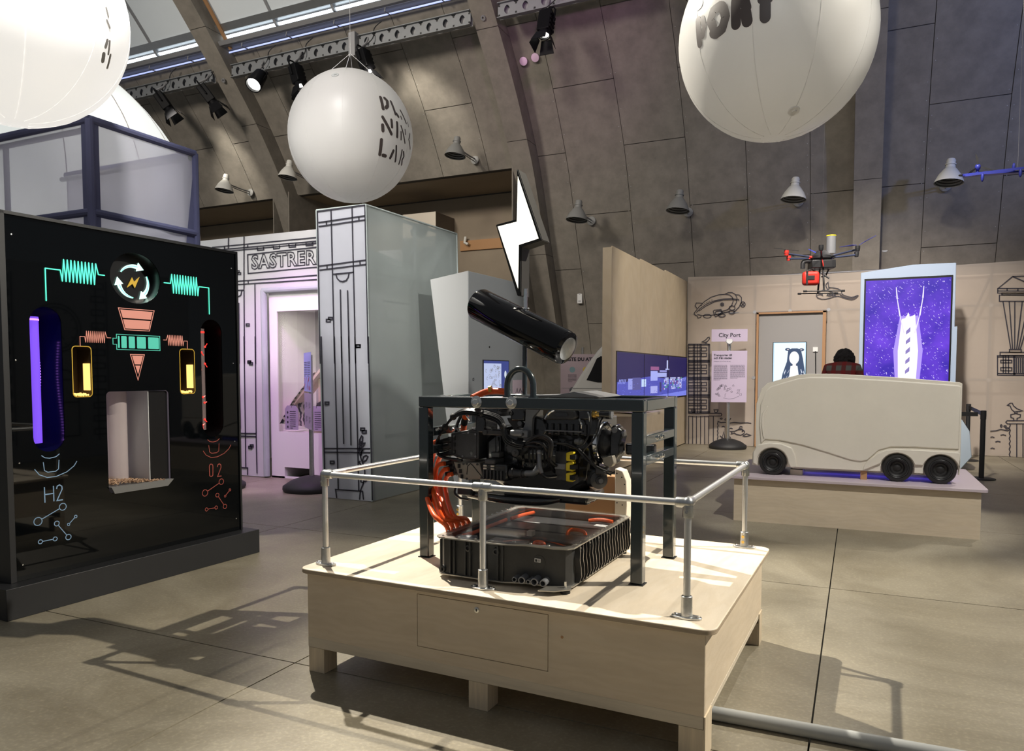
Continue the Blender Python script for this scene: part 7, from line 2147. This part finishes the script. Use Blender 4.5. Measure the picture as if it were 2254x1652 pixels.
box('pocket', -.07, .04, -.062, -.05, -.03, .03, 'matt_black', bg, .004)
box('strap', -.075, -.05, -.064, .06, -.095, .085, 'matt_black', bg)
MB().tube([(-.06, 0, .085), (0, 0, .12), (.06, 0, .085)], .009, 8, 4).build('handle', 'matt_black', bg)
for x in (-.06, .06):
    MB().cyl((x, 0, .085), (x * .8, .02, .20), .003, seg=5).build('cord', 'rubber', bg)
o = MB().cyl((-.5, 11.3, 3.22), (-.5, 11.3, 9.2), .0012, seg=5).build('suspension_wire', 'rubber')
tag(o, 'thin wire carrying the hexacopter', 'wire')

# winged drone at the right edge
wd = thing('winged_drone', 'dark blue twin-wing drone with three-bladed propellers at the right edge', 'drone', (1.55, 11.15, 4.05), .0)
MB().add([(-.40, .02, -.02), (-.38, -.03, -.045), (.75, .08, .02), (.75, .16, .04), (-.40, .02, 0), (-.38, -.03, -.025), (.75, .08, .045), (.75, .16, .06)], [(3, 2, 1, 0), (4, 5, 6, 7), (0, 1, 5, 4), (1, 2, 6, 5), (2, 3, 7, 6), (3, 0, 4, 7)]).build('front_wing', 'drone_blue', wd)
MB().add([(-.40, .10, -.0), (-.38, .22, -.0), (.75, .22, -.03), (.75, .14, -.04), (-.40, .10, .02), (-.38, .22, .02), (.75, .22, -.01), (.75, .14, -.02)], [(3, 2, 1, 0), (4, 5, 6, 7), (0, 1, 5, 4), (1, 2, 6, 5), (2, 3, 7, 6), (3, 0, 4, 7)]).build('rear_wing', 'drone_blue', wd)
MB().tube([(-.40, .03, -.01), (-.43, .08, .0), (-.40, .15, .01)], .012, 8, 3).build('wing_tip', 'carbon', wd)
for x, y, z in ((-.19, -.02, -.075), (.22, .04, -.05), (.17, .18, .06), (.6, .1, -.02)):
    MB().sphere((x, y, z), .055, 12, 8, (.35, .5, 1)).build('motor_pod', 'drone_blue', wd)
hb = MB().sphere((-.235, .05, .075), .034, 14, 10, (1, 1.2, 1.2)).build('propeller_hub', 'drone_blue', wd)
MB().cyl((-.235, .07, .0), (-.235, .07, .06), .02, seg=10).build('propeller_mast', 'drone_blue', hb)
for i in range(3):
    a = 1.75 + i * 2 * pi / 3
    d = Vector((cos(a), 0, sin(a)))
    e2 = Vector((-sin(a), .5, cos(a)))
    c = Vector((-.235, .02, .075))
    vs = [c + d * .03 - e2 * .008, c + d * .10 - e2 * .018, c + d * .17 - e2 * .003, c + d * .17 + e2 * .003, c + d * .10 + e2 * .010, c + d * .03 + e2 * .008]
    MB().add(vs + [v + Vector((0, .004, 0)) for v in vs], [(5, 4, 3, 2, 1, 0), (6, 7, 8, 9, 10, 11)] + [(k, (k + 1) % 6, 6 + (k + 1) % 6, 6 + k) for k in range(6)]).build('propeller_blade', 'carbon', hb)
o = MB().cyl((1.75, 11.25, 4.08), (1.75, 11.25, 9.5), .002, seg=5).build('suspension_wire', 'grey_steel')
tag(o, 'thin wire carrying the blue winged drone', 'wire')

# ------------------------------------------------------------------ visitor seen from behind
pe = thing('person', 'visitor in a red and grey checked shirt, seen from behind, head bowed', 'person', (-.20, 10.25, 0), -.15)


def skin_body(name, joints, edges, m, parent, sub=2):
    me = bpy.data.meshes.new(name)
    me.from_pydata([j[0] for j in joints], edges, [])
    o = bpy.data.objects.new(name, me)
    col.objects.link(o)
    o.parent = parent
    md = o.modifiers.new('skin', 'SKIN')
    md.use_smooth_shade = True
    for v, j in zip(me.skin_vertices[0].data, joints):
        v.radius = j[1] if isinstance(j[1], tuple) else (j[1], j[1])
        v.use_root = False
    me.skin_vertices[0].data[0].use_root = True
    s = o.modifiers.new('sub', 'SUBSURF')
    s.levels = s.render_levels = sub
    me.materials.append(M[m])
    return o


J = [((0, 0, .96), (.15, .11)), ((0, .02, 1.12), (.14, .105)), ((0, .05, 1.30), (.165, .11)), ((0, .09, 1.44), (.16, .10)), ((0, .14, 1.50), (.055, .058)), ((0, .20, 1.53), (.052, .055)),
     ((.17, .09, 1.45), .075), ((.215, .10, 1.30), .058), ((.235, .13, 1.17), .048), ((.20, .33, 1.08), .040), ((.18, .40, 1.06), .034),
     ((-.17, .09, 1.45), .075), ((-.215, .10, 1.30), .058), ((-.235, .13, 1.17), .048), ((-.20, .33, 1.08), .040), ((-.18, .40, 1.06), .034),
     ((.09, 0, .86), .105), ((.10, .02, .50), .07), ((.10, -.02, .28), .058), ((.10, -.03, .09), .042), ((.10, .05, .045), .042), ((.11, .14, .035), .035),
     ((-.09, 0, .86), .105), ((-.10, .02, .50), .07), ((-.10, -.02, .28), .058), ((-.10, -.03, .09), .042), ((-.10, .05, .045), .042), ((-.11, .14, .035), .035)]
E_ = [(0, 1), (1, 2), (2, 3), (3, 4), (4, 5), (3, 6), (6, 7), (7, 8), (8, 9), (9, 10), (3, 11), (11, 12), (12, 13), (13, 14), (14, 15), (0, 16), (16, 17), (17, 18), (18, 19), (19, 20), (20, 21), (0, 22), (22, 23), (23, 24), (24, 25), (25, 26), (26, 27)]
m = mat('checked_shirt', (.4, .1, .08), .85)
nt = m.node_tree
b = nt.nodes['Principled BSDF']
tc = _n(nt, 'ShaderNodeTexCoord')
sp = _n(nt, 'ShaderNodeSeparateXYZ')
nt.links.new(tc.outputs['Object'], sp.inputs[0])
prev = None
masks = []
for ax_, ph in (('X', .0), ('Z', .3)):
    mm = _n(nt, 'ShaderNodeMath', operation='MULTIPLY')
    mm.inputs[1].default_value = 2 * pi / .115
    nt.links.new(sp.outputs[ax_], mm.inputs[0])
    sn = _n(nt, 'ShaderNodeMath', operation='SINE')
    nt.links.new(mm.outputs[0], sn.inputs[0])
    gt = _n(nt, 'ShaderNodeMath', operation='GREATER_THAN')
    gt.inputs[1].default_value = .15
    nt.links.new(sn.outputs[0], gt.inputs[0])
    masks.append(gt)
ad = _n(nt, 'ShaderNodeMath', operation='ADD')
nt.links.new(masks[0].outputs[0], ad.inputs[0])
nt.links.new(masks[1].outputs[0], ad.inputs[1])
hv = _n(nt, 'ShaderNodeMath', operation='MULTIPLY')
hv.inputs[1].default_value = .5
nt.links.new(ad.outputs[0], hv.inputs[0])
cr = _n(nt, 'ShaderNodeValToRGB')
cr.color_ramp.interpolation = 'CONSTANT'
cr.color_ramp.elements[0].color = (.22, .225, .20, 1)
cr.color_ramp.elements[1].position = .4
cr.color_ramp.elements[1].color = (.24, .055, .05, 1)
e_ = cr.color_ramp.elements.new(.8)
e_.color = (.34, .03, .03, 1)
nt.links.new(hv.outputs[0], cr.inputs['Fac'])
nt.links.new(cr.outputs[0], b.inputs['Base Color'])
J = [((x, y, z * 1.085), r) for (x, y, z), r in J]
bd = skin_body('body', J, E_, 'checked_shirt', pe)
# head bowed forward, with ears; hair as its own mesh
hd = MB().sphere((0, .25, 1.665), .088, 28, 20, (.86, 1.08, 1.22))
hd.sphere((.077, .245, 1.645), .022, 10, 8, (.5, 1, 1.5))
hd.sphere((-.077, .245, 1.645), .022, 10, 8, (.5, 1, 1.5))
hd.sphere((0, .345, 1.63), .016, 10, 8, (.9, 1.2, 1.6))
hd.sphere((.032, .335, 1.665), .012, 10, 8)
hd.sphere((-.032, .335, 1.665), .012, 10, 8)
hd.sphere((0, .330, 1.59), .02, 10, 8, (1.3, .5, .5))
hd.build('head', 'skin', pe, 1.3)
rnd = random.Random(21)
hr = MB()
for i in range(420):
    u_, v_ = rnd.uniform(-1, 1), rnd.uniform(0, 2 * pi)
    s_ = math.sqrt(1 - u_ * u_)
    d = Vector((s_ * cos(v_), s_ * sin(v_), u_))
    if d.y > .55 and d.z < .35:
        continue
    if d.z < -.62:
        continue
    c = Vector((0, .225, 1.685)) + Vector((d.x * .105, d.y * .115, d.z * .125))
    hr.sphere(c, rnd.uniform(.016, .030), 7, 5)
hr.build('hair', 'hair', pe, 1.3)
lg = MB()
for s in (-1, 1):
    lg.tube([(s * .09, 0, .93), (s * .095, .01, .7), (s * .10, .02, .5), (s * .10, -.02, .28), (s * .10, -.03, .08)], .1, 14, 4, [.128, .115, .088, .075, .07])
    lg.add([], [])
lg.sphere((0, 0, .93), .165, 20, 12, (1.08, .85, .8))
lg.build('trousers', 'trousers', pe, 1.2)
for s in (-1, 1):
    MB().sphere((s * .105, .05, .045), .06, 16, 10, (.85, 2.2, .75)).build('shoe', 'matt_black', pe, 1.2)
    hn = MB().sphere((s * .175, .43, 1.055), .036, 14, 10, (.9, 1.3, .55))
    for k in range(4):
        x = s * .175 + (k - 1.5) * .017
        hn.tube([(x, .455, 1.055), (x, .495 - abs(k - 1.5) * .006, 1.05), (x, .515 - abs(k - 1.5) * .008, 1.03)], .0085, 8, 3)
    hn.tube([(s * .15, .42, 1.055), (s * .135, .45, 1.05), (s * .138, .475, 1.04)], .010, 8, 3)
    hn.build('hand', 'skin', pe, 1.2)

# ------------------------------------------------------------------ things on the niche wall and small fittings
t = thing('ventilation_unit', 'pale metal ventilation box on the brown niche wall above the column booth', 'ventilation box', (0, 0, 0))
box('cabinet', -10.9, -9.9, 16.7, 17.66, 4.1, 5.64, 'vent_brown' if 'vent_brown' in M else mat('vent_brown', (.16, .13, .10), .6), t)
box('front_plate', -10.9, -9.9, 16.68, 16.7, 4.1, 5.64, 'cream', t)
MB().prism([(-10.55, 5.05), (-10.2, 5.05), (-10.12, 5.2), (-10.12, 5.32), (-10.3, 5.38), (-10.4, 5.25), (-10.6, 5.2)], FN(16.68), 0, .12).build('dark_duct', 'matt_black', t)
o = MB().box(-9.7, -7.2, 17.6, 17.66, 4.76, 5.02).build('wall_rail', 'orange_wood')
tag(o, 'orange-brown wooden rail on the niche wall beside the ventilation box', 'rail')
o = MB().tube([(-9.5, 17.55, 5.1), (-9.5, 17.5, 4.95), (-9.4, 17.5, 4.9)], .04, 10, 0).build('wall_tap', 'lamp_white')
tag(o, 'small white angled pipe fitting left of the wooden rail', 'fitting')
q = between(WD, 2.9, 3.2)[0]
t = thing('wall_socket', 'small white socket plate on the curved wall right of the middle rib', 'socket', (-6.06, 16.9, 3.33))
box('plate', -.06, .06, -.03, .03, -.16, .16, 'socket_white', t, .005)
MB().cyl((0, -.032, .08), (0, -.036, .08), .03, seg=14).build('outlet', 'grey_steel', t)
box('switch', -.03, .03, -.036, -.03, -.12, -.09, 'grey_steel', t)
for k, (x, y, z, lb) in enumerate(((-6.42, 14.32, 7.95, 'left of two pale round discs high on the wall under the beam'), (-6.15, 14.3, 7.97, 'right of two pale round discs high on the wall under the beam'))):
    o = MB().lathe((x, y + .08, z), (0, -1, -.6), [(0, .085), (.02, .085), (.025, .07), (.025, 0)], 20, False).build('wall_disc', 'wall_disc_pink' if 'wall_disc_pink' in M else mat('wall_disc_pink', (.8, .55, .75), .5))
    tag(o, lb, 'disc')
o = MB().lathe((.42, 16.66, 3.98), (0, -1, 0), [(0, .07), (.02, .07), (.025, .06), (.025, 0)], 20, False).build('wall_disc', 'light_grey')
tag(o, 'small grey round disc on the wall beside the right arch rib', 'disc')
for (x, y, z), lb in (((-13.75, 13.45, 8.42), 'small dark ring bolt on the left arch rib'), ((-6.85, 13.42, 8.5), 'small dark ring bolt on the middle arch rib')):
    o = MB().lathe((x, y, z), (0, -1, -.9), [(0, .05), (.03, .05), (.03, .025), (.0, .02)], 14, False).build('ring_bolt', 'grey_steel')
    tag(o, lb, 'ring bolt')

# grey pipe lying on the floor, running under the platform
o = MB().tube([(-.62, 3.27, .030), (2.2, 3.31, .030)], .030, 18, 0).build('floor_pipe', 'pipe_grey')
tag(o, 'grey plastic pipe lying on the floor right of the platform', 'pipe')

# cloth wall with a clock at the right, outside the picture, mirrored in the black panel
t = thing('cloth_wall', 'white cloth wall with a drawn clock tower, seen mirrored in the black machine', 'cloth wall', (0, 0, 0))
FR = lambda a, b, t_=0.: Vector((3.6 - t_, a, b))
MB().add([FR(6.2, .01), FR(10.2, .01), FR(10.2, 3.4), FR(6.2, 3.4)], [(0, 1, 2, 3)]).build('cloth_panel', 'cloth_white', t)
cl = [[(7.6 + r * cos(i * pi / 12), 2.3 + r * sin(i * pi / 12)) for i in range(25)] for r in (.42, .36)] + [[(7.6, 2.3), (7.6, 2.6)], [(7.6, 2.3), (7.72, 2.1)]]
for i in range(12):
    a = i * pi / 6
    cl.append([(7.6 + .29 * cos(a), 2.3 + .29 * sin(a)), (7.6 + .33 * cos(a), 2.3 + .33 * sin(a))])
for x in (6.8, 8.4):
    cl += [[(x - .1, .3), (x - .1, 3.2)], [(x + .1, .3), (x + .1, 3.2)]]
    for k in range(12):
        z = .4 + k * .24
        cl.append([(x - .18, z), (x + .05, z), (x + .05, z + .1), (x - .18, z + .1), (x - .18, z)])
cl += [[(7.25, .4), (7.25, 1.4), (7.4, 1.55), (7.6, 1.6), (7.8, 1.55), (7.95, 1.4), (7.95, .4), (7.25, .4)], [(7.6, .4), (7.6, 1.6)], [(7.25, 1.4), (7.95, 1.4)], [(7.25, 1.0), (7.95, 1.0)]]
ink('clock_drawing', cl, .02, FR, t, t0=.003, t1=.006)
tubes(t, [((3.66, 6.2, .01), (3.66, 6.2, 3.4)), ((3.66, 10.2, .01), (3.66, 10.2, 3.4)), ((3.66, 6.2, 3.38), (3.66, 10.2, 3.38))])
